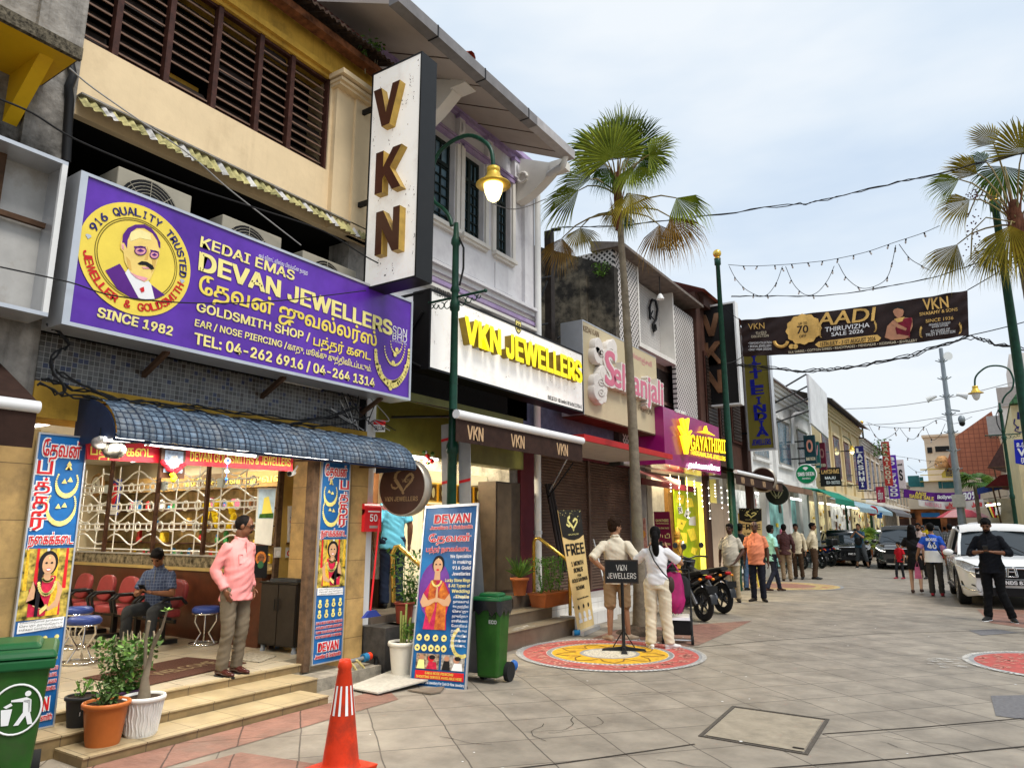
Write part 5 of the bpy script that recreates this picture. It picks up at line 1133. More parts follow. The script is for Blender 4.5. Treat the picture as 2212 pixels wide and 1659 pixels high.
for i,(p,q_)in enumerate((((1228,985),(1186,1063)),((1238,1000),(1184,1075)))):b=B();b.tb([at(*p,PX(-5.6)),at(*q_,PX(-6.4))],.012,ALU if i==0 else BLACK,6);tag(b.bd('awning_strut'),('light','dark')[i]+' diagonal awning strut crossing the brown shutter','strut')
b=B();b.tb([at(1282,1165,PX(-6.3)),at(1306,1260,PX(-5.9))],.012,WHITE,6);tag(b.bd('mop_stick'),'white stick leaning on the brown shutter behind the polo shirt man','stick')
XSL=-5.8;pL=PX(XSL);BGE=mat('beige_acrylic',(.56,.47,.3),rg=.4,var=.04,sc=2,dirt=(.35,.28,.18),dfac=.3,dsc=2)
ya,yb,z0,z1=11.22,at(1418,800,pL).y,at(1257,893,pL).z,at(1253,690,pL).z
t=tg_('fashion_sign',(XSL-.2,(ya+yb)/2,z0),'beige fashion shop sign with pink script letters on white backing','sign')
b=B();b.box((XSL-.45,ya,z0),(XSL,yb,z1),BGE);b.bd('light_box',t);b=B();b.box((XSL-.452,ya-.012,z0-.01),(XSL+.005,ya,z1+.01),ALU);b.box((XSL-.452,ya,z1),(XSL+.005,yb+.01,z1+.02),ALU);b.box((XSL-.452,ya,z0-.03),(XSL+.005,yb+.01,z0),RUST);b.bd('edge_trim',t)
PNK=mat('letter_pink',(.62,.17,.25),rg=.4,var=.06);OFFW=mat('letter_white',(.72,.67,.62),rg=.5,var=.05)
R3=lambda x,y:(1106.4+x/3.998,571.2+y/3.998)
b=B()
for(x,y,r)in((700,720,42),(690,790,40),(715,810,35),(800,740,40),(830,720,38),(835,790,36),(735,940,34),(725,970,32),(690,1030,42),(735,1010,40),(690,1100,44),(745,1080,36),(715,1140,40),(745,1145,30)):
 p=at(*R3(x,y),pL);b.lt(p,[(r/240,0),(r/240,.11+(x*7+y)%17*.0009),(r/260,.117+(x*7+y)%17*.0009)],OFFW,14,axis=(1,0,0))
b.bd('flourish',t)
b=B()
for(x,y)in((715,770),(800,760),(715,1020),(715,1110)):b.tb([at(*R3(x+34*cos(k*.5)*(1-k/22),y+40*sin(k*.5)*(1-k/22)),pL,.135)for k in range(20)],.008,mat('flourish_line',(.5,.46,.43)),4)
b.bd('flourish_line',t)
b=B()
def script(bld,m,off,ext,bo):
 k_=lambda x,y:at(*R3(x,y),pL,.14)+X1*(off-.14)
 bl,br,tl=k_(745,1035),k_(830,1060),k_(745,745);bld.tx('S',bl,br,tl,m,ext=ext,bq=bo,font=False)
 bl,br,tl=k_(818,1052),k_(1250,1218),k_(818,835);bld.tx('elvanjali',bl,br,tl,m,ext=ext,bq=bo,font=False)
script(b,OFFW,0,.14,.16);b.bd('letter_backing',t);b=B();script(b,PNK,.145,0,.05);b.bd('lettering',t)
b=B();LBRN=mat('print_brown',(.2,.12,.07));ptx(b,'KEDAI KAIN',R3(612,575),R3(748,632),R3(612,525),pL,LBRN,bq=.01,font=False);ptx(b,'FASHION',R3(1090,1258),R3(1208,1306),R3(1090,1210),pL,LBRN,font=False);ptx(b,'ெசல்வாஞ்சலி',R3(980,770),R3(1205,890),R3(980,720),pL,PNK);b.bd('small_lettering',t)
GB=mat('black_stained_wall',(.045,.04,.034),rg=.95,var=.5,sc=4,bump=.6,dirt=(.45,.37,.25),dfac=.75,dsc=.5,sq=0)
pG=PY(13.72);gl,gr_=at(1140,527,pG),at(1326,575,pG)
t=tg_('party_wall',(gr_.x,13.8,0),'mould blackened gable wall between the colonial shophouse and the lattice building','wall');b=B();b.pm([(gl.x-3,13.72,2.9),(gr_.x,13.72,2.9),(gr_.x,13.72,gr_.z),(gl.x,13.72,gl.z),(gl.x-3,13.72,gl.z+.6)],(0,.2,0),GB);b.bd('gable',t);b=B();b.box((-7.1,13.66,2.9),(-6.95,13.72,7.2),GB);b.bd('rib',t)
t=tg_('steel_post',at(1187,760,PX(-6.5)),'dark steel sign post with stays above the white sign','post');p0_,p1_=at(1186,500,PX(-6.5)),at(1190,740,PX(-6.5));b=B();b.box((-6.58,p0_.y-.05,3.7),(-6.44,p0_.y+.09,p0_.z),mat('steel_brown',(.045,.035,.03),rg=.7,var=.3));b.bd('post',t);b=B();pP=PX(-6.4)
for p,q_ in(((1155,604),(1190,597)),((1146,702),(1182,608)),((1150,706),(1183,699)),((1205,732),(1235,706))):b.tb([at(*p,pP),at(*q_,pP)],.018,BLACK,6)
b.bd('stay',t);b=B();q0=at(1192,497,PX(-6.4));b.tb([q0,q0+V((.1,.15,.05))],.035,BLACK,8);b.bd('cap_fitting',t)
t=tg_('wall_fern',at(1300,575,PX(-6.5)),'small yellow green weed growing on top of the stained gable wall','plant');b=B();bush(b,at(1303,600,pG,.05),.28,.3,110,61,[LEAF2],.06);b.bd('foliage',t)
# LATTICE SCREEN BUILDING (E)
SCR=gmt('vent_block',(.62,.58,.55),(.05,.05,.05),.115,.115,.02,axes='yz',rg=.8,var=.06)
def holes_mat(name,c,su,axes,rr=.3,rot=45):
 m=mat(name,c,rg=.85,var=.08,sc=3,dirt=(.35,.3,.27),dfac=.4);N,L=m.node_tree.nodes,m.node_tree.links;bs=N['Principled BSDF'];src=bs.inputs['Base Color'].links[0].from_socket
 t=N.new('ShaderNodeTexCoord');sp=N.new('ShaderNodeSeparateXYZ');L.new(t.outputs['Object'],sp.inputs[0]);o={'x':sp.outputs[0],'y':sp.outputs[1],'z':sp.outputs[2]}
 u,v=o[axes[0]],o[axes[1]]
 a=mt_math(N,L,'DIVIDE',mt_math(N,L,'ADD',u,v),su);c_=mt_math(N,L,'DIVIDE',mt_math(N,L,'SUBTRACT',u,v),su)
 f=lambda q:mt_math(N,L,'LESS_THAN',mt_math(N,L,'ABSOLUTE',mt_math(N,L,'SUBTRACT',mt_math(N,L,'FRACT',q),.5)),rr)
 k=mt_math(N,L,'MULTIPLY',f(a),f(c_));mm=N.new('ShaderNodeMixRGB');mm.inputs[2].default_value=(.03,.03,.03,1);L.new(k,mm.inputs[0]);L.new(src,mm.inputs[1]);L.new(mm.outputs[0],bs.inputs['Base Color']);return m
LAT=holes_mat('lattice_block',(.6,.56,.53),.13,'yz');LATX=holes_mat('lattice_block_side',(.6,.56,.53),.13,'xz');MESHB=holes_mat('fine_lattice',(.6,.57,.54),.07,'yz',.24)
XE=-6.3;pE=PX(XE)
eb=tg_('lattice_building',(XE,16.5,0),'grey building of pierced lattice blocks behind the palm trunk','building')
ye0=at(1325,600,pE).y;yf0=at(1376,620,pE).y;ye1=at(1500,760,pE).y;zt_=7.72
b=B();b.box((-12,ye0,3.2),(XE,ye0+.12,zt_),LATX);b.bd('side_screen',eb)
b=B();b.box((XE-.1,ye0+.12,3.2),(XE,yf0,zt_),LAT);b.bd('front_screen',eb)
b=B();b.box((XE-.1,17.4,3.2),(XE,ye1,zt_-.3),LAT);b.bd('front_screen',eb)
b=B();b.box((XE-.42,yf0,5.85),(XE-.36,17.4,zt_-.05),MESHB);b.bd('mesh_panel',eb)
b=B()
b.box((XE-.36,yf0-.0,5.75),(XE+.02,17.4,5.86),CRM);b.box((XE-.36,yf0,5.86),(XE+.02,yf0+.07,zt_),CRM);b.box((XE-.36,17.33,5.86),(XE+.02,17.4,zt_),CRM);b.bd('surround_frame',eb)
b=B();b.box((-12,ye0+.12,0),(XE-.45,ye1,zt_-.1),mat('recess_grey',(.2,.19,.18),var=.2));b.box((XE-.45,yf0,3.1),(XE-.1,17.4,3.9),LAT);b.box((XE-.4,ye0+.12,2.95),(XE-.02,ye1,3.2),CRM);b.bd('wall',eb)
b=B();b.hx([(XE-.5,ye0-.1,zt_),(XE+.3,ye0-.1,zt_-.02),(XE+.3,ye1+.1,zt_-.02),(XE-.5,ye1+.1,zt_)],[(XE-.5,ye0-.1,zt_+.25),(XE+.3,ye0-.1,zt_+.05),(XE+.3,ye1+.1,zt_+.05),(XE-.5,ye1+.1,zt_+.25)],mat('eave_brown',(.16,.13,.11),var=.3));b.bd('roof_edge',eb)
for(xl,xr,yt,yb_)in((1382,1408,738,800),(1418,1470,762,870)):
 a,c=at(xl,yt,PX(XE-.25)),at(xr,yb_,PX(XE-.25));f=B();f.box((XE-.4,a.y,c.z-.2),(XE-.3,c.y,5.75),mat('window_wood_grey',(.2,.13,.1),var=.3));wo=f.bd('louvre_window',eb);p=B()
 for k in range(14):z=c.z-.1+(5.65-c.z)*k/13;p.box((XE-.298,a.y+.08,z),(XE-.28,(a.y+c.y)/2-.03,z+.05),LV);p.box((XE-.298,(a.y+c.y)/2+.03,z),(XE-.28,c.y-.08,z+.05),LV)
 p.bd('louvre_slats',wo)
t=tg_('iron_monogram',at(1412,665,PX(XE-.3)),'black wrought iron curl mounted on the fine lattice panel','ornament');pm=PX(XE-.3);b=B();b.tb(qp([(1405,690),(1403,665),(1408,648),(1416,650),(1420,668),(1417,690),(1410,702),(1412,716),(1417,712),(1415,700)],pm),.035,BLACK,6);b.tb(qp([(1410,672),(1406,682),(1412,690)],pm),.02,BLACK,6);b.bd('scroll',t)
t=tg_('eave_lamp',at(1425,640,PX(-6.0)),'white pendant lamp hanging from the eave of the lattice building','lamp');c=at(1426,640,PX(-6.1));b=B();b.lt(c,[(.1,-.08),(.06,.02),(.03,.06)],WHITE,10);b.bd('shade',t);b=B();b.tb([c+V((0,0,.06)),c+V((0,0,.5))],.012,BLACK,5);b.bd('rod',t)
MAG=mat('magenta_acrylic',(.3,.01,.15),rg=.18,var=.12,sc=2,spec=.6)
XG=-5.6;pGy=PX(XG);a,c=at(1432,878,pGy),at(1558,1026,pGy);ya,yb,z0,z1=a.y,c.y,c.z,a.z
t=tg_('magenta_sign',(XG-.2,(ya+yb)/2,z0),'magenta jeweller sign with glowing yellow GAYATHIRII letters','sign')
b=B();b.box((XG-.6,ya,z0),(XG,yb,z1),MAG);b.bd('light_box',t)
LYE=mat('lit_yellow_letter',(1,.72,.02),var=.05,emit=.9);LYS2=mat('letter_side_orange',(.45,.22,.01),rg=.5)
R3a=R3
b=B()
for s,bl,br,tl in(('GAYATHIRII',(1515,1598),(1815,1632),(1515,1470)),('TANGGAMALIGAI JEWELLERS',(1510,1640),(1815,1698),(1510,1600))):
 ptx(b,s,R3(*bl),R3(*br),R3(*tl),pGy,LYE,.08,bq=.03)
b.bd('lettering',t)
b=B();b.tx('GAYATHIRII',*[at(*R3(*p),pGy,.08)-X1*.08 for p in((1515,1598),(1815,1632),(1515,1470))],LYS2,ext=.078);b.bd('letter_return',t)
b=B();ptx(b,'தங்கமாளிைக',(1484,1009),(1552,1017),(1486,996),pGy,mat('lit_white_letter',(1,.97,1),emit=1.5,var=0),.03,bq=.06);ptx(b,'KEDAI EMAS',R3(1402,1272),R3(1495,1300),R3(1402,1245),pGy,WHT,.01,bq=.04);b.bd('small_lettering',t)
b=B();gp=lambda pts,o:b.pm([at(*R3(*p),pGy,o)for p in pts],(.05,0,0),LYE)
gp([(1420,1480),(1470,1475),(1510,1480),(1480,1640),(1460,1640)],.06);gp([(1400,1400),(1412,1395),(1462,1470),(1440,1478)],.06);gp([(1415,1335),(1440,1330),(1470,1465),(1455,1468)],.06);gp([(1450,1345),(1490,1330),(1492,1345),(1478,1460)],.06);gp([(1480,1468),(1512,1435),(1516,1445),(1495,1475)],.06);b.bd('crown_emblem',t)
b=B();gq=lambda pts:b.pm([at(*R3(*p),pGy,.05)for p in pts],(.03,0,0),LYE)
gq([(1575,1448),(1630,1440),(1640,1400),(1652,1395),(1662,1440),(1728,1482),(1660,1462)]);b.bd('crest',t)
XL2=-6.7;pF=PX(XL2)
gsf=tg_('gayathirii_shopfront',(XL2,16.8,0),'bright yellow lit jewellery shopfront under the magenta sign','shopfront')
GLW=mat('shop_glow',(.95,.72,.12),rg=.4,var=.35,sc=5,emit=1.1)
y0s,y1s=at(1388,1100,pF).y,at(1531,1100,pF).y
b=B();b.box((XL2-.3,y0s,0),(XL2-.1,y1s,2.9),GLW);b.bd('lit_interior',gsf)
b=B();b.box((XL2-.1,y0s-.3,0),(XL2+.25,y0s,3.0),mat('pier_grey',(.16,.14,.12)));b.bd('pier',gsf);b=B();b.box((XL2-.1,y1s,0),(XL2+.25,y1s+.3,3.0),CRM);b.bd('pier',gsf)
b=B();a,c=at(1446,1150,PX(XL2+.05)),at(1455,1150,PX(XL2+.05));b.box((XL2-.1,a.y,0),(XL2+.05,c.y+.3,2.6),mat('door_jamb_brown',(.16,.08,.02),var=.3));b.bd('door_jamb',gsf)
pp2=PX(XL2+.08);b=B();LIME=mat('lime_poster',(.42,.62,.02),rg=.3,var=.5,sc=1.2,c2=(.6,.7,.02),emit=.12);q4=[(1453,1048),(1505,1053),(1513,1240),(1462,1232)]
b.pm(qp(q4,pp2),(.02,0,0),LIME);po=b.bd('lime_poster',gsf)
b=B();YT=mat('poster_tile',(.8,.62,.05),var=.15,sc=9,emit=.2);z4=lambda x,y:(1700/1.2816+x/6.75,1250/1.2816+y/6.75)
for pts in(((900,620),(1010,640),(995,770),(895,740)),((1030,670),(1120,680),(1150,805),(1025,815)),((910,810),(970,795),(990,895),(930,912)),((1035,840),(1105,880),(1055,975),(1000,935)),((905,970),(1045,1010),(980,1150),(905,1100)),((1045,1140),(1150,1110),(1195,1275),(1105,1310)),((950,1180),(1045,1185),(1050,1335),(1000,1335)),((1120,1390),(1205,1410),(1165,1510),(1105,1470)),((1080,960),(1170,940),(1180,1080),(1075,1070))):b.pl([at(*z4(*p),pp2,.03)for p in pts],YT if pts[0][0]not in(910,1035,1080)else WHT)
b.bd('poster_tile',po)
b=B();ptx(b,'R',z4(925,890),z4(970,880),z4(918,815),pp2,BLK,.034,bq=.02,font=False);ptx(b,'42',z4(872,565),z4(925,570),z4(872,535),pp2,REDP,.03,bq=.04)
for s,x,y in(('H',1040,890),('K',1030,950),('A',935,700),('X',955,1060)):ptx(b,s,z4(x,y),z4(x+28,y+4),z4(x,y-32),pp2,BLK,.034,bq=.02)
b.bd('poster_lettering',po)
b=B();b.pm(qp([(1385,1032),(1502,1052),(1502,1064),(1385,1046)],PX(XL2+.4)),(.02,0,0),mat('maroon_valance',(.13,.01,.02),rg=.6));b.bd('valance',gsf)
b=B();b.hx([at(1367,1015,PX(-6.2)),at(1372,1018,PX(-5.7)),at(1470,1052,PX(-5.7)),at(1470,1040,PX(-6.2))],[p+V((0,0,.03))for p in(at(1367,1015,PX(-6.2)),at(1372,1018,PX(-5.7)),at(1470,1052,PX(-5.7)),at(1470,1040,PX(-6.2)))],mat('pink_canopy',(.5,.16,.13),rg=.6,var=.15));b.bd('canopy',gsf)
b=B()
for k in range(16):y=ye0+.4+.16*k;b.box((-6.22,y,2.98),(-6.19,y+.05,3.28),mat('fringe_green',(.1,.25,.1))if k%2 else OFFW)
b.bd('fringe',gsf)
l=bpy.data.lights.new('lamp_glow','AREA');l.energy=90;l.size=1.5;l.color=(1,.85,.5);o=bpy.data.objects.new('lamp_glow',l);COL.objects.link(o);o.parent=gsf;o.location=(.6,0,2.85)
for i in range(9):
 y=y0s+.3+(y1s-y0s-.4)*i/8;t=tg_('drop_light_string',(-6.1,y,2.8),'thin string of white drop lights hanging over the lit jewellery shopfront','lights','drop light strings');b=B();L_=.4+.3*((i*7)%3);b.tb([(-6.1,y,2.85),(-6.1,y,2.85-L_)],.006,WHITE,4);b.bd('cord',t);b=B()
 for k in range(5):b.ell((-6.1,y,2.85-L_*(k+1)/5),.016,TUBE,nu=6,nv=4)
 b.bd('bulb',t)
def banner_stand(quad,m,name,lq,cat='banner'):
 """quad = TL, TR, BR, BL world points"""
 tl,tr,br,bl=[V(p)for p in quad];t=tg_(name,(bl+br)/2,lq,cat);n=(br-bl).cross(tl-bl).normalized();b=B();b.pm([bl,br,tr,tl],-n*.008,m);b.bd('sheet',t);return t,(lambda u,v,o=.004:lp_(lp_(bl,br,u),lp_(tl,tr,u),v)+n*o),n
MRN=mat('maroon_vinyl_print',(.17,.012,.04),rg=.4,var=.12)
bA=PY(15.2);q4=[at(x,y,bA)for x,y in((1412,1105),(1446,1105),(1455,1215),(1419,1215))]
t,Pq,n_=banner_stand(q4,MRN,'roll_up_banner','maroon roll-up banner in front of the yellow lit shop');b=B()
for s,v,h in(('GAYATHIRII',.8,.05),('TANGGAMALIGAI',.755,.02),('+604 264 5432',.66,.03),('ஆடி',.48,.09),('JEWELLERS',.34,.04),('SALE 2026',.2,.05)):b.tx(s,Pq(.1,v),Pq(.9,v),Pq(.1,v+h),LEMON,bq=.02)
b.bd('lettering',t)
q4=[at(x,y,PY(15.0))for x,y in((1373,1119),(1394,1119),(1399,1196),(1379,1196))]
t,Pq,n_=banner_stand(q4,mat('poster_red_print',(.55,.15,.12),var=.5,sc=9,c2=(.75,.4,.3)),'poster_stand','red and pink devotional poster between the palm trunk and white shirt woman','poster');b=B();b.dc(Pq(.5,.55),.1,(Pq(1,0)-Pq(0,0)).normalized(),Zv,mat('print_orange2',(.75,.3,.05),var=.4,sc=20),16);b.dc(Pq(.5,.72,.006),.05,(Pq(1,0)-Pq(0,0)).normalized(),Zv,PKP,12);b.bd('picture',t)
t=tg_('golden_statue',at(1465,1190,PX(-6.35)),'golden standing dancer statue before the lime poster','statue');c=at(1465,1192,PX(-6.35));SG=mat('statue_gold',(.55,.3,.05),rg=.35,var=.35,sc=12,metal=.4);b=B();s_=.36
b.lt(c+V((0,0,-.55)),[(.16,0),(.18,.1),(.12,.2),(.13,.4),(.1,.55),(.12,.68),(.07,.8),(.05,.85)],SG,14);b.ell(c+V((0,0,.37)),(.07,.07,.09),SG);b.lt(c+V((0,0,.42)),[(.08,0),(.06,.08),(.02,.17)],SG,10);b.tb([c+V((0,.12,.22)),c+V((.08,.18,.05)),c+V((.12,.02,.1))],.03,SG,7);b.tb([c+V((0,-.12,.22)),c+V((.08,-.2,.1)),c+V((.12,-.08,.28))],.03,SG,7);b.bd('figure',t);b=B();b.box(c+V((-.2,-.2,-1.15)),c+V((.2,.2,-.55)),BROWNW);b.bd('plinth',t)
b=B();b.tb([c+V((.1,-.1,.25)),c+V((.12,0,.1)),c+V((.1,.1,.25))],.025,WHT,6);b.bd('garland',t)
pb=PX(-6.35);t=tg_('cream_partition',at(1560,1235,pb),'plain cream partition board left of the second FREE banner','board');a,c,d=at(1530,1085,pb),at(1590,1088,pb),at(1540,1238,pb);b=B();b.box((-6.38,a.y,.05),(-6.35,c.y,a.z),mat('cream_board',(.72,.56,.42),rg=.5,var=.05));b.bd('sheet',t);b=B();b.box((-6.349,(a.y+c.y)/2,.05),(-6.345,(a.y+c.y)/2+.02,a.z),mat('seam',(.45,.33,.25)));b.bd('seam',t)
# BROWN SHOPHOUSE (F) and grey neighbour
bs=tg_('brown_shophouse',(-6.3,21.5,0),'dark brown shophouse with slatted shutters behind the black VKN sign','shophouse')
BRW=mat('brown_wall',(.075,.035,.025),rg=.7,var=.2,sc=3);b=B();b.box((-12,19.0,3.2),(-6.3,23.6,8.2),BRW);b.box((-12,19.0,0),(-7.2,23.6,3.2),mat('cream_shop_in',(.5,.42,.32),var=.2));b.bd('wall',bs)
b=B();b.box((-6.3,19.0,0),(-6.22,19.4,8.2),BRW);b.box((-6.3,23.2,0),(-6.15,23.6,8.2),BRW);b.box((-6.3,19.4,7.9),(-6.1,23.2,8.3),BRW);b.bd('pilaster',bs)
for k in range(3):
 y=19.6+1.2*k;f=B();f.box((-6.3,y,4.2),(-6.24,y+1.0,6.6),FRM);wo=f.bd('shutter_window',bs);p=B()
 for j in range(22):p.box((-6.24,y+.08,4.3+.1*j),(-6.215,y+.92,4.37+.1*j),LV)
 p.bd('shutter_slats',wo)
b=B();b.box((-7.2,19.3,.0),(-7.1,23.5,3.2),mat('shop_in_white',(.7,.68,.6),emit=.15));b.bd('shop_interior',bs)
b=B();b.add([(-5.9,18.9,8.2),(-5.9,23.7,8.2),(-9.5,23.7,9.8),(-9.5,18.9,9.8)],[(0,1,2,3)],TERR);b.bd('roof',bs)
b=B();b.pm([(-7.05,19.5+.0,0)]+[(-7.05,19.5+.55+.55*cos(R(180-180*k/10)),1.9+.75*sin(R(180*k/10)))for k in range(11)]+[(-7.05,20.6,0)],(.02,0,0),WHT);b.bd('arched_door',bs)
vkn_awning(-6.3,-5.3,at(1590,1040,PX(-5.3)).y,at(1690,1050,PX(-5.3)).y,at(1640,1030,PX(-5.3)).z,'smaller brown VKN awning beyond the green pole',4,px=(.12,.3,.55,.85))
pY=PY(20.0);q4=[at(*p,pY)for p in((1509,668),(1582,656),(1600,868),(1521,877))]
t=tg_('black_sign',q4[3],'black vertical sign with bronze VKN letters behind the green pole','sign');xa,xb=(q4[0].x+q4[3].x)/2,(q4[1].x+q4[2].x)/2;z0,z1=q4[3].z,q4[0].z
b=B();b.box((xa,20,z0),(xb,20.25,z1),mat('sign_charcoal',(.018,.017,.017),rg=.35));b.bd('light_box',t);b=B()
for q0,q1 in(((xa-.05,z0-.05),(xa,z1+.05)),((xb,z0-.05),(xb+.05,z1+.05)),((xa,z0-.05),(xb,z0)),((xa,z1),(xb,z1+.05))):b.box((q0[0],19.96,q0[1]),(q1[0],20.27,q1[1]),WHITE)
b.bd('frame',t);BRZ=mat('letter_bronze',(.3,.16,.09),rg=.3,metal=.6,var=.3,sc=3)
for i,s in enumerate('VKN'):
 zz=z1-(z1-z0)*(.3+.29*i);b=B();b.tx(s,(xa+.12,19.99,zz),(xa+(xb-xa)*.56,19.99,zz),(xa+.12,19.99,zz+.62),BRZ,ext=.08,bq=.05);b.bd('letter',t)
b=B();b.box((-6.3,20.1,z0+.4),(xa,20.16,z0+.46),BLACK);b.box((-6.3,20.1,z1-.5),(xa,20.16,z1-.44),BLACK);b.bd('bracket',t)
def free_banner(quad,lq):
 t,P_,n=banner_stand(quad,mat('banner_peach',(.82,.6,.26),rg=.4,var=.12,sc=3),'roll_up_banner',lq)
 u_=(P_(1,0)-P_(0,0)).normalized();W_=(P_(1,0)-P_(0,0)).length;v_=(P_(0,1)-P_(0,0)).normalized()
 b=B();b.pl([P_(0,1,.003),P_(0,.79,.003),P_(.25,.762,.003),P_(.5,.752,.003),P_(.75,.762,.003),P_(1,.79,.003),P_(1,1,.003)],BLK);b.bd('top_panel',t)
 f=lambda u,v:P_(.5+u*.5,.88+v*.06,.006);b=B()
 def st(pts,wd):
  Q_=[f(*p)for p in pts]
  for p,q_ in zip(Q_,Q_[1:]):
   k=(q_-p).cross(n).normalized()*wd*W_;b.pl([p-k,q_-k,q_+k,p+k],LEMON)
 st([(-.1,1.1),(-.35,.8),(-.25,.3),(0,-.3),(.1,-.8)],.03);st([(0,-.7),(.3,-.1),(.55,.5),(.35,.8),(.1,.4)],.025);st([(-.5,.1),(-.3,-.2),(-.1,0)],.02);b.tx('VKN JEWELLERS',P_(.25,.795,.006),P_(.75,.795,.006),P_(.25,.807,.006),LEMON);q=RR(3)
 for i in range(26):b.dc(P_(q.random(),.9+q.random()*.1-.0,.005),W_*q.uniform(.006,.016),u_,v_,LEMON,6)
 b.bd('emblem',t);b=B()
 for s,v,h,u0,u1 in(('FREE',.635,.09,.07,.93),('1 MONTH',.545,.036,.2,.8),('BONUS',.49,.036,.27,.73),('FOR',.45,.02,.42,.6),('GOLD SAVINGS',.41,.03,.1,.92),('SCHEME',.345,.03,.25,.7),('Why Choose VKN Jewellers',.265,.012,.2,.85)):b.tx(s,P_(u0,v),P_(u1,v),P_(u0,v+h),BLK,bq=.04)
 b.bd('lettering',t);b=B()
 for u in(.22,.5,.78):b.dc(P_(u,.2),W_*.05,u_,v_,BLK,8);b.dc(P_(u,.13),W_*.08,u_,v_,WHT,8);b.pl([P_(u-.1,.07),P_(u+.1,.07),P_(u+.1,.1),P_(u-.1,.1)],WHT)
 b.bd('icon',t);b=B();p,q_=P_(-.03,.0,0),P_(1.03,0,0);b.obox((p+q_)/2+V((0,0,-.01)),(q_-p)/2,V((0,0,1)).cross((q_-p).normalized())*.09,(0,0,.035),ALU);b.bd('base',t);return t
bl,br=gd(1250,1366,.05),gd(1284,1352,.05);top=P3((bl+br)/2,V(((br-bl).y,-(br-bl).x,0)));tl,tr=at(1205,1102,top),at(1254,1101,top)
t=free_banner((tl,tr,br,bl),'leaning FREE gold savings roll-up banner beside the brown steps');b=B();b.tb([bl+V((-.06,-.03,0)),bl+V((.02,.01,0))],.045,mat('tape_blue',(.02,.2,.45)),12);b.bd('end_cap',t)
q4=[at(x,y,PY(22.2))for x,y in((1596,1097),(1645,1098),(1648,1225),(1602,1225))];free_banner(q4,'upright FREE gold savings roll-up banner behind the orange shirt man')
c=at(1678,1066,PY(24.5));t=tg_('round_sign',c,'round black hand emblem sign hanging beyond the second VKN awning','sign');rr=.36
b=B();b.lt(c,[(rr,0),(rr*1.03,.02),(rr,.12)],mat('round_black',(.02,.024,.018),rg=.4),30,axis=(0,1,0));b.bd('disc',t);b=B();LOL=mat('emblem_olive2',(.3,.3,.16));
for dx in(-1,1):b.tb([c+V((dx*.03,-.01,-.15)),c+V((dx*.14,-.01,-.02)),c+V((dx*.2,-.01,.12))],.022,LOL,5);b.tb([c+V((dx*.02,-.01,-.1)),c+V((dx*.07,-.01,.03)),c+V((dx*.1,-.01,.12))],.018,LOL,5)
b.dc(c+V((0,-.01,.18)),.05,(1,0,0),(0,0,1),LOL,8);b.bd('emblem',t)
c=at(1648,1036,PY(22.6));t=tg_('round_sign',c,'large brown disc sign half hidden behind the second VKN awning','sign');b=B();b.lt(c,[(.34,0),(.36,.02),(.34,.15)],MATS['round_sign_brown'],34,axis=(0,1,0));b.bd('disc',t);b=B();b.lt(c+V((0,.01,0)),[(.35,0),(.385,.005),(.385,.13),(.35,.135)],MATS['sign_ring'],34,axis=(0,1,0));b.bd('rim',t)
pY=PY(23.0);q4=[at(*p,pY)for p in((1604,757),(1655,748),(1672,964),(1622,970))];xa,xb=(q4[0].x+q4[3].x)/2,(q4[1].x+q4[2].x)/2;z0,z1=q4[3].z,q4[0].z+.5
OLS=mat('sign_olive',(.2,.17,.035),rg=.3,var=.06,sc=1.5);LBL=mat('letter_blue',(.015,.02,.3),rg=.4)
t=tg_('olive_sign',q4[3],'tall olive vertical sign with blue LITTLE INDIA letters','sign');b=B();b.box((xa,23,z0),(xb,23.3,z1),OLS);b.bd('light_box',t);b=B();b.box((xa-.05,22.98,z0-.05),(xa,23.32,z1),ALU);b.box((xb,22.98,z0-.05),(xb+.06,23.32,z1),ALU);b.box((xa,22.98,z0-.05),(xb,23.32,z0),ALU);b.bd('frame',t)
b=B();word='LITTLE INDIA';zz=z1-.55
for i,s in enumerate(word):
 if s==' ':continue
 yy=dict(zip(range(12),(766,783,800,816,834,851,0,873,890,907,925,942)))[i];zz=at(1640,yy,pY).z
 w_=.06 if s=='I' else.17;xc=xa+(xb-xa)*(.42+.014*i);b.tx(s,(xc-w_,22.995,zz),(xc+w_,22.995,zz),(xc-w_,22.995,zz+.23),LBL,bq=.05)
b.tx('JEWELLERS',(xa+.08,22.995,z0+.12),(xb-.08,22.995,z0+.12),(xa+.08,22.995,z0+.29),LBL,bq=.05);b.bd('lettering',t)
for z in(z0+.5,z1-.6):b=B();b.box((-6.3,23.1,z),(xa-.05,23.15,z+.05),BLACK);b.bd('bracket',t)
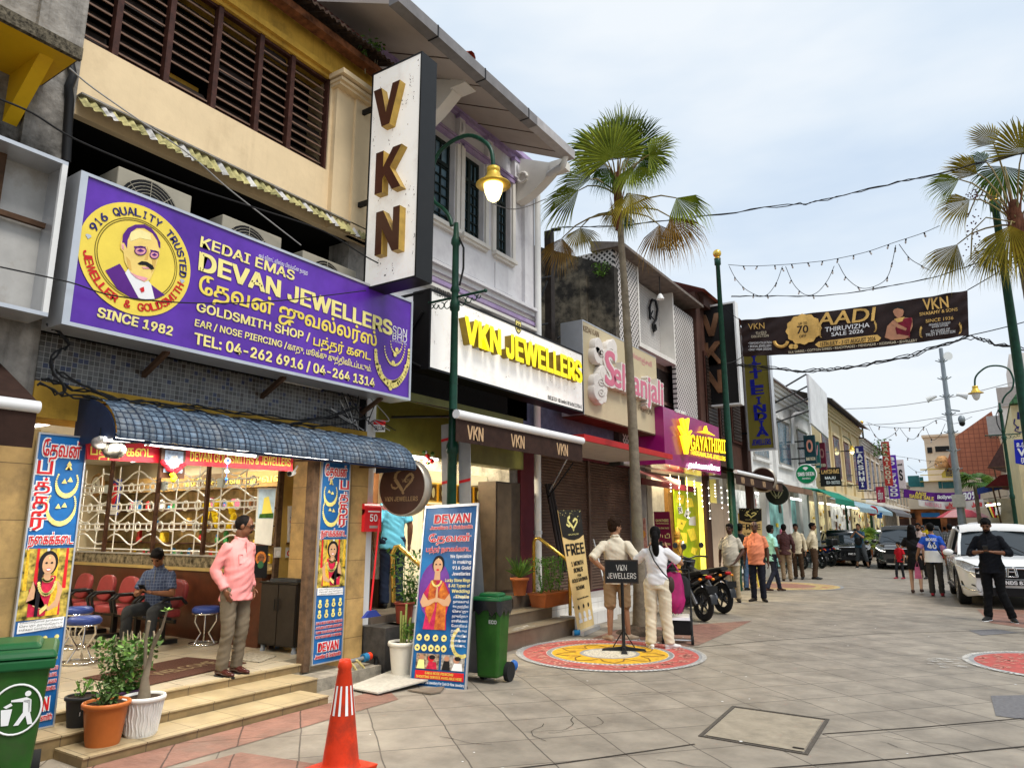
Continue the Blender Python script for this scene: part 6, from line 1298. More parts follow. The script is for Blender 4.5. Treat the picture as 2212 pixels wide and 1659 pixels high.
# FAR LEFT ROW
def row_house(name,lq,y0,y1,zt,wall,x=-6.3,floors=((4.3,6.3),),nwin=3,trim=CRM,roof=TERR,winm=FRM,shop=None,cornice=True,zb=3.3,over=.5):
 t=tg_(name,(x,(y0+y1)/2,0),lq,'shophouse','shophouses along the far left side')
 b=B();b.box((-12,y0,zb),(x,y1,zt),wall);b.box((-12,y0,0),(x-.9,y1,zb),shop or mat('shop_recess',(.3,.27,.22),var=.5,sc=2));b.bd('wall',t)
 n=max(2,nwin);w_=(y1-y0)/n
 for z0,z1 in floors:
  for k in range(n):
   ya,yb=y0+w_*(k+.22),y0+w_*(k+.78);f=B();f.box((x,ya,z0),(x+.04,yb,z1),winm);fo=f.bd('window',t);p=B()
   p.box((x+.04,ya+.06,z0+.06),(x+.045,(ya+yb)/2-.03,z1-.06),PANE);p.box((x+.04,(ya+yb)/2+.03,z0+.06),(x+.045,yb-.06,z1-.06),PANE);p.bd('pane',fo)
   s_=B();s_.box((x,ya-.1,z0-.14),(x+.12,yb+.1,z0-.04),trim);s_.box((x,ya-.1,z1+.03),(x+.1,yb+.1,z1+.14),trim);s_.bd('window_moulding',t)
 for k in range(n+1):b=B();y=y0+w_*k;y=min(max(y,y0+.12),y1-.12);b.box((x,y-.12,0 if k in(0,n)else zb),(x+.11,y+.12,zt),wall if wall is not YELW else trim);b.bd('pilaster',t)
 if cornice:
  b=B()
  for i in range(4):b.box((x,y0,zt-.5+.13*i),(x+.12+.09*i,y1,zt-.39+.13*i),trim)
  b.box((x,y0,zb-.1),(x+.16,y1,zb+.1),trim);b.bd('cornice',t)
 b=B();b.add([(x+over,y0,zt),(x+over,y1,zt),(x-4,y1,zt+1.7),(x-4,y0,zt+1.7)],[(0,1,2,3)],roof);b.add([(x+over,y0,zt-.06),(x+over,y1,zt-.06),(x+over,y1,zt),(x+over,y0,zt)],[(0,1,2,3)],GUT);b.bd('roof',t)
 return t
WHW=mat('white_plaster',(.72,.72,.7),rg=.8,var=.05,sc=3,dirt=(.4,.4,.39),dfac=.4,dsc=1.5,sq=.35)
YCW=mat('butter_plaster',(.68,.55,.32),rg=.8,var=.08,sc=3,dirt=(.4,.28,.12),dfac=.4,sq=.3)
PCW=mat('pale_peach_plaster',(.68,.57,.43),rg=.8,var=.08,dirt=(.35,.3,.25),dfac=.4,sq=.35)
gw=row_house('white_shophouse','white two storey shophouse with rust red roof and slanted white hoarding',23.7,34.5,6.9,WHW,nwin=3,roof=mat('rust_red_roof',(.3,.08,.06),rg=.8,var=.5,sc=6),winm=mat('grey_slats',(.32,.31,.29),var=.2),floors=((4.0,5.7),),trim=WHW)
b=B();b.box((-6.3,23.7,3.0),(-5.6,30,3.06),mat('grey_canopy',(.4,.38,.36),var=.15));b.box((-5.62,23.7,2.85),(-5.56,30,3.07),mat('canopy_edge_brown',(.2,.12,.08)));b.bd('canopy',gw)
ph=PX(-5.2);h4=[at(*p,ph)for p in((1746,808),(1786,851),(1790,947),(1753,914))]
hd=tg_('roadside_hoarding',h4[3],'faded white hoarding propped on struts above the white shophouse','hoarding');b=B();b.pm([h4[3],h4[2],h4[1],h4[0]],(-.08,0,0),mat('faded_white_sheet',(.66,.67,.68),rg=.6,var=.12,sc=1.1,dirt=(.4,.4,.4),dfac=.4,dsc=.8));b.bd('panel',hd);b=B()
for u in(0.,.25,.5,.75):p=lp_(h4[0],h4[3],u)+V((-.08,0,0));b.tb([p,V((-7.2,p.y-2.2,p.z-1.6+u*.8))],.035,BLACK,5)
b.bd('strut',hd)
t=tg_('drain_pipe',(-6.1,32.5,4),'white bent rainwater pipe under the slanted hoarding','pipe');b=B();p=PX(-6.1);b.tb(qp([(1737,870),(1737,886),(1730,892),(1716,894),(1712,900),(1712,960)],p),.07,WHITE,8);b.bd('pipe',t)
hy=row_house('butter_shophouse','butter yellow colonial shophouse with brown windows past the white one',36.5,50,7.7,YCW,nwin=4,trim=mat('butter_trim',(.7,.58,.36)),roof=mat('dark_roof',(.06,.05,.05)),over=.8,winm=mat('window_red_brown',(.22,.08,.05),var=.3),floors=((4.2,6.4),))
hy2=row_house('peach_shophouse','pale peach shophouse beyond the butter yellow one',50,60,7.2,PCW,nwin=4,roof=TERR,floors=((4.2,6.2),))
hy3=row_house('grey_shophouse','dull cream shophouse near the far end of the left row',60,70,6.6,mat('dull_cream',(.55,.48,.38),var=.1,sq=.4,dirt=(.3,.26,.2)),nwin=4,floors=((4.,5.9),))
hy4=row_house('end_shophouse','last low shophouse of the left row before the junction',70,82,5.6,PCW,nwin=4,floors=((3.7,4.9),),roof=TERR)
b=B();b.box((-12,34.5,0),(-7.0,36.5,5.8),WHW);tag(b.bd('infill_wall'),'narrow white recessed wall between white and butter yellow shophouses','wall')
def shop_glow(y0,y1,c,nm,lq):
 t=tg_('lit_shopfront',(-6.9,(y0+y1)/2,0),lq,'shopfront','lit shopfronts of the far left row');b=B();b.box((-7.18,y0,.1),(-7.1,y1,2.9),mat(nm,c,var=.6,sc=1.6,emit=.35));b.bd('glass_front',t);q=RR(int(y0));b=B()
 for k in range(int((y1-y0)*5)):y=q.uniform(y0+.1,y1-.5);z=q.uniform(.2,2.5);b.box((-7.09,y,z),(-7.03-.0007*k,y+q.uniform(.1,.4),z+q.uniform(.08,.35)),(cols[3],cols[4],cols[6],cols[1],DRK,cols[q.randrange(8)])[k%6])
 b.bd('display_goods',t);b=B();b.tb([(-6.6,y0+.3,2.8),(-6.6,y1-.3,2.8)],.04,TUBE,6);b.bd('tube_light',t)
shop_glow(24.2,29,(.6,.62,.6),'glow_white','white lit shopfront of the white shophouse');shop_glow(29.5,34.3,(.15,.3,.28),'glow_teal','teal jewellery shopfront beside the green round sign');shop_glow(37,43,(.7,.55,.3),'glow_warm','warm lit shopfront behind the small palms');shop_glow(43.5,49.8,(.6,.6,.55),'glow_pale','pale lit shopfront by the no entry sign');shop_glow(51,59,(.6,.5,.4),'glow_warm','lit shopfront of the peach shophouse');shop_glow(61,69,(.6,.5,.4),'glow_warm','lit shopfront near the end of the left row')
def col_posts(y,lq):b=B();b.box((-6.42,y-.2,0),(-6.2,y+.2,3.3),WHW);return tag(b.bd('white_column'),lq,'column','white five foot way columns')
for y in(25.5,28.9,32.4):col_posts(y,'square white column at the front of the white shophouse')
def far_awning(y0,y1,z,m,name,lq,x1=-4.9):
 t=tg_(name,(-5.6,(y0+y1)/2,z),lq,'awning');b=B();n=40;vs=[]
 for j in range(n+1):
  y=y0+(y1-y0)*j/n;d=.05*(j%2)
  vs+=[(-6.2,y,z+.45+d),(-5.5,y,z+.36+d),(x1,y,z+d),(x1,y,z-.2)]
 b.add(vs,[(4*j+k,4*j+4+k,4*j+5+k,4*j+1+k)for j in range(n)for k in range(3)],m);b.bd('cover',t)
far_awning(31,36,2.75,mat('green_awning',(.01,.2,.13),rg=.6,var=.15),'scalloped_awning','green awning beside the round green jeweller sign')
far_awning(37.5,52,2.55,mat('pale_blue_awning',(.25,.38,.45),rg=.5,var=.2),'corrugated_awning','pale blue corrugated awning over the shops behind the small palms')
far_awning(54,66,2.6,mat('grey_awning',(.12,.12,.13)),'canvas_awning','dark grey canvas awning past the no entry sign')
def perp_sign(quad,Y,m,name,lq,texts=(),th=.15,vertical=None,cat='sign',tm=None):
 pY=PY(Y);q4=[at(*p,pY)for p in quad];xa,xb=(q4[0].x+q4[3].x)/2,(q4[1].x+q4[2].x)/2;z0,z1=(q4[2].z+q4[3].z)/2,(q4[0].z+q4[1].z)/2
 t=tg_(name,((xa+xb)/2,Y,z0),lq,cat);b=B();b.box((xa,Y,z0),(xb,Y+th,z1),m);b.bd('panel',t);W_,H_=xb-xa,z1-z0;b=B()
 for s,u0,u1,v,h,mm in texts:b.tx(s,(xa+W_*u0,Y-.012,z0+H_*v),(xa+W_*u1,Y-.012,z0+H_*v),(xa+W_*u0,Y-.012,z0+H_*(v+h)),mm,bq=.05)
 if vertical:
  n=len(vertical);h=.92/n
  for i,s in enumerate(vertical):
   w_=.12 if s=='I' else.3;v=.96-h*(i+1);b.tx(s,(xa+W_*(.5-w_),Y-.012,z0+H_*(v+h*.15)),(xa+W_*(.5+w_),Y-.012,z0+H_*(v+h*.15)),(xa+W_*(.5-w_),Y-.012,z0+H_*(v+h*.9)),tm or WHT,bq=.06)
 b.bd('lettering',t);b=B();b.box((-6.35,Y+.03,z1-.25),(xa,Y+.08,z1-.2),BLACK);b.box((-6.35,Y+.03,z0+.2),(xa,Y+.08,z0+.25),BLACK);b.bd('bracket',t)
 return t
TEAL=mat('sign_teal',(.012,.05,.06),rg=.4,var=.3);CRS=mat('letter_cream',(.8,.7,.5))
perp_sign(((1735,942),(1759,938),(1764,1000),(1740,1003)),30.2,TEAL,'vertical_banner','dark teal jewellery banner with pink ring above the green round sign',(('SMS DEEN',.1,.9,.12,.1,CRS),('O',.25,.75,.42,.4,mat('ring_pink',(.7,.3,.22)))))
perp_sign(((1759,955),(1768,953),(1772,1010),(1762,1011)),31.5,mat('sign_teal2',(.02,.12,.11)),'vertical_banner','teal green narrow banner between the ring banner and the maroon banner',(('SMS DEEN',.05,.95,.1,.08,CRS),('V',.2,.8,.5,.35,PKP)))
perp_sign(((1766,958),(1780,954),(1786,1014),(1772,1016)),33,mat('sign_maroon',(.13,.012,.03)),'vertical_banner','maroon jewellery banner next to the teal ones',(('SMS DEEN',.08,.92,.12,.1,CRS),('O',.2,.8,.45,.32,mat('ring_dim',(.35,.15,.14)))))
perp_sign(((1768,1012),(1814,1008),(1817,1048),(1775,1052)),36.2,BLK,'striped_sign','black and white striped LAKSHMI sign over the pale blue awning',(('LAKSHMI',.1,.95,.68,.22,mat('letter_amber',(.7,.42,.15))),('014-2617321',.3,.95,.12,.16,WHT),('MAJU',.25,.75,.38,.14,WHT)))
perp_sign(((1847,965),(1865,962),(1872,1056),(1855,1058)),42,NAVY,'vertical_sign','navy vertical LAKSHMI sign with white letters',(),vertical='LAKSHMI')
perp_sign(((1890,1052),(1907,1050),(1914,1085),(1896,1086)),48,mat('sign_crimson',(.35,.02,.06)),'square_sign','crimson sign with white Tamil letters below the purple sign',(('சூர்யா',.2,.8,.2,.6,WHT),))
perp_sign(((1903,955),(1920,953),(1929,1048),(1912,1050)),55,mat('sign_red2',(.5,.05,.04)),'vertical_sign','red vertical sign with pale letters beside the purple Bollywood sign',(),vertical='KALAIKODI',tm=CRS)
perp_sign(((1912,984),(1935,982),(1944,1076),(1921,1078)),60,mat('sign_violet',(.12,.03,.42),rg=.3),'vertical_sign','tall violet vertical Bollywood sign near the end of the row',(),vertical='BOLLYWOOD')
perp_sign(((1935,994),(1952,992),(1957,1055),(1940,1056)),66,mat('poster_pale',(.72,.62,.6)),'fashion_hoarding','pale fashion hoarding with a dark haired model past the violet sign',(('seematti',.2,.8,.8,.07,BLK),('S',.3,.7,.3,.35,BLK)),cat='hoarding')
c=at(1741,1024,PY(28.5));t=tg_('round_sign',c,'round green SMS DEEN jeweller sign on the white shophouse','sign');rr=.37;GRS=mat('sign_green',(.0,.22,.08),rg=.35);b=B();b.lt(c,[(rr,0),(rr*1.03,.02),(rr,.12)],WHT,30,axis=(0,1,0));b.bd('rim',t);b=B();b.dc(c+V((0,-.006,0)),rr*.95,(1,0,0),(0,0,1),GRS,30);b.bd('disc',t);b=B();b.tx('SMS DEEN',c+V((-.29,-.012,-.06)),c+V((.29,-.012,-.06)),c+V((-.29,-.012,.07)),WHT,bq=.05);b.tx('Jewellers',c+V((-.15,-.012,-.19)),c+V((.15,-.012,-.19)),c+V((-.15,-.012,-.12)),WHT,bq=.02);b.add([c+V((x*.1,-.012,.2+z*.07))for x,z in((-1,.4),(-.5,1),(.5,1),(1,.4),(0,-1))],[(0,1,2,3,4)],WHT);b.bd('lettering',t)
t=tg_('no_entry_sign',gd(1886,1200),'red round no entry sign on a thin pole in the street','traffic sign');c=at(1885,1103,PY(44));b=B();b.dc(c,.27,(1,0,0),(0,0,1),REDP,28);b.bd('disc',t);b=B();b.box(c+V((-.19,-.01,-.045)),c+V((.19,-.005,.045)),WHT);b.bd('bar',t);b=B();b.tb([V((c.x,c.y+.04,0)),V((c.x,c.y+.04,c.z+.2))],.035,ALU,8);b.bd('pole',t)
c=at(1900,1113,PY(45));b=B();b.box(c+V((-.14,0,-.16)),c+V((.14,.02,.16)),mat('sign_blue',(.02,.12,.4)));b.tb([V((c.x,c.y+.04,0)),V((c.x,c.y+.04,c.z+.1))],.03,ALU,6);tag(b.bd('blue_traffic_sign'),'small square blue traffic sign beside the no entry sign','traffic sign')
YE=92
eb2=tg_('junction_block',(-3,YE,0),'cream flat roofed block with dark strip windows at the far junction','building');pe=PY(YE);a,c=at(1995,945,pe),at(2120,1140,pe);ECR=mat('end_cream',(.72,.6,.44),rg=.8,var=.05,sq=.15,dirt=(.5,.42,.3))
b=B();b.box((a.x,YE,0),(5.5,YE+12,a.z),ECR);b.box((a.x-.2,YE-.2,a.z),(5.5,YE+12,a.z+.25),ECR);b.bd('wall',eb2)
for x0,x1,y0,y1 in((2004,2013,966,979),(2021,2050,963,976),(2061,2085,959,972)):p,q_=at(x0,y1,pe),at(x1,y0,pe);f=B();f.box((p.x,YE-.08,p.z),(q_.x,YE,q_.z),PANE if 0 else BLK);f.bd('strip_window',eb2)
pe2=PY(88);sh_=tg_('junction_shop',(-4,88,0),'two storey cream shop with yellow arched Little India Penang sign facing the street','shop')
a,c=at(1938,1042,pe2),at(2125,1140,pe2);b=B();b.box((a.x-6,88,3.6),(5,92,a.z),ECR);b.box((a.x-6,88.8,0),(5,92,3.6),mat('shop_red_orange',(.16,.06,.025),var=.9,sc=.7,emit=.1,c2=(.5,.18,.06)));b.bd('wall',sh_)
for k in range(7):b=B();x0=a.x-5+2.3*k;b.box((x0,88.75,0),(x0+1.7,88.79,2.6),DARK if k%2 else mat('bay_brown',(.07,.03,.02),var=.5,sc=2));b.box((x0,88.6,2.75),(x0+1.7,88.7,3.2),(REDP,YEL,BLK,cols[2],WHT)[k%5]);b.bd('shop_bay',sh_)
for x0,x1,y0,y1 in((1963,1985,1027,1052),(1988,1994,1030,1052),(2037,2068,1040,1055),(2090,2105,1040,1058),(2028,2034,1040,1055)):p,q_=at(x0,y1,pe2),at(x1,y0,pe2);f=B();f.box((p.x,87.95,p.z),(q_.x,88,q_.z),mat('teal_glass',(.03,.15,.15),rg=.1));f.bd('window',sh_)
b=B();Yc_=mat('temple_yellow',(.8,.6,.1),var=.2,sc=3)
for y in(1011,1023,1037):p,q_=at(1988,y+3,pe2),at(2112,y,pe2);b.box((p.x,87.6,p.z),(q_.x,88,q_.z),Yc_)
b.bd('yellow_ledge',sh_)
b=B();p,q_=at(2035,1032,PY(87.4)),at(2110,1020,PY(87.4));n=12;top_=[V((p.x+(q_.x-p.x)*i/n,87.4,q_.z+1.1*sin(pi*i/n)))for i in range(n+1)];b.pm([V((p.x,87.4,p.z)),V((q_.x,87.4,p.z))]+top_[::-1],(0,.1,0),YEL);b.bd('arched_sign',sh_);b=B();b.tx('little India Penang',(p.x+.4,87.38,p.z+.15),(q_.x-.4,87.38,p.z+.15),(p.x+.4,87.38,p.z+1.0),NAVY,bq=.02);b.bd('lettering',sh_)
b=B();p,q_=at(2019,1010,PY(86.5)),at(2052,996,PY(86.5));b.lt(((p.x+q_.x)/2,87,p.z),[((q_.x-p.x)/2,0),((q_.x-p.x)/2*1.05,.3),((q_.x-p.x)/2*.9,.8),((q_.x-p.x)/4,1.2)],mat('temple_ornament',(.62,.35,.14),var=.5,sc=4),16);b.bd('roof_ornament',sh_)
pe3=PY(84);ORF=gmt('orange_tile_roof',(.45,.16,.085),(.25,.08,.05),.45,.45,.06,axes='xz',rg=.8,var=.15,sc=1)
rt=tg_('tiled_roof_house',(2,84,0),'house with large orange tiled hip roof right of the grey mast','house');b=B();r4=[at(*p,pe3)for p in((2046,995),(2065,942),(2142,888),(2162,960),(2162,1030),(2060,1020))];b.pm(r4,(0,7,0),ORF);b.bd('roof',rt);b=B();b.box((r4[5].x+.5,84.2,0),(r4[3].x+3,91,r4[5].z),ECR);b.bd('wall',rt)
def cross_banner(quad,Y,m,name,lq,texts):
 pY=PY(Y);q4=[at(*p,pY)for p in quad];t=tg_(name,sum(q4,V())/4,lq,'banner');n=30;vs=[];b=B()
 for i in range(n+1):
  u=i/n;dy=.05*sin(u*23)+.03*sin(u*51)
  vs+=[lp_(q4[0],q4[1],u)+V((0,dy,-.25*sin(pi*u))),lp_(q4[3],q4[2],u)+V((0,-dy,-.25*sin(pi*u)))]
 b.add(vs,[(2*i,2*i+1,2*i+3,2*i+2)for i in range(n)],m,True);b.bd('sheet',t);b=B()
 f=lambda u,v:lp_(lp_(q4[3],q4[2],u),lp_(q4[0],q4[1],u),v)+V((0,-.12,-.25*sin(pi*u)))
 for s,u0,u1,v,h,mm in texts:b.tx(s,f(u0,v),f(u1,v),f(u0,v+h),mm,bq=.06)
 b.bd('lettering',t);b=B();b.tb([q4[0],q4[0]+V((-1.5,0,.2))],.02,WIRE,4);b.tb([q4[1],q4[1]+V((1.5,0,.2))],.02,WIRE,4);b.bd('tie_rope',t)
cross_banner(((1952,1056),(2118,1058),(2118,1078),(1952,1074)),62,mat('banner_purple',(.11,.015,.2),var=.15),'street_banner','purple AADI SAREE SALE banner hung across the far street',(('AADI',.16,.3,.55,.35,YEL),('SAREE SALE',.08,.4,.08,.4,YEL),('Bollywood',.45,.72,.3,.4,WHT),('80%',.78,.96,.12,.75,WHT)))
cross_banner(((1983,1077),(2124,1078),(2126,1096),(1985,1092)),64,mat('banner_white',(.75,.72,.68),var=.06),'street_banner','white AADI MEGA SALE banner hung just below the purple one',(('AADI',.47,.62,.55,.35,REDP),('MEGA SALE',.42,.72,.08,.4,REDP),('Jaya',.82,.97,.2,.6,REDP),('AADI SALE',.1,.36,.2,.5,PKP)))
# RIGHT SIDE
WB=mat('white_block',(.74,.68,.62),rg=.8,var=.04,sq=.15,dirt=(.5,.47,.43))
pr=PY(70);a,c,d=at(2159,838,pr),at(2260,1140,pr),at(2187,780,pr)
wb=tg_('white_tower',(a.x+4,70,0),'pale blank walled multi storey block at the right edge','building');b=B();b.box((a.x,70,0),(a.x+14,84,a.z),WB);b.bd('wall',wb);b=B();b.box((d.x,74,a.z),(d.x+12,84,d.z+1.4),WB);b.bd('upper_block',wb);b=B();b.box((a.x-.25,69.8,a.z-1.6),(a.x+14,70,a.z),mat('parapet_grey',(.38,.34,.31)));b.bd('parapet',wb);p=at(2153,925,pr);b=B();b.box((p.x-.6,70.5,p.z-.5),(a.x,71.5,p.z+1.1),mat('box_grey',(.4,.38,.36)));b.bd('wall_unit',wb)
pr=PY(30);rs=tg_('green_roof_shop',(2.8,32,0),'shop with green roof and cream painted panel at the right edge','shop');a=at(2181,876,pr);b=B();b.box((a.x+.02,30,0),(8,44,a.z),mat('cream_mural',(.75,.62,.35),var=.15,sc=2));b.bd('wall',rs);b=B();q0=at(2181,874,pr);b.pm([q0+V((-.02,-.3,0)),q0+V((.35,-.3,.5)),q0+V((6,-.3,.9)),q0+V((6,-.3,0))],(0,14,0),gmt('green_roof',(.05,.16,.06),(.02,.08,.03),.25,.25,.05,axes='xz',rg=.6,var=.15));b.bd('roof',rs)
b=B();f=lambda x,y:at(x,y,pr,.01);b.tb([f(2192,905),f(2190,915),f(2197,922),f(2192,930),f(2202,934),f(2225,932)],.02,NAVY,5);b.pl([f(2197,890),f(2203,890),f(2203,906),f(2197,906)],NAVY);b.add([f(2196,921),f(2202,921),f(2199,930)],[(0,1,2)],NAVY);b.bd('painted_motif',rs)
p4=[at(x,y,PY(24))for x,y in((2190,950),(2260,945),(2260,1012),(2194,1000))]
t=tg_('blue_sign',p4[3],'royal blue sign with white Tamil and V.P letters at the right edge','sign');b=B();b.pm([p4[3],p4[2],p4[1],p4[0]],(0,.15,0),mat('royal_blue',(.01,.02,.42),rg=.35));b.bd('panel',t);b=B();f=lambda x,y:at(x,y,PY(24),.01);b.tx('V.P',f(2199,985),f(2236,983),f(2198,969),WHT,bq=.06,font=False);b.tx('உரிைம',f(2196,965),f(2236,963),f(2196,953),WHT,bq=.05);b.tx('ரா',f(2206,998),f(2222,998),f(2206,989),WHT,bq=.05);b.bd('lettering',t);b=B();b.box((p4[1].x-.3,24.05,p4[2].z),(p4[1].x-.2,30,p4[2].z+.1),BLACK);b.bd('bracket',t)
for quad,Y,m,lb in((((2133,1010),(2165,955),(2260,925),(2260,1005)),48,mat('canopy_dark_brown',(.08,.04,.035),rg=.8,var=.3),'torn dark brown canopy with metal frame on the right row'),(((2127,1052),(2160,1026),(2260,1012),(2260,1050)),40,mat('canopy_maroon',(.12,.015,.015),rg=.8,var=.25),'maroon fabric canopy above the stalls on the right row')):
 p4=[at(x,y,PY(Y))for x,y in quad];t=tg_('shop_canopy',p4[0],lb,'canopy');b=B();b.add(p4+[p+V((1.2,9,.2))for p in p4],[(0,1,2,3),(0,1,5,4),(1,2,6,5),(3,0,4,7)],m);b.bd('fabric',t);b=B();b.tb([p4[0],p4[3]],.04,RUST,5);b.tb([p4[0]+V((.3,0,0)),V((p4[0].x+.6,Y,0))],.04,RUST,5);b.bd('frame',t)
t=tg_('market_stall',at(2170,1120,PY(42)),'pale right hand shop front with striped cloth and blue tarpaulin','shop');pf=PY(42);a,c=at(2135,1080,pf),at(2260,1160,pf);b=B();b.box((a.x,42,0),(9,56,3.0),mat('stall_pale',(.55,.52,.42),var=.35,sc=1.2));b.bd('wall',t);b=B();b.pm(qp([(2110,1055),(2165,1040),(2165,1056),(2112,1068)],PY(41)),(0,.05,0),mat('tarp_blue',(.03,.06,.25),var=.3));b.bd('tarpaulin',t);b=B()
for k,m_ in enumerate((BLK,YEL,REDP,BLK,YEL)):b.pm(qp([(2126+k*5,1085),(2131+k*5,1085),(2146+k*3,1118),(2142+k*3,1118)],PY(41.5)),(0,.04,0),m_)
b.bd('striped_cloth',t);b=B();b.pm(qp([(2150,1095),(2162,1095),(2162,1112),(2150,1112)],PY(41.4)),(0,.03,0),WHT);b.bd('notice',t);b=B();b.tb([at(2130,1092,PY(41)),at(2160,1088,PY(41))],.05,TUBE,6);b.bd('tube_light',t)
t=tg_('back_row_block',(6,60,0),'cream shop row behind the canopies on the right side of the street','building');b=B();b.box((3.6,57,0),(12,69,4.2),ECR);b.bd('wall',t);b=B();b.box((3.55,57.5,3.0),(3.6,68,3.3),GUT);b.bd('ledge',t)
c=at(2079,1113,PY(50));t=tg_('street_parasol',V((c.x,50,0)),'red and pale street parasol behind the white car','parasol');b=B();n=16
for j in range(n):
 a0,a1=2*pi*j/n,2*pi*(j+1)/n;f=lambda a,r,z:V((c.x+cos(a)*r,50+sin(a)*r,c.z+z));m_=(mat('parasol_red',(.5,.06,.08)),mat('parasol_pink',(.6,.3,.3)))[j//2%2];b.add([f(a0,0,.4),f(a0,.7,.27),f(a1,.7,.27),f(a0,1.35,-.12),f(a1,1.35,-.12)],[(0,1,2),(1,3,4,2)],m_)
b.bd('canopy',t);b=B();b.tb([V((c.x,50,0)),V((c.x,50,c.z+.45))],.03,ALU,6);b.bd('pole',t)
# STREET FURNITURE
KL=6.9/6.22
zl=lambda z:z if z<.5 else 1.6+(z-1.6)*KL if z>1.6 else z
def lamp_post(base,lq,lit=True):
 t=tg_('street_lamp',base,lq,'street lamp','green street lamps with gold lanterns');x,y=base[0],base[1];pl=PY(y)
 b=B();b.lt((x,y,0),[(r_*1.08,zl(z_))for r_,z_ in[(.13,0),(.13,.25),(.09,.3),(.08,.9),(.058,1.0),(.053,2.4),(.07,2.42),(.07,2.5),(.05,2.55),(.042,4.05),(.06,4.07),(.06,4.15),(.042,4.2),(.042,4.28),(.06,4.3),(.042,4.36),(.04,4.85),(.06,4.88),(.056,4.93),(.036,4.98),(.028,5.14)]],GREENM,18);b.bd('pole',t)
 k=1;P_=[(976,488),(971,470),(958,452),(940,438),(932,415),(931,385),(943,338),(973,308),(1011,293),(1043,304),(1061,325),(1066,362)]
 pts=[at(px_,py_,PY(LB.y))-LB+V(base)for px_,py_ in P_]
 sm=[]
 for i in range(len(pts)-1):
  p0,p1,p2,p3=pts[max(i-1,0)],pts[i],pts[i+1],pts[min(i+2,len(pts)-1)]
  for j in range(4):
   u=j/4;sm.append(.5*((2*p1)+(p2-p0)*u+(2*p0-5*p1+4*p2-p3)*u*u+(3*p1-p0-3*p2+p3)*u**3))
 sm.append(pts[-1]);b=B();b.tb(sm,.028,GREENM,8);b.bd('arm',t)
 c=pts[-1];GO=mat('lantern_gold',(.72,.48,.07),rg=.3,metal=.35,var=.1)
 b=B();b.lt(c,[(.03,.0),(.085,-.01),(.085,-.06),(.07,-.07),(.09,-.09),(.09,-.13),(.12,-.15),(.13,-.2),(.22,-.235),(.225,-.25),(.13,-.245)],GO,24);ln=b.bd('lantern',t)
 b=B();b.lt(c,[(.125,-.235),(.125,-.27),(.11,-.35),(.075,-.44),(.02,-.48),(.001,-.485)],mat('lantern_glass_lit',(1,.8,.38),var=.1,emit=2.2)if lit else mat('lantern_glass_off',(.75,.75,.72),rg=.2,var=.05),20);b.bd('lantern_globe',t)
 z=zl(4.22);b=B();b.tb([(x-.42,y,z),(x+.48,y,z)],.018,GREENM,8);b.ell((x+.48,y,z),.026,GREENM,nu=8,nv=6);b.ell((x-.42,y,z),.026,GREENM,nu=8,nv=6);b.bd('cross_bar',t)
 b=B()
 for sd in(-1,1):
  for i,(u,r)in enumerate(((.1,.05),(.2,.042),(.29,.034),(.36,.026))):b.tb(arc((x+sd*(u+.02),y,z-.03-r),r,90,380 if i%2 else-200,(sd,0,0),(0,0,1),14),.007,GREENM,5)
 b.bd('scrollwork',t);return t
LB=at(976,1050,PY(6.9));LB.z=0
LAMP1=lamp_post(LB,'lit green street lamp with gold lantern behind the blue sandwich board')
q=RR(1);b=B();b.tb(sag(LB+V((.05,0,zl(4.95))),LB+V((.07,0,zl(4.35))),-.0,8,.0)[:1]+[LB+V((.13,0,zl(4.8))),LB+V((.13,0,zl(4.55))),LB+V((.07,0,zl(4.35)))],.014,WIRE,6);b.bd('feed_cable',LAMP1)
for(px_,topy,rz,lb,lit)in((2196,783,pi,'unlit green street lamp with gold lantern at the right by the white car',False),(1831,936,0,'green street lamp far down on the left by the butter yellow shophouse',True),(1757,1000,0,None,True)):
 if lb is None:continue
 Y={2196:27.3,1831:44}[px_];p=at(px_,1140,PY(Y));t=cpt(LAMP1,None,lb,(p.x,p.y,0),rz)
 if not lit:
  for c_ in kd(t):
   if c_.name.startswith('lantern_globe'):c_.data=c_.data.copy();c_.data.materials[0]=mat('lantern_glass_off',(.75,.75,.72),rg=.2,var=.05)
   if c_.name.startswith('feed'):pass
SGY=mat('sign_back_grey',(.36,.35,.34),rg=.45,var=.1,metal=.2)
for(q4,Y,lb)in((((953,918),(979,914),(979,1090),(955,1090)),7.0,'grey back of a tall road sign left of the street lamp pole'),(((990,911),(1015,903),(1017,1090),(992,1090)),6.96,'grey back of a tall road sign right of the street lamp pole')):
 p4=[at(*p,PY(Y))for p in q4];t=tg_('road_sign_back',p4[3],lb,'road sign');b=B();b.pm([p4[3],p4[2],p4[1],p4[0]],(0,.008,0),SGY);b.bd('plate',t);b=B()
 for v in(.25,.78):a,c=lp_(p4[3],p4[0],v),lp_(p4[2],p4[1],v+.02);b.pm([a+V((0,-.004,0)),c+V((0,-.004,0)),c+V((0,-.004,.035)),a+V((0,-.004,.035))],(0,.003,0),REDP)
 b.bd('strap_tape',t)
def pole(base,h,lq):
 t=tg_('green_pole',base,lq,'pole','tall green poles with gold balls');b=B();b.lt(base,[(.13,0),(.12,1.2),(.1,1.25),(.085,h*.5),(.06,h-.3),(.09,h-.28),(.09,h-.1),(.06,h-.08)],GREENM,14);b.bd('pole',t);b=B();b.ell(V(base)+V((0,0,h+.06)),.12,GOLD);b.lt(V(base)+V((0,0,h-.1)),[(.1,0),(.06,.06)],GOLD,12);b.bd('ball_finial',t);return t
gp=at(1585,1140,PY(19.3));gp.z=0;GP1=pole(gp,at(1551,552,PY(19.3)).z,'tall green pole with gold ball beside the black VKN sign')
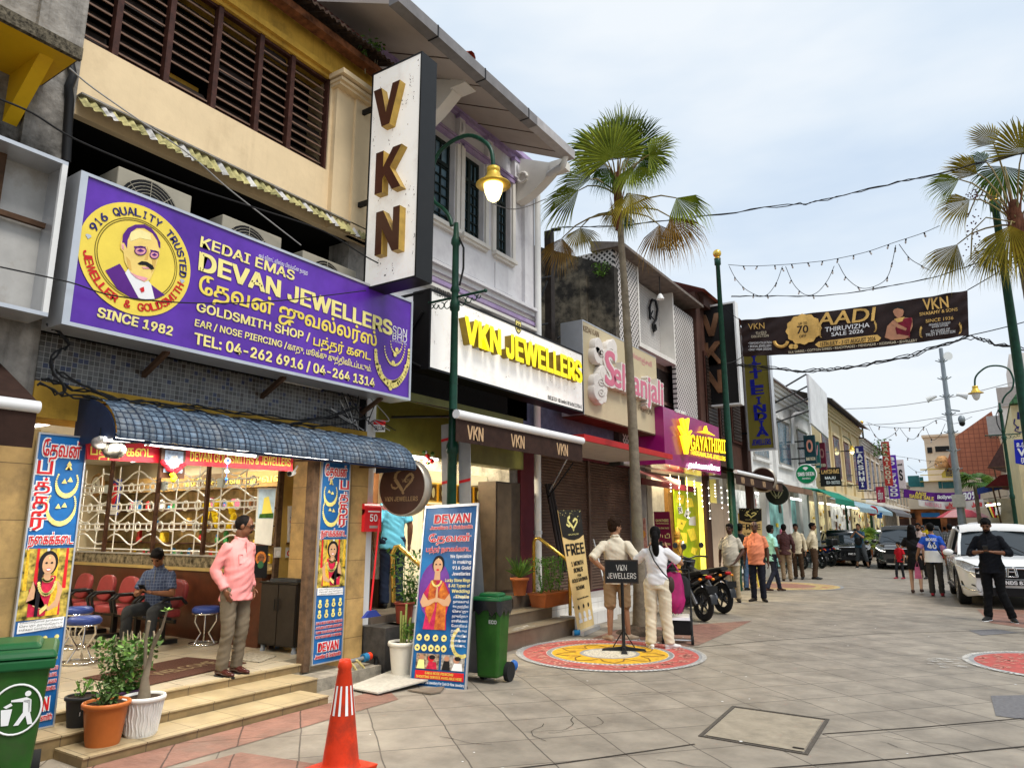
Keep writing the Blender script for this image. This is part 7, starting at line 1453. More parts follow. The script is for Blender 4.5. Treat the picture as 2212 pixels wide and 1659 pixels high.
cpt(GP1,None,'tall green pole with gold ball far off by the butter yellow shophouse',(at(1884,1140,PY(58)).x,58,0))
p=at(2150,450,PY(15.4));pole(V((p.x,15.4,0)),at(2147,425,PY(15.4)).z,'tall green pole rising behind the right hand palm crown')
p0=at(2080,1140,PY(34));t=tg_('camera_mast',V((p0.x,34,0)),'tall grey mast carrying loudspeakers and a dome camera','mast');hm=at(2036,752,PY(34)).z;MG_=mat('mast_grey',(.26,.29,.31),rg=.45,metal=.3);b=B();b.lt((p0.x,34,0),[(.2,0),(.15,1.5),(.075,hm)],MG_,14);b.bd('pole',t)
for i in range(7):
 z=hm-.55-i*.75;b=B()
 for a in range(6):b.tb([(p0.x,34,z-.08),(p0.x+.25*cos(a*1.05),34+.25*sin(a*1.05),z+.05)],.02,MG_,4)
 b.bd('bracket_crown',t)
z=hm-2.0;b=B();b.lt((p0.x+.35,34,z),[(.05,0),(.09,.2),(.16,.4)],WHITE,10,axis=(1,0,-.3));b.bd('loudspeaker',t);b=B();b.lt((p0.x-.35,34,z),[(.05,0),(.09,.2),(.16,.4)],WHITE,10,axis=(-1,0,-.3));b.bd('loudspeaker',t);b=B();b.lt((p0.x+.2,33.9,hm-.4),[(.02,0),(.16,.06),(.18,.08)],WHITE,12,axis=(.4,-1,0));b.bd('dish',t)
b=B();b.tb([(p0.x,34,hm-2.6),(p0.x+.4,34,hm-2.7)],.03,MG_,6);b.ell((p0.x+.42,34,hm-3.05),(.13,.13,.18),MG_);b.ell((p0.x+.42,34,hm-3.2),(.11,.11,.13),BLK);b.bd('dome_camera',t)
a,c=at(2055,1068,PY(33.7)),at(2079,1090,PY(33.7));b=B();b.box((p0.x-.25,33.72,a.z-.5),(p0.x+.2,33.95,a.z),mat('box_beige',(.5,.48,.42)));b.bd('control_box',t);b=B();b.box((p0.x-.2,33.7,.95),(p0.x+.35,33.95,1.6),MATS['box_beige']);b.bd('meter_box',t)
def fan_leaf(b,hub,ax,nrm,r,spread,m,n=30,droop=.25,seed=0):
 q=RR(seed);ax=V(ax).normalized();nrm=V(nrm);nrm=(nrm-ax*nrm.dot(ax)).normalized();sd=nrm.cross(ax)
 for i in range(n):
  a0=R(-spread+2*spread*i/n);a1=R(-spread+2*spread*(i+1)/n);am=(a0+a1)/2
  d=lambda a:ax*cos(a)+sd*sin(a)
  rr=r*(1-.22*abs(am/R(spread))**2)*q.uniform(.9,1.05);ri=rr*.6
  f=lambda a,k,dz:hub+d(a)*k+nrm*(.05*r*(1 if i%2 else-1))*(k/r)*.5-V((0,0,1))*dz*r
  fold=nrm*.035*r
  p1,p2=f(a0,ri,droop*.25),f(a1,ri,droop*.25);pm=f(am,ri*.98,droop*.25)+fold
  b.add([hub,p1,pm,p2],[(0,1,2),(0,2,3)],m)
  tw=q.uniform(.1,.8)*droop;t1=f(am+q.uniform(-.03,.03),rr*.85,droop*.5+tw*.25);t2=f(am+q.uniform(-.05,.05),rr,droop*.8+tw)
  e_=(p2-p1)*.36;b.add([p1,pm,p2,t1+e_*.5,t1-e_*.5,t2],[(0,1,4),(1,3,4),(1,2,3),(4,3,5)],m)
PG1=mat('palm_green',(.14,.2,.015),rg=.6,spec=.08,var=.4,sc=3,c2=(.28,.33,.04));PG2=mat('palm_dark_green',(.07,.13,.014),rg=.6,spec=.08,var=.4,sc=3);PG3=mat('palm_olive',(.26,.23,.02),rg=.6,spec=.08,var=.35,sc=3,c2=(.4,.31,.04));PG4=mat('palm_brown',(.24,.12,.03),rg=.7,spec=.08,var=.4,sc=4,c2=(.36,.22,.05));PST=mat('palm_stalk',(.22,.17,.06),rg=.5,var=.3)
TRK=mat('palm_trunk',(.2,.165,.12),rg=.9,var=.35,sc=6,bump=.6,bsc=18,dirt=(.07,.08,.03),dfac=.5,dsc=1.5)
def palm(base,crown,rb,rt,fr,lq,name='fan_palm',bulge=None):
 base,crown=V(base),V(crown);t=tg_(name,base,lq,'palm tree','fan palms along the street');b=B();n=64;pts,rs=[],[]
 for i in range(n+1):
  u=i/n;pts.append(lp_(base,crown,u)+V((.05*sin(u*3),0,0)));rs.append((rb+(rt-rb)*u**.8)*(1+.35*max(0,1-u*9)**1.5)*(1+.022*(i%2)))
 b.tb(pts,rs,TRK,14);b.bd('trunk',t)
 b=B();q=RR(3)
 for i in range(30):
  a=q.uniform(0,6.283);h=q.uniform(-.5,.35);r_=rt*1.3;p=crown+V((cos(a)*r_,sin(a)*r_,h));b.pl([p,p+V((sin(a)*.05,-cos(a)*.05,.0)),p+V((cos(a)*.1,sin(a)*.1,.45))],mat('palm_fibre',(.14,.055,.03),rg=.95,var=.5))
 b.tb([crown+V((0,0,-.5)),crown+V((0,0,.1)),crown+V((0,0,.6))],[rt*1.15,rt*1.5,rt*.6],MATS['palm_fibre'],10);b.bd('crown_shaft',t)
 for i,(hub,ax,nrm,r,sp,m,dr)in enumerate(fr):
  b=B();hub=V(hub);root=crown+V((0,0,.15-.35*(hub.z<crown.z)));mid=lp_(root,hub,.5)+V((0,0,.14*(hub-root).length));b.tb([root,lp_(root,mid,.5)+V((0,0,.03)),mid,lp_(mid,hub,.5)+V((0,0,.05)),hub],[.02,.017,.015,.013,.01],PST,5);fan_leaf(b,hub,ax,nrm,r,sp,m,droop=dr*1.25,seed=i,n=40);b.bd('frond',t)
 return t
def fr_px(lst,Y):
 out=[]
 for hx,hy,tx,ty,rpx,sp,m,dr,dy in lst:
  pl=PY(Y+dy);h=at(hx,hy,pl);k=at(tx,ty,pl);ax=(k-h);out.append((h,ax+V((0,-.25*ax.length,0)),V((.35,-1,.35)),ax.length*1.06,sp,m,dr))
 return out
PB=gd(1385,1368);PY1=PB.y;PC=at(1335,440,PY(PY1))
L1=[(1335,345,1335,255,0,85,PG2,.05,.45),(1305,355,1258,320,0,85,PG1,.15,.1),(1380,350,1452,335,0,85,PG2,.2,.35),(1320,365,1290,410,0,75,PG2,.3,-.1),(1365,360,1385,412,0,75,PG1,.3,-.1),(1322,342,1300,250,0,105,PG1,.1,-.35),(1345,320,1352,226,0,60,PG1,.05,.1),(1372,320,1420,245,0,75,PG2,.1,.25),(1402,335,1476,300,0,95,PG1,.2,-.2),(1300,330,1250,275,0,80,PG2,.15,.3),(1390,345,1440,380,0,70,PG2,.3,.3),(1315,360,1270,385,0,80,PG2,.3,.4),(1350,345,1400,330,0,100,PG1,.15,.5),(1275,388,1204,372,0,62,PG1,.35,-.3),(1250,412,1172,460,0,60,PG1,.3,.2),(1461,428,1530,462,0,62,PG1,.45,.1),(1450,470,1505,530,0,55,PG4,.35,-.1),(1424,486,1440,560,0,60,PG4,.3,.25),(1362,418,1375,480,0,80,PG3,.35,-.4),(1214,515,1200,580,0,62,PG4,.3,0),(1254,492,1262,545,0,75,PG3,.3,.3),(1348,455,1350,515,0,45,PG2,.2,.3),(1330,450,1310,490,0,50,PG3,.3,.1)]
palm(PB,PC,.105,.05,fr_px(L1,PY1),'fan palm with green crown and brown lower leaves in front of the shutter')
t=tg_('palm_mound',PB,'dark soil mound around the foot of the palm trunk','mound');b=B();b.lt((PB.x,PB.y,0),[(.4,0),(.36,.03),(.25,.06),(.16,.12)],mat('root_soil',(.09,.065,.045),rg=.95,var=.4,sc=14,bump=.6),20);b.bd('soil',t)
Y2=14.;P2c=at(2200,505,PY(Y2));L2=[(2147,312,2095,270,0,62,PG3,.12,-.2),(2207,332,2190,248,0,95,PG3,.1,-.3),(2240,320,2260,250,0,90,PG1,.1,.2),(2112,376,2032,345,0,52,PG3,.15,.1),(2072,388,1988,408,0,55,PG1,.25,-.2),(2130,350,2080,330,0,75,PG2,.3,.3),(2095,431,2012,460,0,62,PG3,.3,-.3),(2068,528,2010,600,0,50,PG3,.25,0),(2183,487,2180,600,0,62,PG3,.2,-.3),(2147,530,2120,605,0,58,PG3,.25,.3),(2170,360,2150,440,0,100,PG2,.4,.4),(2250,420,2330,440,0,80,PG1,.3,0),(2240,500,2260,600,0,60,PG3,.3,.1)]
palm((P2c.x+.05,Y2,0),P2c,.15,.09,fr_px(L2,Y2),'yellowing fan palm cut off by the right edge of the picture')
q=RR(77);t=tg_('palm_berry_cluster',at(2100,430,PY(Y2-.1)),'hanging cluster of dark red palm berries in the right hand palm','berries');b=B();b.tb(qp([(2195,470),(2150,425),(2110,422),(2090,470)],PY(Y2-.1)),.012,PST,5);b.tb(qp([(2190,480),(2130,470),(2100,500),(2097,560)],PY(Y2-.1)),.012,PST,5);b.bd('stalk',t);b=B();BR_=mat('palm_berry',(.08,.012,.02),rg=.4)
for i in range(90):x,y=(q.gauss(2105,14),q.gauss(425,9))if i<40 else(q.gauss(2102,9),q.gauss(505,30));b.ell(at(x,y,PY(Y2-.1+q.uniform(-.1,.1))),.013,BR_,nu=6,nv=4)
tag(b.bd('berry',t),kind='stuff')
for i,(x,y,h,lb)in enumerate(((1808,1175,1.7,'small potted palm in front of the warm lit shop'),(1838,1172,2.3,'bushy potted palm beside the far street lamp'),(1868,1168,1.3,'low potted shrub near the no entry sign'))):
 p=gd(x,y+20);p=at(x,1140,PY(38+i*2));p.z=0;t=tg_('potted_palm',p,lb,'plant');b=B();b.lt(p,[(.22,0),(.3,.45),(.3,.5)],TC,12);b.bd('pot',t);b=B();q=RR(40+i)
 for k in range(13):
  a=q.uniform(0,6.283);d=V((cos(a),sin(a),q.uniform(.4,1.6))).normalized();hub=p+V((0,0,.5))+d*h*.4;b.tb([p+V((0,0,.45)),hub],.015,PST,4);fan_leaf(b,hub,d+V((0,0,-.3)),V((0,-.5,1)),h*.42,70,(PG1,LEAF,PG2)[k%3],n=14,droop=.35,seed=k)
 b.bd('foliage',t)
p=at(2118,1140,PY(46));t=tg_('street_palm',V((p.x,46,0)),'dark green palm crown before the right hand canopies','palm tree');cz=at(2115,1040,PY(46)).z;b=B();b.tb([V((p.x,46,0)),V((p.x,46,cz))],.1,TRK,8);b.bd('trunk',t);b=B();q=RR(9)
for k in range(22):a=q.uniform(0,6.283);d=V((cos(a),sin(a),q.uniform(-.3,1.1))).normalized();hub=V((p.x,46,cz))+d*.35;fan_leaf(b,hub,d,V((0,-.5,1)),.75,75,(PG2,LEAF)[k%2],n=14,droop=.4,seed=k)
b.bd('crown',t)
t=tg_('roof_shrub',at(1900,975,PY(54)),'green shrub growing on the gutter of the far shophouse','plant');b=B();bush(b,at(1902,985,PY(54)),.8,1.1,130,5,[LEAF,LEAF2],.16);b.bd('foliage',t)
YB=20.;pY=PY(YB);b=B();q4=[at(*p,pY)for p in((1600,692),(2090,627),(2093,725),(1605,770))];BNB=mat('banner_dark_brown',(.028,.014,.012),rg=.45,var=.25,sc=2)
ob=tg_('street_banner',sum(q4,V())/4,'dark brown AADI sale banner strung across the street between the palms','banner');n,mm=90,10;vs=[]
fz=lambda u,v:.05*sin((u*9+v*6.5)*6.28)*exp(-6*min(u,1-u))+.012*sin((u*5-v*3)*6.28)
for i in range(n+1):
 for j in range(mm+1):
  u,v=i/n,j/mm;vs.append(lp_(lp_(q4[3],q4[2],u),lp_(q4[0],q4[1],u),v)+V((0,fz(u,v)-.0,-.1*sin(pi*u)*(1-v*.3))))
b.add(vs,[(i*(mm+1)+j,(i+1)*(mm+1)+j,(i+1)*(mm+1)+j+1,i*(mm+1)+j+1)for i in range(n)for j in range(mm)],BNB,True);b.bd('sheet',ob)
BG=mat('banner_gold',(.75,.45,.13),rg=.35,var=.35,sc=2,metal=.2);R4=lambda x,y:(1659.6+x/3.998,571.2+y/3.998)
def bt(bl_,s,a,c,d,m,**k):ptx(bl_,s,R4(*a),R4(*c),R4(*d),pY,m,.085,**k)
b=B()
bt(b,'AADI',(430,540),(915,492),(445,428),BG,font=False,bq=.03);bt(b,'SILK SAREES • COTTON SAREES • READYMADES • MENSWEAR • KIDSWEAR • JEWELLERY',(180,775),(1290,672),(178,755),CRS)
bt(b,'VKN',(1345,405),(1560,380),(1335,310),BG,font=False,bq=.03);bt(b,'SIVASAMY & SONS',(1310,452),(1637,408),(1308,425),BG,bq=.02,font=False);bt(b,'SINCE 1936',(1362,512),(1600,482),(1362,484),BG,bq=.02,font=False)
bt(b,'916 GOLD',(-100,612),(-10,606),(-100,588),CRS);bt(b,'COLLECTION',(-140,640),(10,630),(-140,620),CRS);bt(b,'VKN',(-165,570),(-25,560),(-168,520),BG,font=False)
b.bd('gold_lettering',ob)
b=B();bt(b,'THIRUVIZHA',(495,590),(878,548),(495,552),WHT,bq=.02,font=False);bt(b,'SALE 2026',(550,628),(825,596),(550,596),WHT,bq=.02,font=False);bt(b,"PENANG'S OLDEST",(1390,540),(1575,520),(1390,522),WHT);bt(b,'SAREE STORE',(1415,556),(1555,540),(1415,540),WHT);bt(b,'90 YEARS OF',(1405,600),(1570,578),(1405,576),WHT);bt(b,'TRUST & TRADITION',(1362,630),(1615,597),(1362,606),WHT)
for i,s in enumerate(('• DIAMOND COLLECTION','• BRIDAL JEWELLERY','• DAILY WEAR DESIGNS')):bt(b,s,(-165,695+28*i),(35,688+28*i),(-165,677+28*i),WHT)
b.bd('white_lettering',ob)
b=B();b.pl([at(*R4(x,y),pY,.08)for x,y in((440,672),(945,613),(978,640),(955,668),(440,722),(408,698))],BG);b.bd('date_band',ob);b=B();bt(b,'15TH JULY - 31ST AUGUST 2026',(455,712),(930,664),(455,678),BNB,bq=.03,font=False);b.bd('date_lettering',ob)
b=B();c=at(*R4(307,565),pY,.08);r_=.44
b.pl([c+V((cos(6.283*k/48)*r_*(1+.05*cos(k*6.283/4)),0,sin(6.283*k/48)*r_*.95*(1+.05*cos(k*6.283/4))))for k in range(48)],BG);b.bd('badge',ob);b=B();bt(b,'70',(255,605),(350,595),(255,540),BNB,bq=.03,font=False);bt(b,'UP TO',(268,530),(340,522),(268,510),BNB,bq=.03);bt(b,'OFF',(275,640),(335,632),(275,618),BNB,bq=.03);b.bd('badge_lettering',ob)
b=B();g=lambda pts,m,o:b.pl([at(*R4(*p),pY,o)for p in pts],m);FIG=mat('print_warm_skin',(.5,.24,.14),var=.15);MS=mat('print_maroon_sari',(.2,.012,.03),var=.4,sc=6)
g([(1010,640),(1030,540),(1070,500),(1110,470),(1170,465),(1245,470),(1250,540),(1225,600),(1225,640),(1110,650),(1060,655)],FIG,.08);g([(1120,640),(1100,560),(1130,500),(1180,475),(1240,465),(1245,500),(1230,560),(1225,635)],MS,.083);g([(1085,385),(1120,372),(1160,378),(1175,410),(1165,450),(1130,475),(1095,450),(1080,415)],FIG,.086);g([(1080,410),(1085,380),(1125,365),(1170,375),(1178,420),(1165,395),(1120,385),(1090,395)],BLK,.089);g([(1060,510),(1080,490),(1130,525),(1200,560),(1190,580),(1120,555)],FIG,.089);g([(1090,480),(1180,460),(1160,500),(1120,510)],BG,.091);g([(1005,630),(1130,610),(1220,625),(1190,650),(1060,660)],FIG,.09);b.bd('model_picture',ob)
b=B()
for(cx,cy,rx,ry,a0,a1)in((115,660,62,60,190,350),(115,665,52,50,185,355)):b.tb([at(*R4(cx+rx*cos(R(a0+(a1-a0)*k/16)),cy-ry*sin(R(a0+(a1-a0)*k/16))),pY,.085)for k in range(17)],.035,BG,4)
for x in(205,240):b.dc(at(*R4(x,715),pY,.085),.07,(1,0,0),(0,0,1),BG,8)
b.bd('jewellery_picture',ob);b=B()
for(cx,cy,sd)in((1345,600,-1),(1635,570,1),(480,600,-1),(905,555,1)):
 for k in range(9):a=R(-60+15*k);c=at(*R4(cx+sd*20*cos(a),cy-45*sin(a)),pY,.085);b.add([c,c+V((sd*.05,0,.02)),c+V((sd*.03,0,.07))],[(0,1,2)],BG)
b.bd('laurel',ob)
b=B();b.tb(sag(q4[0],gp+V((0,0,q4[0].z+.4)),.05),.012,WIRE,4);b.tb(sag(q4[3],gp+V((0,0,q4[3].z-.3)),.05),.012,WIRE,4);b.tb(sag(q4[1],q4[1]+V((2.2,-.5,1.1)),.05),.012,WIRE,4);b.tb(sag(q4[2],q4[2]+V((2.2,-.5,.3)),.05),.012,WIRE,4);b.bd('tie_rope',ob)
def cbl(name,pts,pl,r,m,lq,jit=.0,cat='cable',strands=1):
 P_=[at(x,y,pl)for x,y in pts];b=B();q=RR(len(lq))
 for s_ in range(strands):
  sm=[]
  for i in range(len(P_)-1):
   p0,p1,p2,p3=P_[max(i-1,0)],P_[i],P_[i+1],P_[min(i+2,len(P_)-1)]
   for j in range(6):u=j/6;sm.append(.5*((2*p1)+(p2-p0)*u+(2*p0-5*p1+4*p2-p3)*u*u+(3*p1-p0-3*p2+p3)*u**3)+V((q.uniform(-jit,jit),q.uniform(-jit,jit),q.uniform(-jit,jit)*2)))
  sm.append(P_[-1]);b.tb(sm,r,m,5)
 return tag(b.bd(name),lq,cat)
cbl('overhead_cable',[(1205,492),(1350,486),(1530,466),(1700,443),(1760,437),(1860,413),(1990,383),(2212,330),(2300,310)],PY(13),.009,WIRE,'twisted black cable from the steel post across the sky to the right palm',.012,strands=2)
cbl('overhead_cable',[(1580,640),(1660,640),(1800,637),(2000,603),(2100,572),(2260,520)],PY(21),.01,WIRE,'black cable just above the dark brown sale banner',.01,strands=2)
cbl('overhead_cable',[(1590,788),(1720,800),(1830,794),(1960,770),(2085,731),(2150,742),(2260,762)],PY(19),.012,WIRE,'heavy bundle of black cables sagging below the sale banner',.03,strands=4)
cbl('overhead_cable',[(1700,885),(1900,880),(2060,857),(2210,820)],PY(45),.02,WIREG,'thin grey cable crossing behind the grey mast')
cbl('overhead_cable',[(1670,905),(1800,915),(1930,915),(2100,890),(2190,868)],PY(48),.02,WIREG,'second thin grey cable lower behind the grey mast')
cbl('overhead_cable',[(1180,430),(1100,452),(1010,405),(930,330)][::-1],PY(9),.008,WIREG,'thin cable along the dark windows of the colonial shophouse')
cbl('facade_cable',[(150,148),(200,190),(300,260),(410,335),(490,405),(560,460),(650,530)],PX(-5.9),.007,WIREG,'thin white cable crossing the cream facade diagonally')
cbl('facade_cable',[(0,215),(70,245),(160,300),(300,360),(430,410),(553,450),(700,500),(800,560),(900,608)],PX(-5.5),.008,WIRE,'black cable sagging across the void above the air conditioners')
cbl('facade_cable',[(0,577),(150,610),(250,640),(420,655),(600,650),(790,628)],PX(-5.5),.006,WIRE,'black cable sagging across the front of the purple sign')
for i,(pts,lb)in enumerate((([(90,820),(200,850),(330,870),(480,885),(640,905),(760,900)],'highest'),([(110,845),(220,868),(360,905),(470,915),(540,905),(700,920),(800,900)],'lowest looping'),([(120,800),(240,860),(400,880),(600,920),(780,880)],'middle'),([(80,830),(140,850),(110,780),(150,740),(100,700)],'leftmost coiled'))):cbl('service_cable',pts,PX(-5.95+.04*i),.008,WIRE,lb+' black service cable strung above the blue awning',.012,strands=2)
q=RR(13)
for k in range(7):x=760+q.uniform(-40,60);cbl('service_cable',[(x,850+q.uniform(-20,20)),(x+q.uniform(-40,40),900+q.uniform(-20,20)),(x+q.uniform(-50,50),880+q.uniform(-10,40)),(x+40,930)],PX(-5.9),.006,WIRE if k%3 else WIREG,'tangled cable at the right end of the blue awning');COL.objects[-1]['group']='tangled cables by the awning'
BULB=B();BULB.lt((0,0,0),[(.02,0),(.024,-.05),(.02,-.06)],BLACK,7);BULB.ell((0,0,-.1),(.026,.026,.045),mat('bulb_glass',(.45,.4,.36),rg=.15,var=.2),nu=8,nv=6);_bo=None
def light_string(pts_list,pl,r,lq,step=.55,sc=1.):
 global _bo
 P_=[[at(x,y,pl)for x,y in pts]for pts in pts_list];t=tg_('festoon_lights',P_[0][0],lq,'string lights');b=B();n=0;bs=[]
 for pp_ in P_:
  sm=[]
  for i in range(len(pp_)-1):
   p0,p1,p2,p3=pp_[max(i-1,0)],pp_[i],pp_[i+1],pp_[min(i+2,len(pp_)-1)]
   for j in range(8):u=j/8;sm.append(.5*((2*p1)+(p2-p0)*u+(2*p0-5*p1+4*p2-p3)*u*u+(3*p1-p0-3*p2+p3)*u**3))
  sm.append(pp_[-1]);b.tb(sm,r,WIRE,4);acc=0
  for a,c in zip(sm,sm[1:]):
   acc+=(c-a).length
   if acc>step:acc=0;bs.append(c)
 b.bd('cord',t)
 for p in bs[:100]:
  o=bpy.data.objects.new('bulb',_bo)if _bo else BULB.bd('bulb')
  if not _bo:_bo=o.data
  else:COL.objects.link(o)
  o.parent=t;o.location=p-t.location;o.scale=(sc,)*3;o.rotation_euler=(rnd.uniform(-.5,.5),rnd.uniform(-.5,.5),0)
 return t
pS=PY(22.)
light_string([[(1573,572),(1620,575),(1692,572),(1760,566),(1803,560),(1870,545),(1935,523),(1990,505),(2030,488)],[(1575,575),(1590,603),(1615,628),(1650,640),(1675,615),(1690,576)],[(1697,576),(1715,615),(1740,637),(1765,632),(1788,605),(1802,575)],[(1811,570),(1830,602),(1862,623),(1900,614),(1921,590),(1935,530)],[(1942,528),(1965,558),(1990,574),(2010,585)]],pS,.009,'festoon of small bulbs looping from the green pole to the right palm',.42)
light_string([[(1872,912),(1905,922),(1960,924),(1995,922),(2030,905),(2062,915),(2100,900)],[(1875,915),(1890,940),(1905,950),(1930,938),(1942,924)],[(1944,925),(1960,945),(1975,948),(1990,930),(1998,922)],[(2000,925),(2014,950),(2030,940),(2042,915)]],PY(56),.014,'farther festoon of bulbs strung between poles down the street',.8,1.8)
light_string([[(1935,985),(1970,990),(2000,995),(2040,997)],[(1960,1005),(1985,1020),(2010,1008),(2030,998)]],PY(75),.014,'farthest festoon of bulbs before the cream junction block',.8,1.8)
# PROPS ON THE STREET
cb=gd(735,1664);CO=mat('cone_orange',(.68,.045,.012),rg=.45,var=.15,sc=9,dirt=(.2,.035,.02),dfac=.6,dsc=5);RFL=mat('reflective_white',(.82,.82,.8),rg=.35,var=.06)
t=tg_('traffic_cone',cb,'orange traffic cone with vertical white strips in the foreground','traffic cone');s_=1.0;hc=.71
b=B();prof=[(.14,.025),(.125,.04),(.12,.07),(.044,hc-.06),(.05,hc-.05),(.043,hc-.02),(.036,hc),(.028,hc)];b.lt(cb,prof,CO,40);b.bd('body',t)
b=B();b.hx([cb+V((x,y,0))for x,y in((-.17,-.17),(.17,-.17),(.17,.17),(-.17,.17))],[cb+V((x*.9,y*.9,.03))for x,y in((-.2,-.2),(.2,-.2),(.2,.2),(-.2,.2))],CO);b.bd('base',t,bevel=.008)
for k in range(11):
 a0=k*6.283/11;b=B();vs=[];f=lambda a,z:cb+V((cos(a)*(.12+(.044-.12)*(z-.07)/(hc-.13)+.002),sin(a)*(.12+(.044-.12)*(z-.07)/(hc-.13)+.002),z));wd=.24 if k%3 else.19
 for j in range(9):
  z=.36+.185*j/8;vs+=[f(a0,z),f(a0+wd,z)]
 b.add(vs,[(2*j,2*j+1,2*j+3,2*j+2)for j in range(8)],RFL,True);b.bd('reflective_strip',t)
BING=mat('bin_green',(.022,.09,.012),rg=.5,var=.2,sc=5,dirt=(.05,.055,.03),dfac=.5,dsc=3,sq=.3);BINL=mat('bin_lid_green',(.012,.1,.03),rg=.4,var=.15)
def wbin(c,w_,d,h,rz,lq,sym=None,bag=False):
 t=tg_('wheelie_bin',c,lq,'bin','green wheelie bins');M_=Matrix.Rotation(rz,3,'Z');c=V(c);P_=lambda x,y,z:c+M_@V((x,y,z));k=.8
 b=B();b.hx([P_(x*k,y*k,.06)for x,y in((-w_,-d),(w_,-d),(w_,d),(-w_,d))],[P_(x,y,h)for x,y in((-w_,-d),(w_,-d),(w_,d),(-w_,d))],BING);b.bd('body',t,bevel=.025)
 b=B();b.hx([P_(x*1.08,y*1.1,h-.06)for x,y in((-w_,-d),(w_,-d),(w_,d),(-w_,d))],[P_(x*1.08,y*1.1,h)for x,y in((-w_,-d),(w_,-d),(w_,d),(-w_,d))],BINL);b.bd('rim',t,bevel=.012)
 b=B();b.hx([P_(x*1.12,y*1.14,h+.005)for x,y in((-w_,-d),(w_,-d),(w_,d),(-w_,d))],[P_(x*1.05,y*1.05,h+.05)for x,y in((-w_,-d),(w_,-d),(w_,d),(-w_,d))],BINL);b.hx([P_(x*.8,y*.75,h+.051)for x,y in((-w_,-d),(w_,-d),(w_,d),(-w_,d))],[P_(x*.7,y*.62,h+.085)for x,y in((-w_,-d),(w_,-d),(w_,d),(-w_,d))],BINL);b.bd('lid',t,bevel=.015)
 b=B();b.tb([P_(-w_*.7,d*1.2,h-.05),P_(-w_*.7,d*1.4,h+.02),P_(w_*.7,d*1.4,h+.02),P_(w_*.7,d*1.2,h-.05)],.018,BINL,8);b.bd('handle',t)
 for sd in(-1,1):b=B();b.lt(P_(sd*(w_*.8),d*.8,.1),[(.1,0),(.1,.05)],RUBBER,18,axis=M_@V((sd,0,0)));b.bd('wheel',t)
 if bag:
  b=B();q=RR(4);vs=[];n=28
  for i in range(n):
   u=i/n*4;s_=int(u);f=u-s_;cs=[(-1,-1),(1,-1),(1,1),(-1,1),(-1,-1)];x,y=cs[s_][0]*(1-f)+cs[s_+1][0]*f,cs[s_][1]*(1-f)+cs[s_+1][1]*f
   vs+=[P_(x*w_*1.13,y*d*1.15,h+.01),P_(x*w_*(1.1+q.uniform(0,.06)),y*d*(1.13+q.uniform(0,.08)),h-q.uniform(.06,.16))]
  b.add(vs,[(2*i,2*i+1,(2*i+3)%(2*n),(2*i+2)%(2*n))for i in range(n)],mat('bin_bag_black',(.012,.012,.013),rg=.25,spec=.5),True);b.bd('bin_liner',t)
 return t,P_
c=gd(-62,1752);t,Pb=wbin((c.x-.12,c.y+.1,0),.27,.27,.83,R(64),'green wheelie bin with white litter symbol at the bottom left corner')
b=B();w_=.27;Q=lambda u,v,o=.006:Pb(u+.12,-.27*(.8+.2*v/.92)-o,v)
Qs=lambda u,v,o=.006:Pb(.27*(.8+.2*v/.92)+o,u,v)
FQ=Q
ring=[FQ(.0+.125*cos(6.283*k/32),.55+.14*sin(6.283*k/32))for k in range(33)];b.tb(ring,.006,WHT,5,caps=False);b.bd('symbol_ring',t);b=B()
g=lambda pts:b.pl([FQ(u,v,.007)for u,v in pts],WHT)
g([(.05+.016*cos(6.283*k/12),.635+.016*sin(6.283*k/12))for k in range(12)]);g([(-.03,.605),(.045,.615),(.07,.6),(.075,.53),(.06,.53),(.055,.58),(.03,.59),(-.03,.595)]);g([(.03,.6),(.065,.6),(.07,.53),(.09,.46),(.065,.46),(.05,.51),(.02,.46),(-.005,.46),(.035,.53)]);g([(-.075,.555),(-.02,.555),(-.03,.465),(-.065,.465)]);g([(-.065,.57),(-.03,.59),(-.02,.575),(-.05,.56)]);b.bd('litter_symbol',t)
c=(gd(1014,1478)+gd(1078,1478))/2;t,Pb=wbin((c.x+.0,c.y+.14,0),.155,.14,.83,R(8),'green wheelie bin marked 50 ECO behind the blue sandwich board',bag=True)
b=B();w2=lambda u,v:Pb(u,-.14*(.8+.2*v/.83)-.004,v);b.tx('50',w2(.03,.66),w2(.11,.66),w2(.03,.72),BLK,bq=.04);b.tx('ECO',w2(.03,.61),w2(.12,.61),w2(.03,.645),mat('eco_grey',(.5,.5,.5)),bq=.04);b.bd('marking',t)
bl,br=gd(887,1478),gd(1004,1489);d=br-bl;nn_=V((d.y,-d.x,0)).normalized();hgt=1.85;lean=-nn_*.28+V((0,0,hgt))
plA=(bl,d.normalized().cross(lean.normalized()));tl,tr=at(921,1098,plA),at(1031,1092,plA)
t=tg_('sandwich_board',(bl+br)/2,'blue DEVAN sandwich board sign standing beside the green bin','sign');nA=plA[1]
f=lambda u,v,o=.004:lp_(lp_(bl,br,u),lp_(tl,tr,u),v)+nA*o
b=B();vs=[]
BLG=mat('board_blue',(.01,.07,.26),rg=.3,var=.4,sc=2.2,c2=(.02,.17,.42));b.pl([f(0,0,0),f(1,0,0),f(1,1,0),f(0,1,0)],BLG);b.bd('front_panel',t)
b=B();back=-nn_*.62
g0=lambda u,v:lp_(lp_(bl+back,br+back,u),lp_(tl-nn_*.03,tr-nn_*.03,u),v);b.pl([g0(0,0.02),g0(1,.02),g0(1,1),g0(0,1)],mat('board_back_grey',(.3,.3,.31),rg=.5));b.bd('rear_panel',t);b=B()
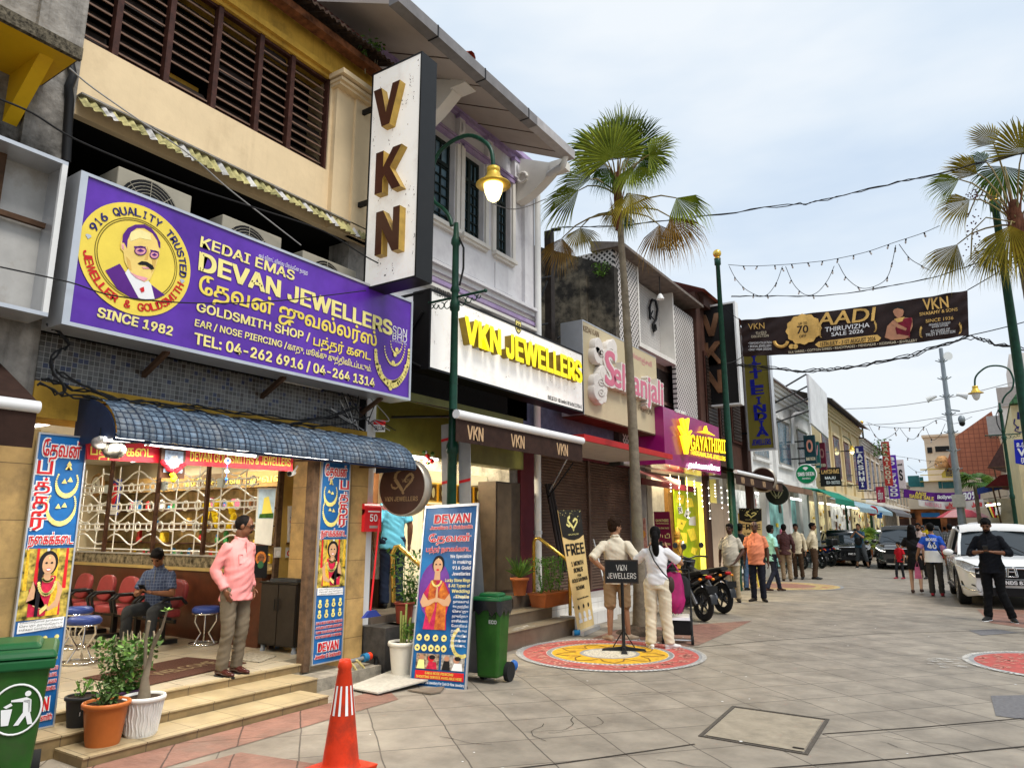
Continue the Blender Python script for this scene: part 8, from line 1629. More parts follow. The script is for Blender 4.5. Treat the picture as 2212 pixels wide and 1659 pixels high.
for u0,u1,v0,v1 in((-.02,0,0,1),(1,1.03,0,1),(-.02,1.03,-.012,0),(-.02,1.03,1,1.015)):b.pm([f(u0,v0,-.012),f(u1,v0,-.012),f(u1,v1,-.012),f(u0,v1,-.012)],nA*.022,ALU)
b.bd('frame',t);b=B()
for k in(f(0,0,-.02),f(1,0,-.02),g0(0,0),g0(1,0)):b.box(k+V((-.015,-.015,-.03)),k+V((.015,.015,.03)),RUBBER)
b.bd('rubber_foot',t)
def ft(bl_,s,u0,u1,v,h,m,o=.008,**k):bl_.tx(s,f(u0,v,o),f(u1,v,o),f(u0,v+h,o),m,**k)
for m_,bo,o in((WHT,.13,.006),(REDP,.04,.010)):
 b=B();ft(b,'DEVAN',.2,.88,.905,.05,m_,o,bq=bo);ft(b,'Jewellers & Goldsmith',.12,.94,.868,.022,m_,o,bq=bo*.8);ft(b,'ேதவன்',.12,.92,.795,.048,m_,o,bq=bo);ft(b,'பத்தர் நைகக்கைட',.08,.93,.738,.03,m_,o,bq=bo);b.bd('red_lettering' if bo<.1 else 'lettering_outline',t)
b=B()
for i,s in enumerate(('We Specialize','in making','916 Gold','Jewelleries')):ft(b,s,.56+.06*(i>0),.96,.70-.033*i,.019,WHT,bq=.02)
for i,s in enumerate(('எல்லாவிதமான','நைககளும்','916 தரத்தில்','ெசய்து','தருவேதாடு','ராசிக்கல்','ேமாதிரம்','தாலியும்','ெசய்வதில்','ைகராசியான','நைகக்கைட')):ft(b,s,.68,.97,.475-.026*i,.015,WHT,bq=.02)
ft(b,'Exchange Your Old Jewellery For Cash Or New Jewellery',.01,.99,.012,.014,WHT,bq=.02);b.bd('white_lettering',t)
b=B()
for i,s in enumerate(('Lucky Stone Rings','& All Types of','Wedding','Thalis')):ft(b,s,.5+.07*i,.97,.565-.03*i,.018,LEMON,bq=.02)
b.bd('yellow_lettering',t)
b=B();z=lambda pts,m,o:b.pl([f(u,v,o)for u,v in pts],m);el_=lambda cu,cv,ru,rv,n=22:[(cu+ru*cos(6.283*k/n),cv+rv*sin(6.283*k/n))for k in range(n)]
VIO=mat('board_violet',(.16,.05,.3),rg=.3,var=.2,sc=4);z(el_(.3,.52,.3,.16),VIO,.004)
SR2=mat('print_sari_orange',(.6,.06,.03),var=.5,sc=14,c2=(.75,.25,.03));SR3=mat('print_sari_crimson',(.5,.02,.09),var=.35,sc=14)
z([(.14,.3),(.58,.3),(.56,.38),(.6,.45),(.6,.5),(.5,.56),(.42,.575),(.32,.575),(.2,.555),(.1,.5),(.12,.43),(.17,.38)],SR3,.006);z([(.36,.3),(.56,.3),(.55,.42),(.58,.5),(.46,.565),(.38,.5)],SR2,.008);z([(.22,.57),(.33,.585),(.34,.42),(.26,.33),(.16,.4)],SR2,.007)
z([(.05,.45),(.1,.5),(.2,.46),(.34,.475),(.345,.455),(.22,.43),(.1,.42)],SKIN,.01);z([(.64,.46),(.6,.5),(.52,.465),(.38,.475),(.375,.455),(.5,.43),(.6,.43)],SKIN,.01);z([(.335,.45),(.385,.45),(.375,.535),(.36,.545),(.345,.535)],SKIN,.012)
z(el_(.34,.665,.115,.05),HAIRP,.008);z(el_(.34,.655,.088,.043),SKIN,.010);z([(.29,.625),(.39,.625),(.4,.575),(.28,.575)],SKIN,.009)
for du in(-.038,.038):z(el_(.34+du,.663,.02,.004,10),HAIRP,.012)
z(el_(.34,.632,.03,.0055,10),REDP,.012);z([(.332,.7),(.348,.7),(.34,.685)],GP,.013)
for k in range(15):a=R(195+150*k/14);b.dc(f(.34+.09*cos(a),.575+.035*sin(a),.012),.012,d.normalized(),Zv,GP,6)
b.bd('model_picture',t)
b=B()
for(u,v)in((.09,.255),(.24,.255),(.4,.255),(.56,.255),(.07,.2),(.2,.2),(.33,.2),(.45,.2),(.57,.2)):
 b.dc(f(u,v,.008),.034,d.normalized(),lean.normalized(),GP,10,.012);b.dc(f(u,v+.012,.0085),.015,d.normalized(),lean.normalized(),LEMON,6)
for k in range(22):a=R(120+170*k/21);b.dc(f(.9+.18*cos(a),.24+.075*sin(a),.009),.02,d.normalized(),lean.normalized(),GP,7)
for(u,v)in((.85,.245),(.93,.27),(.88,.22)):b.dc(f(u,v,.009),.012,d.normalized(),lean.normalized(),WHT,8)
b.bd('jewellery_picture',t);b=B()
for i,(u0,u1)in enumerate(((.07,.5),(.54,.97))):
 z([(u0,.09),(u1,.09),(u1,.17),(u0,.17)],mat('photo_ground',(.4,.35,.28),var=.8,sc=30,c2=(.6,.55,.48))if i else mat('photo_ground2',(.3,.12,.08),var=.9,sc=30,c2=(.6,.45,.3)),.007)
 z(el_(u0+.1,.15,.05,.014,10),FIG,.009);z([(u0+.02,.09),(u0+.17,.09),(u0+.15,.137),(u0+.05,.137)],LEMON if not i else BLK,.010);z(el_(u0+.28,.145,.06,.018,10),FIG if i else REDP,.009);z(el_(u0+.3,.152,.06,.012,10),HAIRP,.0095);z([(u0+.2,.09),(u0+.4,.09),(u0+.38,.128),(u0+.24,.128)],(SARI,WHT)[i],.0105)
z([(.07,.037),(.97,.037),(.97,.08),(.07,.08)],REDP,.007);b.bd('photo_panel',t);b=B();ft(b,'EAR & NOSE PIERCING',.26,.78,.062,.013,YEL,.009,bq=.02);ft(b,'SHOOTING SERVICE AVAILABLE HERE',.1,.94,.042,.013,YEL,.009,bq=.02);b.bd('piercing_lettering',t)
b=B();p4=[gd(x,y,.06 if i in(0,3)else.03)for i,(x,y)in enumerate(((845,1452),(752,1484),(815,1499),(925,1478)))]
b.pm([gd(845,1450,.05),gd(925,1470,.05),gd(816,1499,.02),gd(750,1486,.02)][::-1],(0,0,.014),mat('ramp_plate',(.5,.47,.4),rg=.5,var=.15,sc=30,dirt=(.3,.25,.2)));tag(b.bd('ramp_plate'),'pale metal plate laid over the drain by the white pot','plate')
b=B();b.pm([gd(881,1492,.006),gd(960,1485,.006),gd(952,1496,.006),gd(930,1500,.006)],(0,0,.015),mat('loose_slab',(.2,.16,.12),var=.2));tag(b.bd('loose_slab'),'small loose slab at the foot of the sandwich board','slab')
pw=PX(-5.85);t=tg_('water_pipe',at(770,1425,pw),'grey water pipe with blue valve beside the right blue banner','pipe');b=B();b.tb([at(740,1432,pw),at(790,1420,pw),at(800,1418,pw)],.022,mat('pipe_grey',(.2,.2,.2)),8);b.bd('pipe',t);b=B();b.tb([at(784,1421,pw),at(793,1418,pw)],.045,mat('valve_blue',(.02,.15,.3)),12);b.tb([at(793,1418,pw),at(800,1416,pw)],.04,CO,12);b.bd('valve',t);b=B();b.tb([at(800,1416,pw),at(812,1420,pw),at(811,1455,PX(-5.8))],.025,BLK,8);b.bd('elbow',t)
for i,pts in enumerate(([(752,1425),(765,1440),(778,1460),(780,1475)],[(770,1425),(785,1440),(793,1460),(794,1475)])):b=B();b.tb([at(x,y,PX(-5.78))for x,y in pts],.012,mat('hose_yellow',(.6,.5,.2),rg=.4),7);tag(b.bd('yellow_hose'),('left','right')[i]+' yellow hose hanging from the grey water pipe','hose')
def pot(c,r,h,m,lq,rim=True,taper=.72,ribs=False):
 t=tg_('flower_pot',c,lq,'plant pot','potted plants on the steps');b=B();pr_=[(r*taper,0),(r*taper*1.05,h*.1),(r*.93,h*.86),(r*.95,h*.88),(r*1.04,h*.89),(r*1.06,h*.96),(r*1.02,h),(r*.9,h),(r*.88,h*.93)];b.lt(c,pr_,m,30)
 if ribs:
  for k in range(30):
   a=k*6.283/30+rnd.uniform(-.05,.05);f_=lambda z,o:V(c)+V((cos(a+o)*(r*taper+(r*.93-r*taper)*z+.003),sin(a+o)*(r*taper+(r*.93-r*taper)*z+.003),h*(.06+.8*z)));b.tb([f_(j/6,.05*sin(j*1.7+k))for j in range(7)],.006,m,5)
 b.bd('pot',t);b=B();b.dc(V(c)+V((0,0,h*.94)),r*.9,(1,0,0),(0,1,0),SOIL,20);b.bd('soil',t);return t
PW=mat('pot_white',(.72,.7,.66),rg=.4,var=.05);PTC=mat('pot_orange',(.46,.13,.03),rg=.4,var=.1);PBK=mat('pot_black',(.02,.02,.02),rg=.5);PPU=mat('pot_purple',(.1,.04,.1),rg=.4)
c=gd(171,1568,.14);t=pot(c,.115,.22,PBK,'black plastic pot with small seedlings next to the left blue banner');b=B();bush(b,c+V((0,0,.21)),.09,.12,40,3,[LEAF2,LEAF],.025);b.bd('foliage',t)
c=gd(262,1552,.14);t=pot(c,.12,.22,PPU,'purple pot with the tall leafy basil plant behind the orange pot');b=B();bush(b,c+V((0,.0,.18)),.26,.42,950,8,[mat('basil_green',(.07,.12,.03),var=.4,sc=14),LEAF,LEAF2],.042)
for k in range(9):p=c+V((rnd.uniform(-.16,.14),rnd.uniform(-.12,.12),.52));b.tb([p,p+V((rnd.uniform(-.04,.04),0,.12))],[.009,.003],mat('basil_flower',(.3,.24,.16),rg=.9),5)
b.bd('foliage',t)
c=gd(221,1606,.07);t=pot(c,.155,.29,PTC,'orange terracotta pot with low basil on the bottom step');b=B();bush(b,c+V((0,0,.27)),.14,.16,170,4,[MATS['basil_green'],LEAF],.033);b.bd('foliage',t);b=B();b.pl([c+V((-.1,-.135,.2)),c+V((-.03,-.165,.22)),c+V((-.03,-.165,.245)),c+V((-.1,-.135,.225))],WHT);b.bd('label',t)
c=gd(303,1586,.07);t=pot(c,.15,.28,PW,'white ribbed pot with a thick stemmed desert rose on the bottom step',ribs=True);DR=mat('desert_rose_stem',(.2,.16,.11),rg=.7,var=.25,sc=9);b=B();z0=c+V((0,0,.26));b.tb([z0,z0+V((0,0,.06)),z0+V((-.01,0,.14)),z0+V((-.005,.02,.26)),z0+V((.02,.02,.36))],[.05,.04,.028,.018,.013],DR,10);b.tb([z0+V((-.02,0,.2)),z0+V((-.05,0,.42)),z0+V((-.03,0,.56))],[.014,.013,.014],DR,8);b.tb([z0+V((.01,.02,.34)),z0+V((.1,.03,.5)),z0+V((.15,.03,.64))],[.012,.01,.008],DR,6);b.tb([z0+V((.01,.02,.34)),z0+V((.03,.03,.44)),z0+V((.08,.03,.5))],[.012,.01,.008],DR,6);b.tb([z0+V((.02,.03,.42)),z0+V((-.02,.04,.48))],[.01,.007],DR,6);b.bd('stem',t);b=B();q=RR(3)
for k in range(9):p=z0+V((.15,.03,.64));dd=V((cos(k*.75),sin(k*.75),q.uniform(.1,.9))).normalized()*.055;e_=dd.cross(V((0,0,1))).normalized()*.014;b.pl([p,p+dd*.6+e_,p+dd,p+dd*.6-e_],LEAF2)
b.bd('leaf',t)
c=gd(868,1466);t=pot(c,.155,.39,mat('pot_ivory',(.7,.65,.55),rg=.35,var=.05),'ivory pot with bamboo stalks left of the sandwich board',taper=.68);b=B()
for dx,h in((-.03,.34),(.03,.42),(.0,.3),(.08,.28)):b.tb([c+V((dx,0,.36)),c+V((dx*1.3,0,.36+h))],.013,mat('bamboo_stalk',(.25,.28,.08),var=.3),7)
b.bd('stalk',t);b=B();bush(b,c+V((.08,0,.42)),.1,.18,30,2,[LEAF2],.06);b.bd('foliage',t)
c=V((-5.95,6.42,.5));pq_=at(872,1362,PX(-5.9));c=V((-5.9,pq_.y,.5));t=pot(c,.12,.24,mat('pot_redbrown',(.25,.05,.03),rg=.4),'red brown pot with a leafy shrub on the granite wall');b=B();bush(b,c+V((0,0,.22)),.24,.62,260,6,[LEAF,LEAF2,MATS['basil_green']],.045);b.bd('foliage',t)
c=V((-5.85,at(893,1355,PX(-5.85)).y,.5));t=pot(c,.075,.2,PW,'small white pot with fern beside the sandwich board');b=B();bush(b,c+V((0,0,.18)),.13,.35,110,16,[LEAF,LEAF2],.05);b.bd('foliage',t)
b=B();b.box((-6.05,pq_.y-.2,.44),(-5.78,pq_.y+.2,.5),mat('stone_mossy',(.1,.09,.07),var=.5,sc=20));tag(b.bd('stone_block'),'mossy stone slab under the red brown pot','stone')
c=gd(1070,1452);b=B();b.ell(c+V((.12,.2,.06)),(.05,.05,.06),mat('plastic_blue',(.03,.12,.4),rg=.25));tag(b.bd('plastic_bag'),'small blue plastic bag on the ground beside the ECO bin','bag')
b=B();bush(b,V((-5.85,11.0,.02)),.12,.3,80,19,[LEAF],.035);tag(b.bd('weed_tuft'),'small green weed by the white tiled step','plant')
sb=gd(1348,1406);t=tg_('sign_stand',sb,'black VKN JEWELLERS sign on a pole stand over the round kolam','sign');b=B();b.tb([sb+V((0,0,.06)),sb+V((0,0,.95))],.022,BLK,10);b.bd('pole',t);dv=sb.copy();dv.z=0;dv.normalize();sdv=V((dv.y,-dv.x,0))
for k in range(4):
 a=R(25+90*k);dd=V((cos(a),sin(a),0));b=B();b.hx([sb+dd*.02+dd.cross(Zv)*.03,sb+dd*.3+dd.cross(Zv)*.05,sb+dd*.3-dd.cross(Zv)*.05,sb+dd*.02-dd.cross(Zv)*.03],[p+V((0,0,h))for p,h in((sb+dd*.02+dd.cross(Zv)*.02,.06),(sb+dd*.27+dd.cross(Zv)*.03,.03),(sb+dd*.27-dd.cross(Zv)*.03,.03),(sb+dd*.02-dd.cross(Zv)*.02,.06))],BLK);b.tb([sb+dd*.14+V((0,0,.05)),sb+dd*.02+V((0,0,.24))],.008,BLK,5);b.bd('foot',t)
plS2=P3(sb,-dv);a,c2=at(1307,1259,plS2),at(1378,1209,plS2);hw=(c2-a).dot(sdv)/2;zc_=(a.z+c2.z)/2;hh=(c2.z-a.z)/2;ctr=V((sb.x,sb.y,zc_))+sdv*((a+c2)/2-sb).dot(sdv)
b=B();b.obox(ctr,sdv*hw,dv*.018,(0,0,hh),mat('sign_wood_edge',(.035,.025,.02),rg=.4));b.bd('frame',t);b=B();fr_=ctr-dv*.0195;b.pl([fr_+sdv*x*hw*.93+Zv*y*hh*.88 for x,y in((-1,-1),(1,-1),(1,1),(-1,1))],BLK);b.bd('face',t);b=B();o_=fr_-dv*.003
for s,u,v,h in(('VKN',.32,.08,.5),('JEWELLERS',.86,-.6,.48)):b.tx(s,o_-sdv*hw*u+Zv*hh*v,o_+sdv*hw*u+Zv*hh*v,o_-sdv*hw*u+Zv*hh*(v+h),mat('sign_silver',(.62,.6,.56),rg=.35),bq=0)
b.bd('lettering',t)
def wheel(par,c,r,wd,ax=(1,0,0),spokes=5,name='wheel',rim=None):
 b=B();b.tb(arc(c,r-wd*.5,0,360,(0,1,0),(0,0,1),30),wd*.5,RUBBER,8,caps=False);w_=b.bd(name,par);b=B();m_=rim or mat('alloy_black',(.03,.03,.03),rg=.35,metal=.5)
 b.tb(arc(c,r-wd*1.1,0,360,(0,1,0),(0,0,1),30),wd*.17,m_,6,caps=False)
 for k in range(spokes):a=k*6.283/spokes;dd=V((0,cos(a),sin(a)));b.tb([V(c)+dd*.03,V(c)+dd*(r-wd*1.1)],[wd*.22,wd*.15],m_,5)
 b.lt(V(c)-V((wd*.5,0,0)),[(.045,0),(.045,wd)],m_,12,axis=(1,0,0));b.bd('rim',w_);return w_
def motorcycle(loc,rz,body,lq,box=False,scoot=False,group='parked motorcycles'):
 """faces +Y before rotation"""
 t=tg_('parked_motorcycle',(0,0,0),lq,'motorcycle',group)
 r=.29;wheel(t,(0,.62,r),r,.085);wheel(t,(0,-.62,r),r,.1)
 DK=mat('bike_black',(.012,.012,.013),rg=.35,spec=.4);SE=mat('seat_black',(.02,.019,.018),rg=.6)
 b=B();b.tb([(0,.42,.8),(0,.2,.72),(0,-.1,.74),(0,-.45,.8),(0,-.72,.84)],[.08,.11,.13,.12,.09],SE,12,ry=[.05,.05,.055,.05,.04]);b.bd('seat',t)
 b=B();b.tb([(0,.46,.78),(0,.3,.6),(0,0,.5),(0,-.3,.58),(0,-.6,.7),(0,-.82,.76)],[.07,.1,.12,.11,.09,.05],body,12,ry=[.12,.13,.12,.1,.08,.04]);b.tb([(0,.4,.95),(0,.5,.8),(0,.45,.55)],[.14,.17,.13],body,10,ry=[.06,.07,.05]);b.bd('body',t)
 b=B();b.tb([(0,-.55,.34),(0,-.2,.36),(0,.15,.42)],[.07,.13,.1],mat('engine_grey',(.06,.06,.065),rg=.4,metal=.6),10);b.box((-.1,-.15,.2),(.1,.15,.42),MATS['engine_grey']);b.bd('engine',t)
 for sd in(-1,1):
  b=B();b.tb([(sd*.09,.62,r),(sd*.09,.52,.62),(sd*.08,.44,.86)],.028,mat('fork_steel',(.25,.25,.26),rg=.3,metal=.8),8);b.bd('fork',t)
  b=B();b.tb([(sd*.13,-.62,r),(sd*.13,-.35,.62)],.03,MATS['fork_steel'],8);b.bd('shock',t)
  b=B();b.tb([(0,.42,.98),(sd*.16,.42,1.03),(sd*.3,.34,1.03)],.014,DK,7);b.tb([(sd*.24,.37,1.03),(sd*.37,.3,1.02)],.02,RUBBER,8);h_=b.bd('handlebar',t);b=B();b.tb([(sd*.22,.38,1.04),(sd*.3,.42,1.22)],.006,DK,5);b.lt((sd*.32,.42,1.25),[(.055,0),(.06,.015),(.04,.03)],DK,14,axis=(0,1,0));b.bd('mirror',h_)
  b=B();b.ell((sd*.13,-.76,.72),(.035,.03,.025),mat('indicator_orange',(.8,.25,.02),rg=.2));b.bd('indicator',t)
 b=B();b.tb([(.14,.1,.28),(.16,-.35,.3),(.17,-.75,.42)],[.025,.045,.05],mat('exhaust_steel',(.16,.16,.17),rg=.3,metal=.8),9);b.bd('exhaust',t)
 b=B();b.tb(arc((0,.62,r),r+.03,20,160,(0,1,0),(0,0,1),12),.05,body,8,ry=.015);b.bd('front_mudguard',t)
 b=B();b.tb(arc((0,-.62,r),r+.05,60,175,(0,1,0),(0,0,1),10),.07,DK,8,ry=.012);b.bd('rear_mudguard',t)
 b=B();b.ell((0,-.83,.76),(.07,.04,.035),mat('tail_red',(.4,.01,.01),rg=.15));b.bd('tail_light',t);b=B();b.box((-.1,-.93,.5),(.1,-.92,.62),BLK);b.tx('PKN 402',(.09,-.932,.53),(-.09,-.932,.53),(.09,-.932,.585),WHT,bq=.03)if 0 else None;b.bd('number_plate',t);b=B();b.ell((0,.54,.92),(.09,.05,.07),mat('headlamp_glass',(.5,.52,.55),rg=.1));b.bd('headlight',t)
 b=B();b.tb([(-.08,-.1,.25),(-.22,-.2,0.01)],.012,DK,6);b.bd('side_stand',t)
 if box:b=B();rslab(b,(0,-.75,1.02),.2,.2,.14,DK,p=4);b.bd('top_box',t)
 t.location=loc;t.rotation_euler.z=rz;return t
BKB=mat('bike_gloss_black',(.01,.01,.011),rg=.2,spec=.5,coat=.5);BKBL=mat('bike_blue',(.015,.03,.16),rg=.25,coat=.4)
def place_bike(px_,py_,rz):p=gd(px_,py_);return(p.x,p.y,0)
def rear_at(px_,py_,rz):p=gd(px_,py_);f_=V((-sin(rz),cos(rz),0));return p+f_*.62
MC1=motorcycle(rear_at(1521,1342,R(52)),R(52),BKB,'black parked motorcycle nearest the pink bag')
MC2=cpt(MC1,None,'black parked motorcycle second from the pink bag',rear_at(1563,1325,R(54)),R(54))
m3=motorcycle(tuple(gd(1772,1222)),R(55),BKBL,'blue and black motorcycle with top box beside the parked black car',box=True)
cpt(MC1,None,'black motorcycle between the white shirt man and the blue bike',tuple(gd(1752,1226)),R(52));cpt(MC1,None,'black motorcycle parked behind the plaid shirt man',tuple(gd(1715,1228)),R(48))
t=tg_('bicycle',(0,0,0),'dark bicycle leaning behind the men at the faded kolam','bicycle');wheel(t,(0,.52,.33),.33,.035,spokes=14);wheel(t,(0,-.52,.33),.33,.035,spokes=14);b=B();FRB=mat('bike_frame_red',(.2,.02,.02),rg=.4)
for p,q_ in(((0,-.52,.33),(0,-.1,.3)),((0,-.52,.33),(0,-.2,.78)),((0,-.1,.3),(0,-.2,.85)),((0,-.1,.3),(0,.38,.72)),((0,-.18,.75),(0,.38,.78)),((0,.52,.33),(0,.38,.9))):b.tb([p,q_],.016,FRB,6)
b.bd('frame',t);b=B();b.tb([(-.28,.3,.98),(0,.4,.95),(.28,.3,.98)],.014,BLK,6);b.bd('handlebar',t);b=B();b.ell((0,-.22,.9),(.07,.13,.03),BLK);b.bd('saddle',t);p=gd(1685,1240);t.location=p;t.rotation_euler.z=R(30)
sp_=gd(1465,1386);t=tg_('folding_trolley',(0,0,0),'black folding trolley with pale tray beside the white shirt woman','trolley');b=B()
for sd in(-1,1):b.tb([(sd*.2,-.25,.05),(sd*.2,-.05,.5),(sd*.19,.15,1.0)],.014,BLK,6);b.tb([(sd*.2,.3,.05),(sd*.2,.0,.55)],.014,BLK,6)
b.tb([(-.19,.15,1.0),(.19,.15,1.0)],.014,BLK,6);b.tb([(-.2,-.25,.06),(.2,-.25,.06)],.012,ALU,6);b.bd('frame',t);b=B();b.hx([(-.19,-.2,.12),(.19,-.2,.12),(.19,.28,.12),(-.19,.28,.12)],[(-.2,-.24,.32),(.2,-.24,.32),(.2,.3,.34),(-.2,.3,.34)],mat('trolley_fabric',(.015,.015,.016),rg=.8));b.bd('basket',t,bevel=.02);b=B();b.hx([(-.18,-.25,.325),(.18,-.25,.325),(.18,.2,.34),(-.18,.2,.34)],[(-.17,-.22,.36),(.17,-.22,.36),(.17,.18,.37),(-.17,.18,.37)],mat('tray_pale',(.6,.58,.6),rg=.4));b.bd('tray',t);b=B();rslab(b,(0,.05,.72),.21,.2,.1,MATS['trolley_fabric'],up=(0,-.8,.5),fw_=(0,.5,.8),p=3);b.bd('seat_back',t)
for x,y in((-.2,-.25),(.2,-.25),(-.2,.3),(.2,.3)):b=B();b.lt((x-.02,y,.06),[(.06,0),(.06,.04)],RUBBER,14,axis=(1,0,0));b.bd('wheel',t)
t.location=sp_;t.rotation_euler.z=R(20)
PKB=mat('pink_plastic_bag',(.4,.012,.13),rg=.3,var=.25,sc=5,spec=.4);ctr=gd(1470,1386)+V((.0,-.22,0));t=tg_('carrier_bag',ctr+V((0,0,.42)),'magenta plastic carrier bag hung on the black trolley','bag');b=B();vs=[];n=22;q=RR(6)
for j,(z,rx,ry)in enumerate(((.42,.07,.03),(.44,.12,.05),(.55,.15,.07),(.62,.16,.06),(.78,.145,.04),(.97,.12,.02))):
 for i in range(n):a=6.283*i/n;k=1+.14*sin(i*2.9+j*1.3)*(z<.95);dv_=ctr.normalized();s2=V((dv_.y,-dv_.x,0)).normalized();d2=V((dv_.x,dv_.y,0)).normalized();vs.append(V((ctr.x,ctr.y,0))+s2*rx*cos(a)*k+d2*ry*sin(a)*k+V((0,0,z+.02*sin(i*1.7))))
b.add(vs,[(j*n+i,j*n+(i+1)%n,(j+1)*n+(i+1)%n,(j+1)*n+i)for j in range(5)for i in range(n)],PKB,True);b.bd('bag_body',t);b=B();top_=V((ctr.x,ctr.y,1.0));b.tb([top_+V((-.1,0,0)),top_+V((0,.05,.12)),top_+V((.1,0,0))],.012,PKB,5);b.bd('handle',t)
t=tg_('plastic_stool',gd(1608,1272),'colourful striped plastic stool behind the beige shirt man','stool');p=gd(1625,1268);b=B()
for k in range(4):a=R(45+90*k);b.tb([p+V((cos(a)*.2,sin(a)*.2,0)),p+V((cos(a)*.13,sin(a)*.13,.5))],.02,(YEL,REDP,mat('stool_green',(.05,.3,.08)),MATS['charm_blue'])[k],6)
b.bd('leg',t);b=B();b.lt(p+V((0,0,.5)),[(.15,0),(.17,.02),(.15,.04)],YEL,16);b.bd('seat',t)
# PEOPLE
def soft_mesh(bld,name,vox,smooth,par,m=None,wrinkle=0.,seed=0):
 o=bld.bd(name);r=o.modifiers.new('r','REMESH');r.mode='VOXEL';r.voxel_size=vox;r.use_smooth_shade=True
 if smooth:s_=o.modifiers.new('s','SMOOTH');s_.iterations=smooth;s_.factor=.5
 dg=bpy.context.evaluated_depsgraph_get();me=bpy.data.meshes.new_from_object(o.evaluated_get(dg));old=o.data;o.modifiers.clear();o.data=me;bpy.data.meshes.remove(old);me.name=name
 if wrinkle:
  me.update();ns=[v.normal.copy()for v in me.vertices]
  for v,n in zip(me.vertices,ns):
   c=v.co;k=noise.noise(V((c.x*9+seed,c.y*9,c.z*5)))+1.1*noise.noise(V((c.x*7,c.y*7+seed,c.z*24+c.x*14)));v.co=c+n*(wrinkle*k+.005)
 if m is not None:me.materials.clear();me.materials.append(m)
 for p in me.polygons:p.use_smooth=True;p.material_index=0
 o.parent=par;return o
ph_=mat('phone_black',(.01,.01,.012),rg=.15,spec=.5)
SK={'deep':mat('skin_deep',(.13,.052,.026),rg=.45,var=.08,spec=.35),'brown':mat('skin_brown',(.2,.085,.042),rg=.5,var=.08,spec=.35),'dark':mat('skin_dark',(.075,.03,.017),rg=.45,var=.1,spec=.35),'tan':mat('skin_tan',(.33,.165,.09),rg=.5,var=.08,spec=.35),'fair':mat('skin_fair',(.5,.29,.19),rg=.5,var=.06,spec=.35)}
HAIR=mat('hair_black',(.006,.005,.005),rg=.7,var=.4,sc=60,spec=.08);HAIRB=mat('hair_brown',(.022,.011,.006),rg=.75,var=.5,sc=60,spec=.08)
EYEW=mat('eye_dark',(.01,.008,.008),rg=.15)
LIP=mat('lip',(.16,.05,.04),rg=.5)
def ball(b,p,r,m):b.ell(p,r,m,nu=10,nv=7)
def limb(b,pts,rs,m,n=10,ry=None,up=None):
 b.tb(pts,rs,m,n,ry=ry,up=up)
 ball(b,pts[0],rs[0]*.98,m);ball(b,pts[-1],rs[-1]*.98,m)
